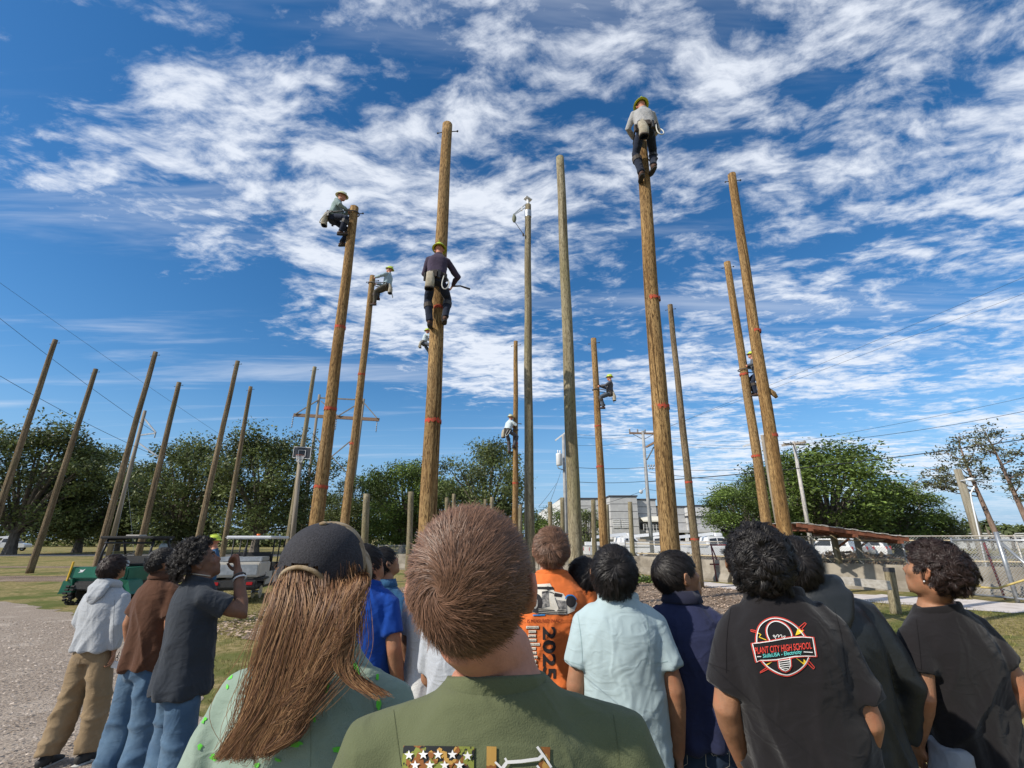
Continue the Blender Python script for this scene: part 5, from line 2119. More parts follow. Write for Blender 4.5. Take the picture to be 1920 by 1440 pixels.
def person(label, loc, rz=0.0, s=1.0, P=(0, 0, .95), N=(0, 0, 1.47), twist=0.0, head=(.25, 0, 0), headoff=(0, 0, 0), skin=SK_TAN, vox=.0075, seed=1,
           elbow=((-.25, -.03, 1.14), (.25, -.03, 1.14)), wrist=((-.26, .06, .90), (.26, .06, .90)), palm=None, curl=(.5, .5),
           shirt=None, pants=None, shoes=None, hair=None, face=False, group='students watching the climbers',
           hip=((-.09, 0, .92), (.09, 0, .92)), knee=((-.11, .03, .50), (.11, .03, .50)), ankle=((-.12, -.01, .09), (.12, -.01, .09)), toe=None,
           neck_r=.057, name='person', shoulder=.175, svox=.010, top=None, w=1.0, hs=1.0):
    pr = Person()
    if w != 1.0:      # slimmer or broader build
        shoulder *= w
        elbow = tuple((e_[0] * w,) + tuple(e_[1:]) for e_ in elbow)
        wrist = tuple((e_[0] * w,) + tuple(e_[1:]) for e_ in wrist)
        if shirt:
            hip = tuple((e_[0] * (w * .6 + .4),) + tuple(e_[1:]) for e_ in hip)
            shirt = dict(shirt, wx=shirt.get('wx', 1.0) * (w * .6 + .4), sr=shirt.get('sr', .072) * (w * .7 + .3))
    root = empty(name, loc, rz)
    tag(root, label, 'person', group)
    pr.root, pr.s = root, s
    pr.M = Matrix.Translation(Vector(loc)) @ Matrix.Rotation(rz, 4, 'Z')
    P, N = Vector(P), Vector(N)
    a = (N - P)
    k = a.length / .52
    a.normalize()
    l = Matrix.Rotation(twist, 3, 'Z') @ Vector((1, 0, 0))
    l = (l - a * l.dot(a)).normalized()
    f = a.cross(l)

    def tf(x, y, z):
        return (P + a * ((z - .95) * k) + l * x + f * y) * s
    S = lambda p: Vector(p) * s
    Rh = rot_head(*head)
    piv = P + a * ((1.505 - .95) * k)
    hc = piv + Rh @ Vector((0, .020, .105)) + Vector(headoff)
    if top is not None:      # sink or lift the head so that its crown ends at the wanted height
        r2 = Rh[2]
        crown = hc.z + (Rh @ Vector((0, -.012, .028))).z + math.sqrt((r2[0] * .087) ** 2 + (r2[1] * .108) ** 2 + (r2[2] * .098) ** 2)
        hc = hc + Vector((0, 0, max(-.06, min(.03, top / s - crown))))

    def HT(p):
        return (hc + Rh @ (Vector(p) * hs)) * s
    pr.HT, pr.Rh, pr.tf, pr.f, pr.l, pr.a = HT, Rh, tf, f, l, a
    # ---- body
    parts = []
    rings = [(.86, .0, .135, .10), (.98, 0, .140, .10), (1.08, 0, .125, .09), (1.22, 0, .140, .10), (1.33, 0, .145, .10), (1.39, -.005, .130, .085), (1.435, -.012, .092, .066), (1.475, -.014, neck_r + .010, neck_r + .006)]
    parts.append(tube_np([tf(0, cy_, z) for z, cy_, _, _ in rings], [(rx * s, ry * s) for _, _, rx, ry in rings], 20, True, 2.2, tuple(l)))
    nk = [tf(0, -.016, 1.44), tf(0, -.012, 1.50), HT((0, -.022, -.055)), HT((0, -.018, .0))]
    parts.append(tube_np(nk, [(neck_r + .016) * s, neck_r * s, (neck_r - .002) * s, (neck_r - .004) * s], 16, True, 2.0, tuple(l)))
    parts += head_parts(HT)
    SH = []
    for i, sg in enumerate((-1, 1)):
        sh = tf(sg * shoulder, -.008, 1.358) / s
        SH.append(sh)
        e, w_ = Vector(elbow[i]), Vector(wrist[i])
        parts.append(tube_np([S(sh), S(sh.lerp(e, .35)), S(sh.lerp(e, .75)), S(e), S(e.lerp(w_, .25)), S(e.lerp(w_, .65)), S(w_)],
                             [.050 * s, .050 * s, .043 * s, .040 * s, .041 * s, .034 * s, .026 * s], 14))
        pn = Vector(palm[i]) if palm else Vector((-sg, 0, 0))
        parts += hand_parts(S(w_), (w_ - e).normalized(), pn, sg if True else 1, curl[i], s)
    body = remesh(parts, vox, 3, .5)
    body.materials.append(skin)
    pr.body = link('body', body, root)
    # ---- shirt
    if shirt:
        sh_ = dict(kind='tee', wx=1.0, wy=1.0, hem=.84, sleeve=.62, sr=.072, amp=.007, flare=1.0, drop=0.0, belly=0.0)
        sh_.update(shirt)
        wx, wy = sh_['wx'], sh_['wy']
        hem = sh_['hem']
        mid = (hem + 1.15) / 2
        rg = [(hem, .0, .190 * sh_['flare'], .142 * sh_['flare']), (hem + .02, 0, .193 * sh_['flare'], .145 * sh_['flare']), (mid, 0.005, .187, .138), (1.15, .0, .186, .132), (1.26, -.008, .190, .130), (1.33, -.012, .184, .122),
              (1.385, -.014, .158, .104), (1.425, -.016, .116, .086), (1.448, -.016, .096, .077), (1.464, -.016, .084, .070)]
        q = [tube_np([tf(0, cy_ + sh_['belly'] * max(0, 1.2 - z), z) for z, cy_, _, _ in rg], [(rx * wx * s, ry * wy * s) for _, _, rx, ry in rg], 28, True, 2.35, tuple(l))]
        for i, sg in enumerate((-1, 1)):
            sh, e, w_ = SH[i], Vector(elbow[i]), Vector(wrist[i])
            rr = sh_['sr']
            inner = tf(sg * .085, -.012, 1.398) / s
            out = sh + (sh - inner).normalized() * .012 * wx
            if sh_['sleeve'] <= 1.0:
                end = sh.lerp(e, sh_['sleeve'])
                pts = [inner, out, sh.lerp(e, sh_['sleeve'] * .5), end]
                rad = [.050, rr * .90, rr * 1.02, rr * 1.06]
            else:
                g = min(1.0, sh_['sleeve'] - 1)
                pts = [inner, out, sh.lerp(e, .5), e, e.lerp(w_, .5 * g), e.lerp(w_, .9 * g), e.lerp(w_, g)]
                rad = [.050, rr * .90, rr * .98, rr * .88, rr * .80, rr * .72, rr * .60]
            q.append(tube_np([S(p) for p in pts], [r_ * s for r_ in rad], 16))
        me = remesh(q, svox, 5, .5)
        folds(me, sh_['amp'] * s, seed, hem * s, 1.40 * s)
        me.materials.append(sh_['mat'])
        pr.shirt = link(sh_.get('name', 't_shirt'), me, root)
        kd = sh_['kind']
        trim = sh_.get('trim', sh_['mat'])
        if kd in ('tee', 'hoodie', 'jacket', 'woman'):
            v = []
            for j in range(33):
                t = 2 * math.pi * j / 32
                v.append(tf(.083 * math.cos(t), -.016 + .069 * math.sin(t), 1.447 - .018 * math.sin(t)))
            m = MB()
            m.tube(v, [(.021 * s, .0060 * s)] * 33, 8, False, 2.0, tuple(a))
            m.build('collar', trim, pr.shirt, True)
        if kd in ('polo', 'woman'):
            m = MB()
            nn = 40
            prof = [(.072, .062, 1.455), (.070, .061, 1.500), (.077, .069, 1.504), (.095, .088, 1.455), (.091, .084, 1.450)]
            vs = []
            for (rx, ry, z) in prof:
                for j in range(nn):
                    t = R(-235) + R(290) * j / (nn - 1)
                    vs.append(tf(rx * math.cos(t), -.016 + ry * math.sin(t), z))
            fs = [(r_ * nn + j, r_ * nn + j + 1, (r_ + 1) * nn + j + 1, (r_ + 1) * nn + j) for r_ in range(len(prof) - 1) for j in range(nn - 1)]
            m.add(vs, fs)
            m.build('collar', trim, pr.shirt, True)
        if kd in ('hoodie', 'jacket'):
            q = []
            for j in range(9):
                t = R(-200) + R(220) * j / 8
                q.append((tf(.100 * math.cos(t), -.020 + .090 * math.sin(t), 1.470 - .030 * math.sin(t)), .030))
            pq = [tube_np([c_ for c_, _ in q], [(.036 * s, .026 * s)] * 9, 10, True, 2.0, tuple(a))]
            pq.append(tube_np([tf(0, -.085, 1.50), tf(0, -.125, 1.45), tf(0, -.150, 1.37), tf(0, -.150, 1.30)], [(.085 * s, .030 * s), (.110 * s, .034 * s), (.080 * s, .028 * s), (.02 * s, .014 * s)], 18, True, 2.2, tuple(l)))
            me = remesh(pq, .009, 4)
            folds(me, .006 * s, seed + 3, 1.28 * s, 1.55 * s)
            me.materials.append(sh_['mat'])
            link('hood', me, pr.shirt)
    # ---- trousers, shoes
    if pants:
        pq = []
        b_ = dict(thigh=.100, kn=.080, an=.078, amp=.010, waist=1.02)
        b_.update(pants)
        pq.append(tube_np([tf(0, 0, .80), tf(0, 0, .86), tf(0, -.005, .95), tf(0, 0, b_['waist'])], [(.140 * s, .100 * s), (.158 * s, .114 * s), (.155 * s, .110 * s), (.140 * s, .100 * s)], 22, True, 2.3, tuple(l)))
        for i in range(2):
            h_, kn, an = Vector(hip[i]), Vector(knee[i]), Vector(ankle[i])
            pq.append(tube_np([S(h_ + (h_ - kn).normalized() * .02), S(h_.lerp(kn, .3)), S(h_.lerp(kn, .7)), S(kn), S(kn.lerp(an, .35)), S(kn.lerp(an, .8)), S(kn.lerp(an, 1.0))],
                              [b_['thigh'] * .72 * s, b_['thigh'] * .92 * s, b_['thigh'] * .92 * s, b_['kn'] * s, b_['kn'] * 1.02 * s, b_['an'] * s, b_['an'] * 1.0 * s], 16))
        me = remesh(pq, b_.get('vox', .014), 4)
        folds(me, b_['amp'] * s, seed + 5, .05, .95 * s, 'pants')
        me.materials.append(b_['mat'])
        pr.pants = link('trousers', me, root)
        for i in range(2):
            an = Vector(ankle[i])
            td = Vector(toe[i]) if toe else Vector(((-.12, .12)[i], 1, 0))
            td.normalize()
            up = (Vector((0, 0, 1)) - td * td.z).normalized()
            sd_ = td.cross(up)
            c0 = an - up * (.09 - .035)
            pts = [c0 - td * .085, c0 - td * .07, c0 - td * .01, c0 + td * .07, c0 + td * .14, c0 + td * .175]
            rad = [(.022, .022), (.034, .036), (.038, .040), (.043, .034), (.042, .024), (.026, .014)]
            off = [.01, .012, .012, .0, -.012, -.018]
            qq = [tube_np([S(p + up * o_) for p, o_ in zip(pts, off)], [(r1_ * s, r2_ * s) for r1_, r2_ in rad], 14, True, 2.2, tuple(sd_))]
            qq.append(tube_np([S(an - up * .05), S(an + up * .03)], [.048 * s, .046 * s], 12))
            me = remesh(qq, .009, 3)
            me.materials.append(shoes or M_shoe)
            o_ = link('shoe', me, root)
            m = MB()
            base = c0 - up * .034
            m.tube([S(base - td * .09), S(base - td * .04), S(base + td * .06), S(base + td * .13), S(base + td * .18)], [(.030 * s, .012 * s), (.040 * s, .014 * s), (.046 * s, .014 * s), (.045 * s, .013 * s), (.022 * s, .010 * s)], 14, True, 3.0, tuple(sd_))
            m.build('sole', M_sole if not shoes else M_shoe, o_, True)
    # ---- hair, eyes
    if hair:
        hk = dict(hair)
        mt = hk.pop('mat')
        V, F, A = hair_mesh(seed=seed, **hk)
        Rn = np.array(Rh)
        V = (V @ Rn.T * hs + np.array(hc)) * s
        pr.hair = obj_from(V, F, A, 'hair', mt, root)
    if face:
        for sg in (-1, 1):
            m = MB()
            v, fcs = ell_np((sg * .031, .0725, .008), (.0115, .011, .0075))
            m.add([HT(p) for p in v], fcs)
            o_ = m.build('eye', M_eye, root, True)
            m = MB()
            v, fcs = ell_np((sg * .031, .0808, .008), (.0062, .0040, .0060))
            m.add([HT(p) for p in v], fcs)
            m.build('iris', M_iris, o_, True)
            m = MB()
            v, fcs = tube_np([(sg * .014, .0920, .026), (sg * .032, .0900, .031), (sg * .052, .0740, .028)], [(.003, .005), (.0035, .005), (.002, .003)], 6)
            m.add([HT(p) for p in v], fcs)
            m.build('eyebrow', H_BLACK, root, True)
    return pr


# --- prints on clothes: flat artwork laid on the cloth surface
def bvh_of(pr, ob):
    me = ob.data
    vs = [pr.M @ v.co for v in me.vertices]
    return BVHTree.FromPolygons(vs, [tuple(p.vertices) for p in me.polygons])


CAMP = Vector((0, 0, CAMH))


def drape(pr, bvh, ob, name, px, faces, mat, off=.0025):
    """lay a flat drawing (given in photo pixels) on the cloth of a person"""
    out = []
    Mi = pr.M.inverted()
    last = None
    for (x, y) in px:
        d = ray(x, y).normalized()
        hit, nr, _, _ = bvh.ray_cast(CAMP, d)
        if hit is None:
            hit, nr = (last if last is not None else (CAMP + d * 1.2, -d))
        last = (hit, nr)
        out.append(Mi @ (hit - d * off))
    m = MB()
    m.add(out, faces)
    return m.build(name, mat, ob)


def ribbon2(pts, w, closed=False, step=3.0):
    """stroke along a pixel polyline"""
    P_ = [np.array(p, float) for p in pts]
    if closed:
        P_.append(P_[0])
    d_ = []
    for i in range(len(P_) - 1):
        L_ = np.linalg.norm(P_[i + 1] - P_[i])
        k = max(1, int(L_ / step))
        for j in range(k):
            d_.append(P_[i] + (P_[i + 1] - P_[i]) * j / k)
    d_.append(P_[-1])
    vs, fs = [], []
    for i, p in enumerate(d_):
        t = d_[min(i + 1, len(d_) - 1)] - d_[max(i - 1, 0)]
        if closed and i in (0, len(d_) - 1):
            t = d_[1] - d_[-2]
        t = t / (np.linalg.norm(t) + 1e-9)
        nn = np.array([-t[1], t[0]]) * w / 2
        vs += [tuple(p - nn), tuple(p + nn)]
    for i in range(len(d_) - 1):
        fs.append((2 * i, 2 * i + 1, 2 * i + 3, 2 * i + 2))
    return vs, fs


def smooth_path(pts, it=2, closed=False):
    P_ = [np.array(p, float) for p in pts]
    for _ in range(it):
        Q = []
        n = len(P_)
        rng_ = range(n if closed else n - 1)
        if not closed:
            Q.append(P_[0])
        for i in rng_:
            a, b_ = P_[i], P_[(i + 1) % n]
            Q += [a * .75 + b_ * .25, a * .25 + b_ * .75]
        if not closed:
            Q.append(P_[-1])
        P_ = Q
    return [tuple(p) for p in P_]


def fill2(pts, maxe=7.0):
    """filled polygon in pixels, cut fine enough to follow the cloth"""
    bm = bmesh.new()
    bm.faces.new([bm.verts.new((x, y, 0)) for x, y in pts])
    bmesh.ops.triangulate(bm, faces=bm.faces[:])
    for _ in range(4):
        e = [e_ for e_ in bm.edges if e_.calc_length() > maxe]
        if not e:
            break
        bmesh.ops.subdivide_edges(bm, edges=e, cuts=1)
        bmesh.ops.triangulate(bm, faces=bm.faces[:])
    bm.verts.index_update()
    vs = [(v.co.x, v.co.y) for v in bm.verts]
    fs = [tuple(v.index for v in f_.verts) for f_ in bm.faces]
    bm.free()
    return vs, fs


def text2(body, b0, b1, up, bold=.0):
    """lettering between two baseline pixels; up: cap height vector in pixels"""
    vs, fs = text_mesh(body, 1.0, bold)
    xs = [v.x for v in vs]
    x0, x1 = min(xs), max(xs)
    b0, b1, up = np.array(b0, float), np.array(b1, float), np.array(up, float)
    out = []
    for v in vs:
        u = (v.x - x0) / (x1 - x0)
        out.append(tuple(b0 + (b1 - b0) * u + up * (v.y / .70)))
    return out, fs

# ------------------------------------------------------------------ the students, seen from behind
def sc_for(px, py, Y, top=1.752):
    return at(px, py, Y).z / top


C_OLIVE = cloth_mat('olive_cotton', (.115, .130, .068), None, .5)
C_SAGE = cloth_mat('sage_green_cotton', (.225, .295, .235), (.265, .335, .275), .5)
C_ORANGE = cloth_mat('orange_cotton', (.72, .175, .045), None, .3)
C_ICE = cloth_mat('pale_blue_cotton', (.40, .50, .52), None, .3)
C_NAVY = cloth_mat('navy_pique', (.030, .036, .085), None, .4)
C_NAVYT = cloth_mat('navy_collar', (.022, .024, .045), None, .4)
C_BLACK = cloth_mat('black_cotton', (.0155, .0140, .0155), None, .3, .15)
C_JKT = nmat('black_nylon', (.014, .017, .019), (.018, .021, .024), 5, .5, .15, bscale=60, spec=.4)
C_HTHR = cloth_mat('heather_grey_fleece', (.40, .42, .44), (.33, .35, .37), .35, .25, 1)
C_BROWN = cloth_mat('brown_pique', (.095, .044, .026), None, .35)
C_CHAR = cloth_mat('charcoal_cotton', (.036, .042, .052), None, .35)
C_ROYAL = cloth_mat('royal_blue_cotton', (.010, .058, .30), None, .3)
C_DENIMS = cloth_mat('denim_shirt', (.030, .095, .19), None, .4)
C_WHITE = cloth_mat('white_heather_cotton', (.62, .62, .60), (.52, .52, .51), .3, .2, 1)
C_GREYT = cloth_mat('light_grey_cotton', (.44, .46, .49), (.37, .39, .42), .3, .2, 1)
C_KHAKI = cloth_mat('khaki_twill', (.27, .195, .115), (.225, .16, .09), .4)
C_GREYP = cloth_mat('grey_trouser', (.30, .32, .35), None, .3)

SHORT = dict(n=13000, nseg=4, length=.036, width=.0014, lift=.55, flow=.8, swirl=1.3, jit=.16, clump=.35, mat=H_BROWN, nape=.02, grav=.1)
STRAIGHT = dict(n=9000, nseg=7, length=.085, width=.0020, lift=.35, flow=1.0, grav=.5, jit=.08, clump=.55, mat=H_BLACK, nape=.12, swirl=.25)
CURLY = dict(n=10000, nseg=12, length=.10, width=.0022, lift=.9, flow=.6, grav=.35, jit=.12, clump=.75, curl=.010, turns=2.2, mat=H_BLACK, nape=.02, nclump=300, puff=1.04)

STU = {}
# man in the olive shirt, closest
Yg = .93
STU['G'] = person('brown haired man in an olive t-shirt with camouflage flag print, nearest the camera', (-.015, Yg, 0), 0.0, .977, head=(.34, .12, -.05), hs=1.09, headoff=(-.032, -.045, -.012), top=at(880, 968, .82).z,
                  N=(-.012, -.02, 1.47), skin=SK_PINK, vox=.006, svox=.010, seed=4, shoulder=.188, neck_r=.064, elbow=((-.27, -.02, 1.10), (.27, -.02, 1.10)), wrist=((-.26, .10, .90), (.26, .10, .90)),
                  shirt=dict(mat=C_OLIVE, wx=1.06, wy=1.08, sr=.078, amp=0.0045, sleeve=.7), pants=dict(mat=M_denimd),
                  hair=dict(SHORT, n=26000, width=.0011, jit=.13, lift=.42, nape=-.30, swirl=1.5, clump=.30, whorl=(-.30, -.93, .26)))
# woman with long hair
STU['F'] = person('long haired woman in a black and tan trucker cap and sage green shirt', (-.44, 1.22, 0), -.22, sc_for(612, 975, 1.12), head=(.20, -.13, .02), headoff=(.0, -.03, 0),
                  skin=SK_PINK, vox=.007, seed=9, shoulder=.160, elbow=((-.27, -.02, 1.14), (.27, -.02, 1.14)), wrist=((-.24, .14, .95), (.24, .14, .95)),
                  shirt=dict(kind='woman', mat=C_SAGE, wx=1.03, wy=1.2, sleeve=1.9, sr=.080, amp=0.0150, flare=1.22, hem=.78, name='button_shirt'), pants=dict(mat=M_denimd),
                  hair=dict(n=3500, nseg=8, length=.13, width=.0016, lift=.1, flow=.9, grav=1.0, jit=.05, clump=.4, mat=H_LONG, nape=.0))
# orange shirt
STU['O'] = person('young man in a bright orange t-shirt with a racing car print', (.215, 2.70, 0), 0.0, 1.012, head=(.40, .12, .02), top=at(1030, 990, 2.66).z, skin=SK_PINK, seed=15, shoulder=.185, w=.88,
                  shirt=dict(mat=C_ORANGE, wx=1.12, wy=1.05, amp=0.0075, sr=.078), pants=dict(mat=M_denimd), hair=dict(SHORT, n=7000, width=.0022, length=.045, whorl=(.1, -.8, .6), clump=.5, mat=H_BROWN))
# boy hidden behind the pale blue shirt
STU['K'] = person('black haired boy mostly hidden behind the boy in the pale blue t-shirt', (.375, 2.75, 0), 0.1, sc_for(1097, 1036, 2.7), head=(.45, -.2, .05), seed=16, w=.8, vox=.010, svox=.014,
                  shirt=dict(mat=C_CHAR), pants=dict(mat=M_denimd), hair=dict(STRAIGHT, n=4000, width=.003))
# pale blue shirt
STU['LB'] = person('boy with tousled black hair in a pale blue t-shirt with creased back', (.45, 2.16, 0), -.12, 0.975, head=(.50, .05, .08), headoff=(-.02, 0, 0), top=at(1130, 1032, 2.1).z, seed=22, shoulder=.180, w=.74,
                   elbow=((-.265, -.02, 1.12), (.265, -.04, 1.12)), wrist=((-.25, .08, .88), (.265, .02, .88)),
                   shirt=dict(mat=C_ICE, wx=1.08, wy=1.05, amp=0.0100, hem=.80, sr=.080, sleeve=.72), pants=dict(mat=M_denimd), hair=dict(STRAIGHT, length=.085, lift=.4, clump=.7, curl=.004, turns=1.0, nseg=9, nape=.10))
# navy polo
STU['N'] = person('boy in a navy polo shirt and jeans with white stitched pockets, face turned right', (.76, 2.28, 0), -.25, 0.955, head=(.28, 1.12, .02), top=at(1262, 1031, 2.2).z, seed=25, face=True, shoulder=.170, w=.82,
                  elbow=((-.24, -.05, 1.14), (.24, .0, 1.14)), wrist=((-.20, .14, .98), (.22, .12, .95)),
                  shirt=dict(kind='polo', mat=C_NAVY, trim=C_NAVYT, wx=.98, wy=1.0, amp=0.0063, hem=.90, name='polo_shirt', flare=.95), pants=dict(mat=M_denimd, amp=0.0080), hair=dict(STRAIGHT, nape=.26, length=.060, lift=.3))
# black shirt with the school print
STU['B'] = person('boy with thick wavy black hair in a black t-shirt with a light bulb print', (.855, 1.66, 0), -.34, 1.02, head=(.60, .0, .03), headoff=(-.025, .03, 0), top=at(1430, 990, 1.6).z, seed=31, shoulder=.185, w=.64,
                  elbow=((-.285, -.03, 1.13), (.285, -.03, 1.13)), wrist=((-.225, .10, .94), (.235, .12, .94)), P=(.03, 0, .95), N=(-.005, -.02, 1.47),
                  shirt=dict(mat=C_BLACK, wx=1.12, wy=1.05, amp=0.0150, hem=.76, sr=.088, sleeve=.80, flare=1.05), pants=dict(mat=M_denimd), hair=dict(CURLY, length=.052, curl=.008, turns=1.1, nape=.24, lift=.25, grav=.3, puff=1.0, clump=.85, nclump=240))
# black jacket
STU['J'] = person('black haired boy in a black hooded jacket behind the boy with the light bulb print', (1.31, 2.14, 0), -.10, 0.99, head=(.45, .1, -.05), top=at(1512, 1008, 2.05).z, headoff=(-.05, -.01, 0), seed=36, shoulder=.190, w=.86,
                  N=(-.06, -.02, 1.47), elbow=((-.27, -.03, 1.14), (.29, -.02, 1.12)), shirt=dict(kind='jacket', mat=C_JKT, wx=1.12, wy=1.1, sleeve=1.95, sr=.085, amp=0.0088, hem=.78, name='jacket'), pants=dict(mat=M_denimd), hair=dict(STRAIGHT, length=.085, lift=.4, nape=.0, curl=.004, turns=1.2, nseg=9))
# right edge boy
STU['R'] = person('dark wavy haired boy in a plain black t-shirt at the right edge, looking left', (1.77, 2.15, 0), .12, 0.958, head=(.28, -.36, .0), top=at(1742, 1014, 2.09).z, headoff=(-.03, -.06, 0), seed=41, face=True, shoulder=.180, w=.76,
                  P=(.05, .03, .95), N=(-.02, -.03, 1.46), elbow=((-.26, -.05, 1.12), (.28, -.10, 1.14)), wrist=((-.20, .08, .92), (.22, .05, .94)),
                  shirt=dict(mat=C_BLACK, wx=1.06, wy=1.05, amp=0.0130, hem=.80, sr=.078, sleeve=.62), pants=dict(mat=C_GREYP), hair=dict(CURLY, mat=H_DKBR, length=.062, curl=.009, turns=1.5, nape=-.16, n=10000, lift=.3, puff=1.0, front=.12, grav=.5, clump=.85, nclump=260))
# left group
STU['GH'] = person('boy in a heather grey hoodie and khaki cargo trousers on the gravel', (-3.44, 4.32, 0), -.12, sc_for(222, 1038, 4.3), head=(.35, .15, .03), seed=47, shoulder=.175, w=.88,
                   elbow=((-.25, -.02, 1.14), (.255, -.04, 1.13)), wrist=((-.22, .15, .98), (.235, .00, .90)), palm=((1, 0, 0), (-.6, -.8, 0)), curl=(.5, .7),
                   shirt=dict(kind='hoodie', mat=C_HTHR, wx=1.14, wy=1.12, sleeve=1.97, sr=.082, amp=0.0070, hem=.90, name='hoodie', flare=.93), pants=dict(mat=C_KHAKI, thigh=.110, kn=.098, an=.094, amp=0.0160),
                   hair=dict(STRAIGHT, n=4500, width=.0034, length=.075, lift=.7, clump=.6, curl=.004, turns=1.0, nseg=8, mat=H_DKBR), knee=((-.12, .02, .50), (.12, .05, .50)), ankle=((-.14, -.06, .09), (.13, .05, .09)))
STU['BP'] = person('boy in a brown polo shirt and blue jeans between the hoodie and the charcoal shirt', (-2.50, 3.6, 0), -.30, .955, head=(.40, .25, .03), top=at(318, 1026, 3.5).z, seed=52, shoulder=.170, w=.82, vox=.009,
                   shirt=dict(kind='polo', mat=C_BROWN, wx=1.0, wy=1.0, amp=0.0088, hem=.86, name='polo_shirt', sleeve=.75), pants=dict(mat=M_denim, thigh=.11, kn=.098, an=.095, amp=0.0150), hair=dict(SHORT, n=5000, width=.003, length=.016, mat=H_BLACK, nape=.15))
STU['DT'] = person('boy in a charcoal t-shirt and jeans holding his fist to his mouth', (-1.93, 3.12, 0), -.75, .975, head=(.45, .25, .0), top=at(352, 1022, 3.1).z, headoff=(0, .0, 0), seed=57, face=True, skin=SK_BRN, shoulder=.165, w=.84,
                   elbow=((-.24, -.02, 1.14), (.27, .20, 1.25)), wrist=((-.24, .06, .90), (.085, .180, 1.500)), palm=((1, 0, 0), (-.2, -1, .2)), curl=(.5, 1.6),
                   shirt=dict(mat=C_CHAR, wx=.98, wy=1.02, flare=1.06, amp=0.0088, hem=.82, sr=.076, sleeve=.62), pants=dict(mat=M_denim, thigh=.098, kn=.10, an=.095, amp=0.0150),
                   hair=dict(CURLY, n=9000, length=.060, curl=.008, turns=3.0, lift=1.2, flow=.3, nape=.22, nclump=420, puff=1.06, front=.05))
# centre left
STU['BT'] = person('boy with combed back black hair in a royal blue t-shirt', (-.80, 2.80, 0), -.25, .975, head=(.50, .45, .05), top=at(700, 1024, 2.75).z, seed=61, shoulder=.170, w=.82,
                   shirt=dict(mat=C_ROYAL, wx=1.02, wy=1.05, amp=0.0088, hem=.82, sleeve=.72), pants=dict(mat=M_denimd), hair=dict(STRAIGHT, n=5000, nape=.30, length=.08, width=.003))
STU['D'] = person('boy with glasses in a blue denim shirt behind the royal blue t-shirt', (-.86, 3.45, 0), -.45, sc_for(735, 1018, 3.4), head=(.50, .45, .0), seed=66, face=True, vox=.009, w=.82,
                  shirt=dict(kind='polo', mat=C_DENIMS, wx=1.05, amp=0.0100, hem=.82, sleeve=.8, name='denim_shirt'), pants=dict(mat=M_denimd), hair=dict(STRAIGHT, n=3500, width=.0036, length=.07, nape=.15))
STU['WT'] = person('person in a white heather t-shirt and jeans, head hidden behind the nearest man', (-.43, 2.90, 0), -.1, .955, head=(.2, 0, 0), seed=71, vox=.010, w=.85, shoulder=.165,
                   elbow=((-.22, .08, 1.16), (.22, .06, 1.16)), wrist=((-.12, .22, 1.05), (.12, .22, 1.05)),
                   shirt=dict(mat=C_WHITE, wx=.95, wy=1.0, amp=0.0088, hem=.90, sleeve=.75), pants=dict(mat=M_denim), hair=dict(STRAIGHT, n=2500, width=.004))
STU['GT'] = person('person in a loose light grey t-shirt just left of the nearest man, head hidden', (-.21, 2.25, 0), -.1, .93, head=(.2, .3, 0), seed=76, vox=.010, w=.85, shoulder=.16,
                   elbow=((-.20, .06, 1.16), (.22, .04, 1.16)), wrist=((-.10, .22, 1.05), (.12, .22, 1.05)),
                   shirt=dict(mat=C_GREYT, wx=.92, wy=1.0, amp=0.0088, hem=.80, sleeve=.8), pants=dict(mat=M_denim), hair=dict(STRAIGHT, n=2500, width=.004))
STU['LH'] = person('lineman in a lime hard hat and blue shirt standing by the work cart', (-6.42, 10.6, 0), 2.2, .99, head=(-.05, .3, 0), seed=81, vox=.011, svox=.014, skin=SK_PINK,
                   shirt=dict(mat=C_DENIMS, sleeve=1.95, amp=0.0075, name='work_shirt', sr=.07), pants=dict(mat=M_denimd), group=None)

# ------------------------------------------------------------------ cap, long hair, prints, small things worn
def head_obj(pr, name, V, F, mat, parent=None, smooth=True):
    m = MB()
    m.add([pr.HT(v) for v in V], F)
    return m.build(name, mat, parent or pr.root, smooth)


M_capb = nmat('cap_mesh_black', (.022, .021, .024), (.040, .039, .044), 260, .85, .6, bscale=330, bdist=.003)
M_capt = nmat('cap_camo_tan', (.33, .255, .165), (.22, .155, .085), 26, .9, .3, lo=.45, hi=.55, bscale=300, bdist=.002)
fw = STU['F']
# crown in head space: shallow dome, back black mesh with a hole above the strap, tan front
cC, cR = Vector((0, -.008, .030)), (.096, .118, .108)
nu, nv = 56, 22
grid = []
tilt = Matrix.Rotation(R(6), 3, 'X')
for i in range(nv + 1):
    ph = (math.pi / 2 + .10) * i / nv
    for j in range(nu):
        th = 2 * math.pi * j / nu
        e = 2.35
        cz = math.cos(ph)
        rr = max(0.0, 1 - abs(cz) ** e) ** (1 / e) if cz > 0 else 1.0
        grid.append(cC + tilt @ Vector((cR[0] * rr * math.cos(th), cR[1] * rr * math.sin(th), cR[2] * cz)))
Fb, Ft = [], []
for i in range(nv):
    for j in range(nu):
        q = (i * nu + j, (i + 1) * nu + j, (i + 1) * nu + (j + 1) % nu, i * nu + (j + 1) % nu)
        c = sum((grid[k] for k in q), Vector()) / 4 - cC
        if c.y > .012 - .10 * max(0, c.z - .055):
            Ft.append(q)
        elif c.y < 0 and abs(c.x) < .052 and c.z < .040 * math.sqrt(max(0, 1 - (c.x / .052) ** 2)) + .002:
            continue
        else:
            Fb.append(q)
cap = head_obj(fw, 'cap', grid, Fb, M_capb)
fpan = head_obj(fw, 'front_panel', grid, Ft, M_capt, cap)
bv, bf = [], []
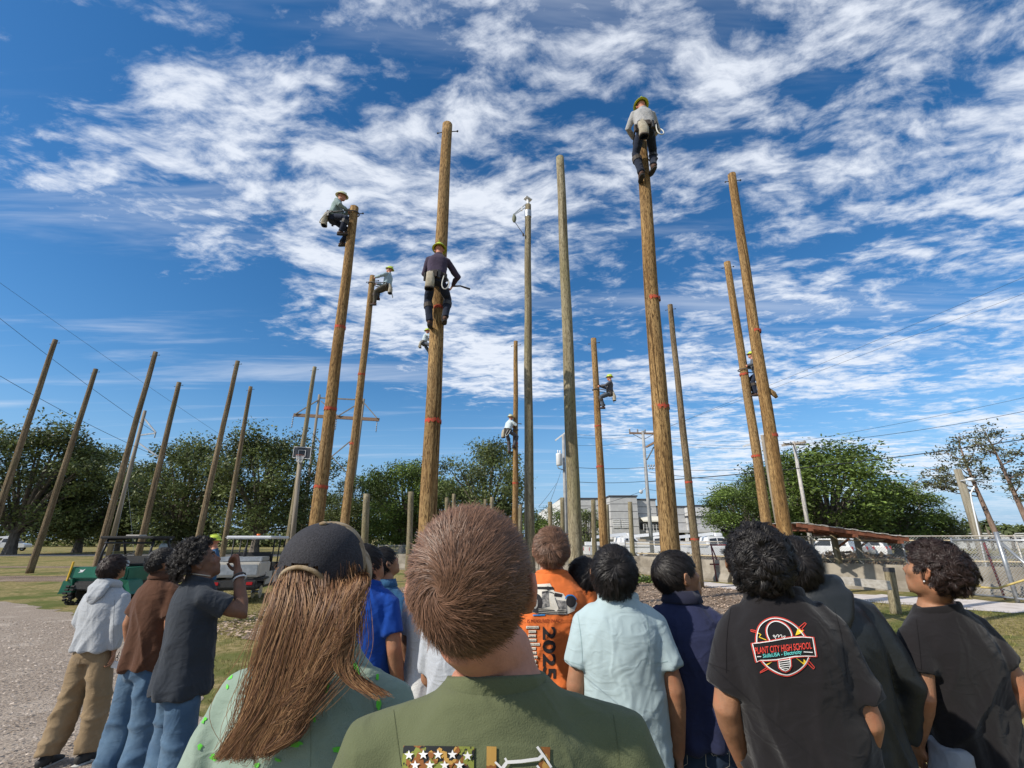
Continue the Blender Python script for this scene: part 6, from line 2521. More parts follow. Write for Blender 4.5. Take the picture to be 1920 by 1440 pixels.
for i in range(9):
    f_ = i / 8
    for j in range(25):
        th = R(20) + R(140) * j / 24
        rx = .094 + .004 * f_
        ry = .110 + .085 * f_ * math.sin(th) ** .8
        p = cC + tilt @ Vector((rx * math.cos(th), ry * math.sin(th), .004 - .030 * f_ * abs(math.cos(th)) - .012 * f_ - .03 * abs(math.cos(th)) ** 2 * f_))
        bv.append(p)
for i in range(8):
    for j in range(24):
        bf.append((i * 25 + j, i * 25 + j + 1, (i + 1) * 25 + j + 1, (i + 1) * 25 + j))
bo = head_obj(fw, 'brim', bv, bf, M_capt, cap)
sd_m = bo.modifiers.new('thickness', 'SOLIDIFY')
sd_m.thickness = .004
st = []
for j in range(13):
    th = R(-90) + R(33) * (j - 6) / 6
    st.append(cC + tilt @ Vector((cR[0] * 1.01 * math.cos(th), cR[1] * 1.01 * math.sin(th), -.004)))
v, f = tube_np(st, [(.003, .010)] * 13, 8, True, 3.0, None)
v, f = tube_np(st, [(.0105, .003)] * 13, 10, True, 3.0, (0, 0, 1))
head_obj(fw, 'strap', v, f, M_capt, cap)
arch = [cC + tilt @ Vector((x, -cR[1] * 1.005 * math.sqrt(max(0, 1 - (x / cR[0]) ** 2)) * (1 - .12 * (z / .05) ** 2), z)) for x, z in [(.053 * math.cos(R(a_)), .043 * math.sin(R(a_)) + .001) for a_ in range(0, 181, 12)]]
v, f = tube_np(arch, .0052, 8)
head_obj(fw, 'arch_binding', v, f, M_capt, cap)
v, f = ell_np(cC + tilt @ Vector((0, 0, cR[2] + .002)), (.010, .010, .005))
head_obj(fw, 'button', v, f, M_capt, cap)

# long hair following the photographed locks down the back
guides = [
    ([(546, 1050), (536, 1120), (522, 1190), (505, 1260), (480, 1325), (448, 1380), (432, 1418)], 900, .011),
    ([(563, 1050), (550, 1140), (538, 1210), (522, 1280), (496, 1335), (474, 1378), (462, 1425)], 800, .011),
    ([(580, 1052), (566, 1150), (556, 1225), (545, 1290), (522, 1345), (502, 1392), (510, 1415)], 600, .010),
    ([(598, 1055), (584, 1160), (575, 1225), (560, 1285), (548, 1338), (540, 1385), (520, 1402)], 520, .010),
    ([(614, 1055), (602, 1155), (592, 1220), (576, 1270), (560, 1318), (540, 1360)], 560, .010),
    ([(632, 1055), (620, 1145), (606, 1200), (586, 1250), (566, 1292), (552, 1318)], 560, .010),
    ([(645, 1062), (638, 1140), (624, 1190), (606, 1230), (586, 1260), (566, 1290)], 560, .010),
    ([(656, 1068), (652, 1130), (640, 1180), (640, 1225), (662, 1275), (712, 1306)], 260, .005),
    ([(668, 1072), (666, 1115), (655, 1160), (640, 1195), (628, 1230)], 420, .008),
    ([(676, 1075), (676, 1098), (668, 1130), (655, 1170), (640, 1195)], 260, .005),
    ([(560, 1060), (572, 1160), (596, 1230), (585, 1290), (560, 1330)], 200, .009),
    ([(575, 1060), (540, 1200), (500, 1290), (475, 1360), (470, 1430)], 90, .020),
    ([(640, 1060), (650, 1170), (640, 1240), (600, 1300), (560, 1350)], 90, .018),
]
rs = np.random.RandomState(3)
hv, hf, ha = [], [], []
fwM = fw.M.inverted()
bvF = bvh_of(fw, fw.shirt)
bvC = bvh_of(fw, cap)
bvC2 = bvh_of(fw, fpan)
for pts, cnt, spread in guides:
    sp = smooth_path(pts, 2)
    P3, capY = [], []
    for i, (x, y) in enumerate(sp):
        d = ray(x, y).normalized()
        hit, _, _, _ = bvF.ray_cast(CAMP, d)
        fy = i / (len(sp) - 1)
        Yh = 1.040 - .02 * fy + .055 * min(1, max(0, 1 - (fy - .08) / .14))
        Y_ = Yh if hit is None else min(Yh, hit.y - .022) if fy > .25 else Yh
        hc_, _, _, _ = bvC.ray_cast(CAMP, d)
        if hc_ is None:
            hc_, _, _, _ = bvC2.ray_cast(CAMP, d)
        if hc_ is not None:
            Y_ = hc_.y + .020
        capY.append(hc_.y if hc_ is not None else None)
        q = at(x, y, Y_)
        P3.append((q.x, q.y, q.z))
    P3 = np.array(P3)
    m_ = len(P3)
    f0_ = np.linspace(0, 1, m_)
    P3[:, 0] += .009 * f0_ * np.sin(f0_ * 10 + pts[0][0] * .37)
    P3[:, 2] += .004 * f0_ * np.cos(f0_ * 9 + pts[0][0] * .21)
    # smooth the depth along the lock
    for _ in range(2):
        P3[1:-1, 1] = (P3[:-2, 1] + 2 * P3[1:-1, 1] + P3[2:, 1]) / 4
    for i_, cy0 in enumerate(capY):
        if cy0 is not None:
            P3[i_, 1] = max(P3[i_, 1], cy0 + .022)
    fk = np.linspace(0, 1, m_)
    off = rs.normal(0, 1, (cnt, 1, 3)) * np.array([1, .45, .4])
    env = spread * (1.0 + .55 * np.sin(fk * math.pi) - .72 * fk ** 1.5)[None, :, None]
    ph = rs.uniform(0, 6.28, (cnt, 1))
    wob = np.stack([np.sin(fk[None] * rs.uniform(4, 9, (cnt, 1)) + ph), np.cos(fk[None] * 5 + ph), np.zeros((cnt, m_))], 2) * .0035
    PP = P3[None] + off * env + wob * np.linspace(.2, 1.6, m_)[None, :, None]
    cut = rs.uniform(.82, 1.0, cnt)
    idx = np.clip(fk[None] * cut[:, None] * (m_ - 1), 0, m_ - 1.001)
    i0 = idx.astype(int)
    fr_ = (idx - i0)[:, :, None]
    ar = np.arange(cnt)[:, None]
    PP = PP[ar, i0] * (1 - fr_) + PP[ar, np.minimum(i0 + 1, m_ - 1)] * fr_
    Nn = np.zeros_like(PP)
    Nn[:, :, 1] = -1
    sub = rs.randint(0, 48, cnt)
    so = rs.normal(0, 1, (48, 1, 3)) * np.array([1, .5, .5]) * spread * .35
    sph = rs.uniform(0, 6.28, (48, 1))
    sw_ = np.stack([np.sin(fk[None] * 7 + sph), np.cos(fk[None] * 6 + sph), 0 * fk[None] + 0 * sph], 2) * .010 * fk[None, :, None]
    PP = PP + (so * fk[None, :, None] + sw_)[sub]
    V, F, A = ribbons(PP, Nn, .0011, rs, .45)
    A = np.clip(np.array(A) * .75 + np.repeat(rs.rand(48)[sub] * .5 - .12, m_ - 1), 0, 1).tolist()
    b0 = len(hv)
    hv.extend([tuple(fwM @ Vector(v)) for v in V])
    hf.extend([tuple(i + b0 for i in f) for f in F])
    ha.extend(A)
obj_from(hv, hf, ha, 'long_hair', H_LONG, fw.root)

# lime blotches printed on her shirt
M_lime = nmat('lime_print', (.10, .60, .03), (.14, .52, .08), 60, .8)
rnd = random.Random(5)


def blot(cx_, cy_, rx, ry, rot=0.0):
    pts = []
    for k in range(14):
        a = 2 * math.pi * k / 14
        r_ = rnd.uniform(.55, 1.15)
        x, y = rx * r_ * math.cos(a), ry * r_ * math.sin(a)
        pts.append((cx_ + x * math.cos(rot) - y * math.sin(rot), cy_ + x * math.sin(rot) + y * math.cos(rot)))
    return fill2(pts, 5)


for (x, y, rx, ry, ro) in [(455, 1204, 6, 5, 0), (431, 1268, 5, 9, .2), (391, 1279, 5, 4, 0), (426, 1288, 3, 6, 0), (381, 1348, 6, 9, .4), (400, 1420, 8, 7, 0), (481, 1434, 6, 5, 0), (524, 1319, 7, 5, 0), (551, 1395, 17, 6, .05),
                           (636, 1406, 17, 6, -.15), (598, 1240, 6, 8, 0), (667, 1251, 4, 15, -.4), (613, 1289, 4, 13, .3), (710, 1320, 5, 12, 0), (708, 1268, 4, 8, 0), (375, 1400, 5, 8, .3), (590, 1350, 3, 6, 0), (690, 1400, 8, 5, .2), (430, 1225, 3, 4, 0), (520, 1425, 7, 4, .4)]:
    px, fs = blot(x, y, rx, ry, ro)
    drape(fw, bvF, fw.shirt, 'print_blotch', px, fs, M_lime)

# light bulb print on the black shirt
M_pw, M_pr = nmat('print_white', (.62, .61, .59), None, rough=.8), nmat('print_red', (.58, .05, .035), None, rough=.8)
M_py, M_pt = nmat('print_yellow', (.72, .50, .03), None, rough=.8), nmat('print_teal', (.12, .55, .52), None, rough=.8)
bb = STU['B']
bvB = bvh_of(bb, bb.shirt)


def LB(pts):
    return [(1380 + x / 8.0, 1120 + y / 8.0) for x, y in pts]


def put(name, vf, mat, off=.003, pr=bb, bv_=bvB):
    drape(pr, bv_, pr.shirt, name, vf[0], vf[1], mat, off)


ring_t = [(310, 680), (312, 560), (350, 430), (440, 350), (560, 308), (690, 325), (810, 375), (905, 445), (975, 520), (1030, 595)]
ring_b = [(1088, 900), (1045, 1000), (950, 1090), (850, 1145), (760, 1172), (640, 1140), (520, 1075), (440, 1010), (385, 945)]
bulb = [(512, 655), (465, 560), (460, 455), (520, 375), (610, 352), (715, 392), (792, 460), (830, 540), (838, 605)]
ban = [(245, 692), (350, 682), (540, 655), (700, 625), (850, 602), (1000, 595), (1150, 606), (1196, 886), (1050, 880), (880, 886), (750, 910), (600, 935), (450, 945), (372, 945), (312, 968)]


def grow(pts, k, c=(720, 740)):
    out = []
    for x, y in pts:
        d = math.hypot(x - c[0], y - c[1])
        out.append((c[0] + (x - c[0]) * (1 + k / d), c[1] + (y - c[1]) * (1 + k / d)))
    return out


for pth in (ring_t, ring_b):
    put('bulb_print', ribbon2(smooth_path(LB(pth)), 1.9), M_pw)
    put('bulb_print', ribbon2(smooth_path(LB(grow(pth, 20))), 1.5), M_pr)
put('bulb_print', ribbon2(smooth_path(LB(bulb)), 1.9), M_pw)
put('bulb_print', ribbon2(smooth_path(LB(grow(bulb, 18, (640, 520)))), 1.5), M_pr)
put('banner_print', ribbon2(LB(ban), 1.8, True), M_pw)
put('banner_print', ribbon2(LB(grow(ban, 20)), 1.4, True), M_pr)
put('bulb_print', ribbon2(smooth_path(LB([(600, 640), (590, 600), (552, 580), (572, 560), (600, 605), (612, 560), (640, 560), (632, 612), (662, 560), (690, 565), (682, 612), (722, 578), (742, 580), (725, 612), (700, 622)])), 1.1), M_pw)
put('bulb_print', ribbon2(LB([(640, 932), (655, 1050), (695, 1085), (742, 1105), (790, 1080), (818, 1030), (808, 905)]), 1.6), M_pw)
put('bulb_print', ribbon2(LB([(622, 932), (638, 1060), (690, 1105), (745, 1125), (805, 1095), (836, 1035), (826, 900)]), 1.2), M_pr)
for y in (955, 988, 1020, 1052):
    put('bulb_print', ribbon2(LB([(655, y), (810, y - 22)]), 1.5), M_pw)
put('bulb_print', ribbon2(LB([(690, 1078), (780, 1066)]), 1.4), M_pw)
for q in ([(890, 572), (975, 520), (925, 465), (1005, 500), (985, 535)], [(1052, 962), (1015, 925), (1012, 985), (890, 900), (1018, 1012)], [(440, 1010), (545, 965), (450, 1030), (480, 1075)]):
    put('bolt_print', fill2(LB(q), 3), M_py)
put('bolt_print', ribbon2(LB([(325, 532), (375, 558), (345, 596), (455, 640)]), 1.3), M_py)
for q in ([(300, 525), (225, 510), (222, 485), (300, 500)], [(940, 455), (1030, 380), (1055, 395), (990, 470), (1020, 505)], [(1070, 985), (1160, 1075), (1178, 1050), (1100, 960)], [(470, 1045), (362, 1120), (362, 1135), (480, 1075)]):
    put('bolt_print', ribbon2(LB(q), 1.4), M_pr)
put('lettering', text2('PLANT CITY HIGH SCHOOL', *LB([(292, 850), (1140, 768)]), (-1.6, -12.2), .012), M_pr)
put('lettering', text2('SkillsUSA - Electricity', *LB([(405, 908), (990, 842)]), (-.6, -7.2), .008), M_pt)
put('banner_print', ribbon2(LB([(1015, 818), (1150, 826)]), 1.7), M_pw)
put('banner_print', ribbon2(LB([(315, 890), (378, 888)]), 1.7), M_pw)

# racing car print on the orange shirt
oo = STU['O']
bvO = bvh_of(oo, oo.shirt)
M_pk, M_pc, M_pg, M_pb = nmat('print_black', (.022, .020, .022), None, rough=.85), nmat('print_cream', (.62, .58, .50), None, rough=.85), nmat('print_grey', (.30, .28, .26), (.08, .08, .08), 60, .85), nmat('print_blue', (.02, .20, .50), None, rough=.8)


def LO(pts):
    return [(970 + x / 6.545, 1060 + y / 6.545) for x, y in pts]


def puto(name, vf, mat, off=.003):
    drape(oo, bvO, oo.shirt, name, vf[0], vf[1], mat, off)


def oval(c, rx, ry, n=18):
    return [(c[0] + rx * math.cos(2 * math.pi * k / n), c[1] + ry * math.sin(2 * math.pi * k / n)) for k in range(n)]


puto('car_print', fill2(LO([(60, 450), (210, 235), (400, 222), (455, 320), (560, 345), (600, 400), (700, 385), (735, 470), (700, 560), (600, 605), (280, 600), (160, 570), (70, 540)])), M_pc, .003)
puto('car_print', fill2(LO([(210, 262), (440, 262), (445, 298), (210, 290)])), M_pk, .005)
puto('car_print', fill2(LO([(300, 320), (380, 310), (390, 500), (300, 520)])), M_pg, .005)
puto('car_print', fill2(LO([(460, 335), (555, 355), (540, 390), (450, 380)])), M_pk, .005)
puto('car_print', fill2(LO([(470, 420), (600, 440), (610, 590), (510, 580)])), M_pg, .005)
puto('car_print', fill2(LO(oval((235, 465), 72, 118))), M_pk, .006)
puto('car_print', fill2(LO(oval((222, 465), 30, 70))), M_pg, .008)
puto('car_print', fill2(LO(oval((660, 445), 62, 72))), M_pk, .006)
puto('car_print', fill2(LO(oval((110, 500), 48, 40))), M_pk, .006)
puto('car_print', fill2(LO([(250, 520), (460, 545), (600, 560), (600, 595), (270, 590), (180, 570)])), M_pk, .006)
for y in (535, 555, 575):
    puto('car_print', ribbon2(LO([(260, y), (420, y + 10), (600, y + 12)]), .8), M_pc, .008)
puto('car_print', fill2(LO([(385, 385), (450, 378), (505, 530), (480, 570), (440, 540)])), M_pc, .009)
puto('car_print', fill2(LO(oval((375, 280), 26, 22))), M_pk, .008)
puto('car_print', ribbon2(smooth_path(LO([(300, 340), (350, 318), (430, 330), (470, 365)])), 1.2), M_pk, .008)
for q in ([(75, 562), (165, 570)], [(190, 612), (340, 608)], [(592, 410), (605, 375), (640, 362), (690, 372), (725, 425)]):
    puto('car_print', ribbon2(smooth_path(LO(q)), 2.6), M_pb, .004)
M_pm = nmat('print_maroon', (.16, .02, .015), None, rough=.85)
puto('lettering', text2('.. IS MEASURED IN ACT', *LO([(88, 706), (560, 700)]), (0, -6.6), -.002), M_pm)
vs, fs = text2('2025', *LO([(318, 752), (318, 1400)]), (23.0, 0), .03)
puto('lettering', (vs, fs), M_pk)
for k, (wd, x0, x1) in enumerate((('Australia', 108, 262), ('China', 138, 228), ('Japan', 135, 226), ('Bahrain', 130, 232), ('Saudi Arabia', 122, 274), ('Miami', 135, 226), ('Imola', 150, 232), ('Monaco', 150, 246), ('Spain', 150, 230), ('Canada', 160, 244))):
    y = 745 + k * 52
    puto('list_print', fill2(LO([(x0, y), (x1 + 6, y), (x1 + 6, y + 40), (x0, y + 40)]), 8), M_pk, .003)
    puto('list_print', fill2(LO([(x0, y), (x1, y), (x1, y + 32), (x0, y + 32)]), 8), M_pc, .005)
    puto('lettering', text2(wd, *LO([(x0 + 8, y + 26), (x1 - 8, y + 26)]), (0, -3.0)), M_pk, .007)

# flag print on the olive shirt
gg = STU['G']
bvG = bvh_of(gg, gg.shirt)


def LG(pts):
    return [(740 + x / 6.0, 1360 + y / 6.0) for x, y in pts]


def putg(name, vf, mat, off=.003):
    drape(gg, bvG, gg.shirt, name, vf[0], vf[1], mat, off)


M_camo = nmat('print_camouflage', (.20, .075, .020), (.012, .014, .016), 34, .85, lo=.49, hi=.51, detail=2, c3=(.17, .19, .035), s3=30, lo3=.54, hi3=.56)
M_camo2 = nmat('print_camouflage_tan', (.38, .22, .055), (.20, .075, .02), 30, .85, lo=.49, hi=.51, detail=2)
fl0 = [(100, 228), (480, 232), (895, 240), (892, 420), (888, 700), (80, 690), (82, 420)]
putg('flag_print', fill2(LG(fl0), 6), M_camo)
rnd = random.Random(9)
for k in range(16):
    cx_, cy_ = rnd.uniform(130, 850), rnd.uniform(260, 640)
    pts = [(cx_ + rnd.uniform(18, 46) * math.cos(a), cy_ + rnd.uniform(22, 55) * math.sin(a)) for a in [i * .7 for i in range(9)]]
    putg('flag_print', fill2(LG(pts), 5), M_camo2, .0045)


def star(c, r):
    pts = []
    for k in range(10):
        a = -math.pi / 2 + k * math.pi / 5
        q = r if k % 2 == 0 else r * .40
        pts.append((c[0] + q * math.cos(a), c[1] + q * math.sin(a)))
    return pts


for c in ((160, 335), (322, 330), (487, 330), (650, 330), (820, 345), (230, 448), (395, 448), (562, 450), (730, 450), (160, 560), (322, 560), (487, 560), (650, 560), (815, 565)):
    putg('star_print', fill2(LG(star(c, 58)), 4), M_pw, .0065)
for q in ([(1035, 235), (1145, 240), (1140, 700), (1030, 700)], [(1640, 240), (1750, 245), (1745, 420), (1690, 330)], [(1620, 430), (1660, 380), (1745, 470), (1740, 690), (1630, 690)]):
    putg('flag_print', fill2(LG(q), 5), M_camo2)
for q, w in (([(1130, 412), (1205, 485)], 4.0), ([(1240, 368), (1262, 405)], 4.0), ([(1215, 480), (1262, 415), (1420, 405), (1620, 378), (1660, 340)], 6.5), ([(1602, 240), (1690, 360), (1762, 475)], 4.6), ([(1600, 452), (1640, 500)], 4.0)):
    putg('lineman_print', ribbon2(LG(q), w), M_pw, .005)

# stitched pockets on the navy boy's jeans
nn_ = STU['N']
bvN = bvh_of(nn_, nn_.pants)
for cx_, cy_ in ((1263, 1408), (1342, 1412)):
    for dx in (0, 5):
        px, fs = ribbon2([(cx_ - 14 + dx, cy_ - 6), (cx_ - 4 + dx, cy_ + 6), (cx_ + 8 + dx, cy_ - 8), (cx_ + 18 + dx, cy_ + 2)], 1.1)
        drape(nn_, bvN, nn_.pants, 'pocket_stitching', px, fs, M_pw)
    for q in ([(cx_ - 20, cy_ - 28), (cx_ + 24, cy_ - 30)], [(cx_ - 20, cy_ - 28), (cx_ - 18, cy_ + 25), (cx_ + 3, cy_ + 38), (cx_ + 26, cy_ + 24), (cx_ + 24, cy_ - 30)]):
        px, fs = ribbon2(q, .9)
        drape(nn_, bvN, nn_.pants, 'pocket_stitching', px, fs, M_pc)

# glasses, necklace, bracelet, earring
d_ = STU['D']
v, f = [], []
m = MB()
for sg in (-1, 1):
    rg_ = [(sg * .033 + .021 * math.cos(a), .097, .006 + .016 * math.sin(a)) for a in [i * math.pi / 8 for i in range(17)]]
    vv, ff = tube_np(rg_, .0018, 5, False)
    m.add([d_.HT(p) for p in vv], ff)
    vv, ff = tube_np([(sg * .054, .096, .010), (sg * .082, .03, .012), (sg * .086, -.01, .008)], .0018, 5)
    m.add([d_.HT(p) for p in vv], ff)
vv, ff = tube_np([(-.012, .098, .008), (.012, .098, .008)], .0018, 5)
m.add([d_.HT(p) for p in vv], ff)
m.build('glasses', M_blkm, d_.root, True)
t_d = STU['DT']
m = MB()
vv, ff = tube_np([t_d.tf(.073 * math.cos(a), -.014 + .064 * math.sin(a), 1.478 - .012 * math.sin(a)) for a in [i * math.pi / 14 for i in range(29)]], .0035, 6, False)
m.add(vv, ff)
m.build('necklace', nmat('bead_cream', (.55, .48, .38), None, rough=.5), t_d.root, True)
e_, w_ = Vector((.27, .20, 1.25)), Vector((.085, .180, 1.500))
for k, (q, mt) in enumerate(((.80, M_lampw), (.86, M_dark))):
    c = e_.lerp(w_, q) * t_d.s
    ax = (w_ - e_).normalized()
    x_ = ax.cross(Vector((0, 0, 1))).normalized()
    y_ = ax.cross(x_)
    m = MB()
    m.tube([c + x_ * (.034 * math.cos(a)) + y_ * (.034 * math.sin(a)) for a in [i * math.pi / 10 for i in range(21)]], .005, 6, False)
    m.build('bracelet', mt, t_d.root, True)
r_ = STU['R']
m = MB()
vv, ff = ell_np((-.088, .0, -.040), (.0035, .0035, .0035), None, 8, 6)
m.add([r_.HT(p) for p in vv], ff)
m.build('earring', M_lampw, r_.root, True)


# full brim hard hat, a part of whoever wears it
def hard_hat(pr, mat, sc=1.0):
    o_ = None
    V, F = [], []
    prof = [(0, .150), (.045, .146), (.080, .128), (.103, .095), (.112, .060), (.114, .045)]
    nn2 = 24
    vs = []
    for rr, z in prof:
        for j in range(nn2):
            t = 2 * math.pi * j / nn2
            vs.append(Vector((rr * .95 * math.cos(t), -.008 + rr * 1.15 * math.sin(t), z * 1.0)))
    fs = [(i * nn2 + j, (i + 1) * nn2 + j, (i + 1) * nn2 + (j + 1) % nn2, i * nn2 + (j + 1) % nn2) for i in range(len(prof) - 1) for j in range(nn2)]
    hat = head_obj(pr, 'hard_hat', vs, fs, mat)
    vs = []
    for rr, z in ((.108, .050), (.135, .040), (.152, .033), (.152, .027), (.135, .034), (.108, .043)):
        for j in range(nn2):
            t = 2 * math.pi * j / nn2
            vs.append(Vector((rr * .95 * math.cos(t), -.008 + rr * 1.12 * math.sin(t), z)))
    fs = [(i * nn2 + j, (i + 1) * nn2 + j, (i + 1) * nn2 + (j + 1) % nn2, i * nn2 + (j + 1) % nn2) for i in range(5) for j in range(nn2)]
    head_obj(pr, 'brim', vs, fs, mat, hat)
    vs, fs = tube_np([(0, -.13, .147), (0, -.06, .160), (0, .02, .160), (0, .09, .140)], [(.010, .008)] * 4, 8)
    head_obj(pr, 'ridge', vs, fs, mat, hat)
    return hat


M_hhl = nmat('lime_hard_hat', (.50, .62, .06), (.42, .52, .06), 8, .35)
M_hhw = nmat('pale_hard_hat', (.60, .60, .38), (.52, .52, .30), 8, .35)
hard_hat(STU['LH'], M_hhl)
# papers in the hand of the boy in the hoodie: small white tag on a key ring
g_ = STU['GH']
tg = empty('key_tag', g_.M @ (Vector((.235, .02, .80)) * g_.s))
m = MB()
m.box((0, 0, -.02), (.045, .006, .05), Euler((.2, .3, .4)).to_matrix())
m.build('card', M_lampw, tg)
m = MB()
m.tube([(.012 * math.cos(a), 0, .02 + .016 * math.sin(a)) for a in [i * math.pi / 8 for i in range(17)]], .0025, 5, False)
m.tube([(0, 0, .03), (.01, 0, .075)], .003, 5)
m.build('ring', M_dark, tg)
tag(tg, 'small white tag on a key ring held by the boy in the grey hoodie', 'key tag')

# sewn seams on the nearer shirts
def seam(key, lines, mat):
    pr = STU[key]
    bv_ = bvh_of(pr, pr.shirt)
    for ln in lines:
        px, fs = ribbon2(smooth_path(ln, 1), .9)
        drape(pr, bv_, pr.shirt, 'seam', px, fs, mat, .0015)


seam('LB', [[(1083, 1150), (1090, 1200), (1092, 1242)], [(1212, 1150), (1218, 1200), (1212, 1245)], [(1053, 1236), (1092, 1248)], [(1214, 1246), (1252, 1240)]], cloth_mat('pale_blue_seam', (.30, .42, .43)))
seam('B', [[(1372, 1130), (1362, 1190), (1362, 1262)], [(1562, 1130), (1580, 1200), (1590, 1280)], [(1318, 1240), (1368, 1258)]], cloth_mat('black_seam', (.008, .007, .008)))
seam('R', [[(1718, 1160), (1724, 1210), (1728, 1255)], [(1688, 1240), (1728, 1256)]], cloth_mat('black_seam', (.008, .007, .008)))
seam('GH', [[(215, 1125), (212, 1170), (214, 1230)], [(128, 1238), (215, 1246)]], cloth_mat('grey_seam', (.25, .27, .29)))
seam('G', [[(812, 1276), (880, 1284), (960, 1284), (1040, 1278)], [(738, 1330), (745, 1390), (752, 1436)], [(1150, 1340), (1158, 1390), (1160, 1436)]], cloth_mat('olive_seam', (.075, .085, .043)))
seam('F', [[(440, 1228), (500, 1236), (560, 1238)], [(660, 1225), (690, 1280), (705, 1340)], [(580, 1300), (583, 1360), (582, 1438)]], cloth_mat('sage_seam', (.155, .21, .165)))

# ------------------------------------------------------------------ climbers on the poles
M_canv = nmat('canvas', (.40, .36, .28), (.30, .26, .19), 12, .95, .4, bscale=200, bdist=.004)
M_leath = nmat('belt_leather', (.07, .055, .045), (.045, .038, .032), 14, .7)
M_rope = nmat('white_rope', (.52, .52, .48), None, rough=.9)
M_redw = nmat('red_webbing', (.45, .06, .04), None, rough=.8)
C_PURP = cloth_mat('plum_shirt', (.060, .045, .075), None, .3)
C_GRYS = cloth_mat('grey_work_shirt', (.36, .36, .36), None, .3)
C_TEAL = cloth_mat('grey_green_shirt', (.25, .33, .32), None, .3)
C_LTB = cloth_mat('light_blue_shirt', (.32, .42, .46), None, .3)
C_WHB = cloth_mat('white_blue_shirt', (.52, .60, .63), None, .3)
C_CHK = cloth_mat('dark_grey_shirt', (.10, .10, .11), None, .3)
C_NVP = cloth_mat('navy_work_trousers', (.020, .026, .045), None, .3)
C_OLP = cloth_mat('olive_work_trousers', (.085, .075, .055), None, .3)
C_GYP = cloth_mat('slate_trousers', (.10, .115, .14), None, .3)
# hidden pole behind the thick middle pole
pole_thing('p20', 'wooden_pole', 'pole hidden behind the thick middle pole, carrying the small climber on its left', (827, 530), (806, 985), 22, .29, WD_TAN, GC)


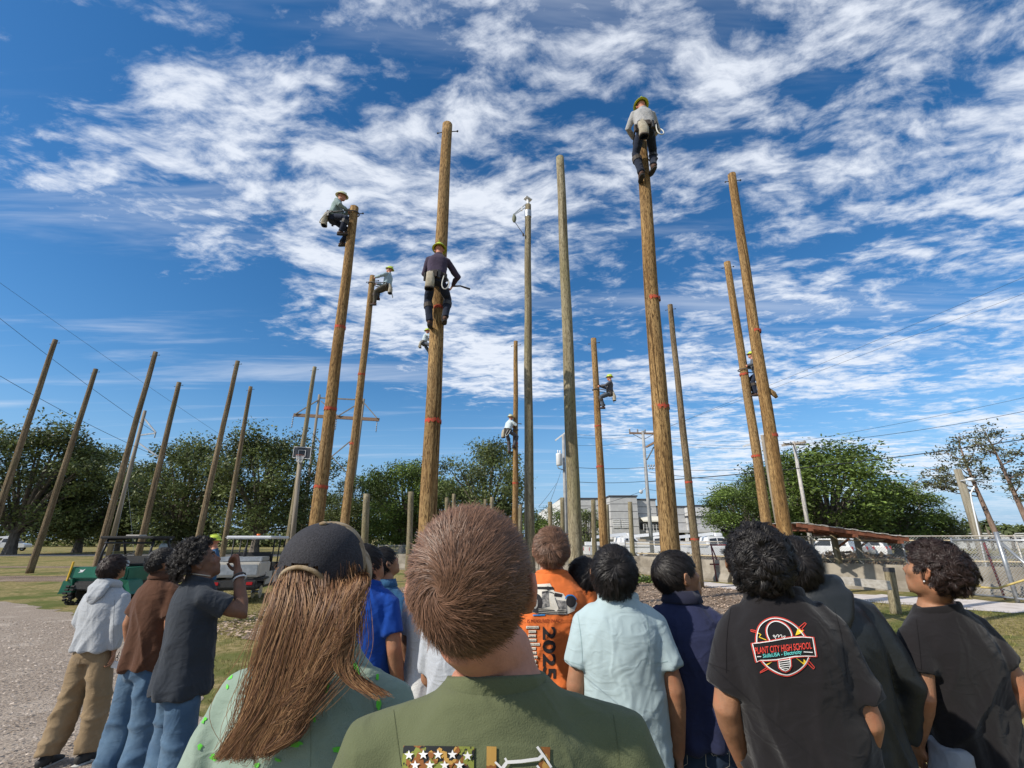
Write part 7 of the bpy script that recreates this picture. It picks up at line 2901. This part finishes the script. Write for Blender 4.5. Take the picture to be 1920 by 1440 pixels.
def climber(label, key, foot, rz, shirt, pants, hat, s=1.0, seed=1, back=.52, lean=.16, head=(.1, 0, 0), stag=.26, bag=True, bagside=-1, baglabel=None, grip=((.06, -.16, 1.20), (.05, -.16, 1.28)), elbows=None, side=0.0, handle=None, boots=M_boot, squat=0.0):
    """lineman standing on climbing gaffs, belted to the pole; local origin on the pole axis at foot level, facing +Y"""
    p = POLES[key]
    z0 = at(foot[0], foot[1], p['Y'] - (.35 if abs(rz) < .6 else 0)).z - .05
    c = pole_pt(key, z0)
    pr_ = pole_r(key, z0)
    Pp = (side, -back, .96 - squat)
    Nn = (side * .6, -back + lean, Pp[2] + math.sqrt(.27 - lean ** 2))
    gl, gr = Vector(grip[0]) - Vector((0, 0, squat * .8)), Vector(grip[1]) - Vector((0, 0, squat * .8))
    w0, w1 = Vector((-gl.x - pr_ * .6, gl.y, gl.z)), Vector((gr.x + pr_ * .6, gr.y, gr.z))
    sh0, sh1 = Vector((-.19, -back + lean - .03, Nn[2] - .11)), Vector((.19, -back + lean - .03, Nn[2] - .11))
    if elbows is None:
        e0 = sh0.lerp(w0, .48) + Vector((-.13, -.02, -.10))
        e1 = sh1.lerp(w1, .48) + Vector((.13, -.02, -.10))
    else:
        e0, e1 = Vector(elbows[0]), Vector(elbows[1])
    fx = pr_ + .05
    an = ((-fx * .75, -pr_ - .13, .13), (fx * .75, -pr_ - .13, .13 + stag))
    hp = ((side - .09, -back + .02, .92 - squat), (side + .09, -back + .02, .92 - squat))
    kn = []
    for i in range(2):
        h_, a_ = Vector(hp[i]), Vector(an[i])
        mid = h_.lerp(a_, .5)
        need = max(0.0, .43 ** 2 - ((h_ - a_).length / 2) ** 2)
        kn.append(tuple(mid + Vector(((-.35, .35)[i], .80, .35)).normalized() * min(.30, math.sqrt(need))))
    pr = person(label, c, rz, s, Pp, Nn, 0, head, skin=SK_PINK, vox=.011, svox=.013, seed=seed, elbow=(tuple(e0), tuple(e1)), wrist=(tuple(w0), tuple(w1)), palm=((1, .2, 0), (-1, .2, 0)), curl=(.8, .8),
                shirt=dict(mat=shirt, sleeve=1.97, sr=.068, amp=.007, hem=.93, name='work_shirt', wx=.98, flare=.88), pants=dict(mat=pants, thigh=.092, kn=.074, an=.066, amp=.008), hip=hp, knee=tuple(kn), ankle=an,
                toe=((.1, 1, .1), (-.1, 1, .1)), shoes=boots, group='linemen climbing the training poles', shoulder=.165)
    hard_hat(pr, hat)
    # belt with pouches, gaff irons, strap round the pole
    m = MB()
    m.tube([pr.tf(.178 * math.cos(a), .132 * math.sin(a), .985) for a in [i * math.pi / 12 for i in range(25)]], [(.032 * s, .012 * s)] * 25, 8, False, 3.0, tuple(pr.a))
    belt = m.build('tool_belt', M_leath, pr.root, True)
    rnd_ = random.Random(seed)
    for k in range(7):
        a = R(200 + 140 * k / 6) + rnd_.uniform(-.1, .1)
        cc = pr.tf(.195 * math.cos(a), .150 * math.sin(a), .93 - rnd_.uniform(0, .05))
        m = MB()
        m.box(cc, (rnd_.uniform(.04, .08) * s, .05 * s, rnd_.uniform(.08, .17) * s), Matrix.Rotation(a, 3, 'Z'))
        m.build('pouch', (M_leath, M_dark, M_canv, M_leath, M_dark)[k % 5], belt)
    rr = pole_r(key, z0 + 1.1) + .02
    zz = (1.02 - squat * .8) * s
    loop = [pr.tf(-.18, .02, .98), Vector((-rr - .03, -rr, zz + .02)) * 1.0]
    loop += [Vector((rr * math.cos(a), rr * math.sin(a), zz + .06)) for a in [R(190 - 200 * k / 10) for k in range(11)]]
    loop += [Vector((rr + .03, -rr, zz + .02)), pr.tf(.18, .02, .98)]
    m = MB()
    m.tube(loop, .016, 7)
    m.build('pole_strap', M_dark, pr.root, True)
    for i in range(2):
        a_, k_ = Vector(an[i]) * s, Vector(kn[i]) * s
        sg = (1, -1)[i]
        m = MB()
        m.tube([a_ + Vector((sg * .05, 0, -.09)), a_ + Vector((sg * .055, 0, .02)), a_.lerp(k_, .8) + Vector((sg * .06, -.02, 0))], .010, 6)
        m.tube([a_ + Vector((sg * .05, .02, -.08)), a_ + Vector((sg * .03, .12, -.05))], [.012, .004], 6)
        m.tube([a_.lerp(k_, .74) + (k_ - a_).normalized() * (q_ * .09) for q_ in (-.5, .5)], .088 * s, 12, False)
        m.build('climbing_iron', M_dark if i else M_leath, pr.root)
    # hanging hand line
    q = [pr.tf(.19, -.02, .97), pr.tf(.27, -.10, .80), pr.tf(.26, -.16, .62), pr.tf(.19, -.18, .55), pr.tf(.13, -.17, .66), pr.tf(.16, -.12, .93)]
    m = MB()
    m.tube([Vector(v) for v in smooth3(q)], .011 * s, 6)
    m.build('hand_line', M_rope, pr.root, True)
    if handle:
        hx = handle
        w = w1 if hx > 0 else w0
        m = MB()
        m.tube([w * s, w * s + Vector((.16 * hx, .02, .03)), w * s + Vector((.36 * hx, .02, -.03))], [.018, .017, .022], 7)
        m.build('strap_tail', M_dark, pr.root, True)
    if bag:
        cc = pr.M @ (pr.tf(bagside * .10, -.17, .95) - Vector((0, 0, .38 * s)))
        bgo = empty('tool_bag', cc, rz)
        bw, bh = .085 * s, .36 * s
        m = MB()
        m.tube([(0, 0, 0), (0, 0, .02 * s), (.01, -.01, bh * .5), (.0, .03, bh * .95), (0, .05, bh)], [(bw * .85, bw * .72), (bw, bw * .82), (bw * .95, bw * .8), (bw * .82, bw * .6), (bw * .78, bw * .5)], 18, True, 3.0, (1, 0, 0))
        m.build('canvas_body', M_canv, bgo, True)
        m = MB()
        m.tube([(0, 0, .0), (0, 0, .03 * s)], [(bw * 1.02, bw * .85)] * 2, 18, True, 3.0, (1, 0, 0))
        m.build('bottom_patch', M_leath if seed % 2 else M_canv, bgo, True)
        m = MB()
        m.tube([(-bw * .6, .04, bh), (0, .07, bh * 1.2), (bw * .6, .04, bh)], .008, 6)
        m.build('loop', M_rope, bgo, True)
        tag(bgo, baglabel, 'tool bag', 'canvas tool bags')
    return pr


def smooth3(pts, it=2):
    P_ = [np.array(p, float) for p in pts]
    for _ in range(it):
        Q = [P_[0]]
        for i in range(len(P_) - 1):
            Q += [P_[i] * .75 + P_[i + 1] * .25, P_[i] * .25 + P_[i + 1] * .75]
        Q.append(P_[-1])
        P_ = Q
    return [tuple(p) for p in P_]


climber('topmost lineman in a light grey shirt on the thick right hand tan pole', 'p15', (1207, 322), 0.0, C_GRYS, C_NVP, M_hhl, 1.0, 3, .42, .06, (-.25, .05, 0), .16, True, -1, 'pair-worn canvas bag behind the topmost lineman in grey', side=-.02, grip=((.05, -.05, 1.12), (.05, -.02, 1.05)), boots=M_boot)
climber('lineman in a plum purple shirt seen from behind on the thick middle pole', 'p10', (815, 607), 0.12, C_PURP, C_NVP, M_hhl, 1.02, 5, .46, .06, (-.10, .1, 0), .10, True, -1, 'long canvas bag hanging from the lineman in purple', side=-.06, grip=((.05, -.05, 1.1), (.16, -.06, 1.02)), handle=1)
climber('lineman in a grey green shirt in profile at the top of the left tan pole', 'p8', (652, 456), -1.45, C_TEAL, C_NVP, M_hhw, 1.0, 8, .50, .10, (-.12, 0, 0), .16, squat=.17, bag=True, bagside=1, baglabel='canvas bag hanging behind the lineman on the left tan pole', grip=((.02, -.14, 1.28), (.02, -.14, 1.10)))
climber('lineman in a light blue shirt leaning back to the right of the second left pole', 'p9', (706, 575), 1.45, C_LTB, C_OLP, M_hhl, 1.0, 11, .60, -.02, (.25, 0, 0), .34, True, -1, 'canvas bag behind the lineman in light blue', squat=.10, grip=((.02, -.14, 1.28), (.02, -.14, 1.10)))
climber('small distant lineman left of the thick middle pole, below the one in purple', 'p20', (800, 674), -1.5, C_WHB, C_GYP, M_hhl, 1.0, 14, .74, .12, (.05, .2, 0), .20, True, 1, 'canvas bag under the small distant lineman at the middle pole')
climber('lineman in a white shirt low on a thin pole beside the dark round oak', 'p11', (962, 850), -.75, C_WHB, C_CHK, M_hhw, 1.0, 17, .50, .18, (-.05, 0, 0), .20, True, -1, 'canvas bag of the lineman in the white shirt', handle=1)
climber('lineman in dark grey sitting back to the right of the thin brown pole', 'p14', (1128, 768), 1.35, C_CHK, C_GYP, M_hhl, .96, 20, .56, -.04, (.05, .2, 0), .20, True, -1, 'wide canvas bag behind the lineman in dark grey', squat=.20, handle=-1)
climber('lineman in a patterned dark shirt squeezed between the two right hand poles', 'p17', (1410, 745), 1.25, C_GYP, C_NVP, M_hhl, .95, 23, .46, .10, (.2, 0, 0), .14, False)
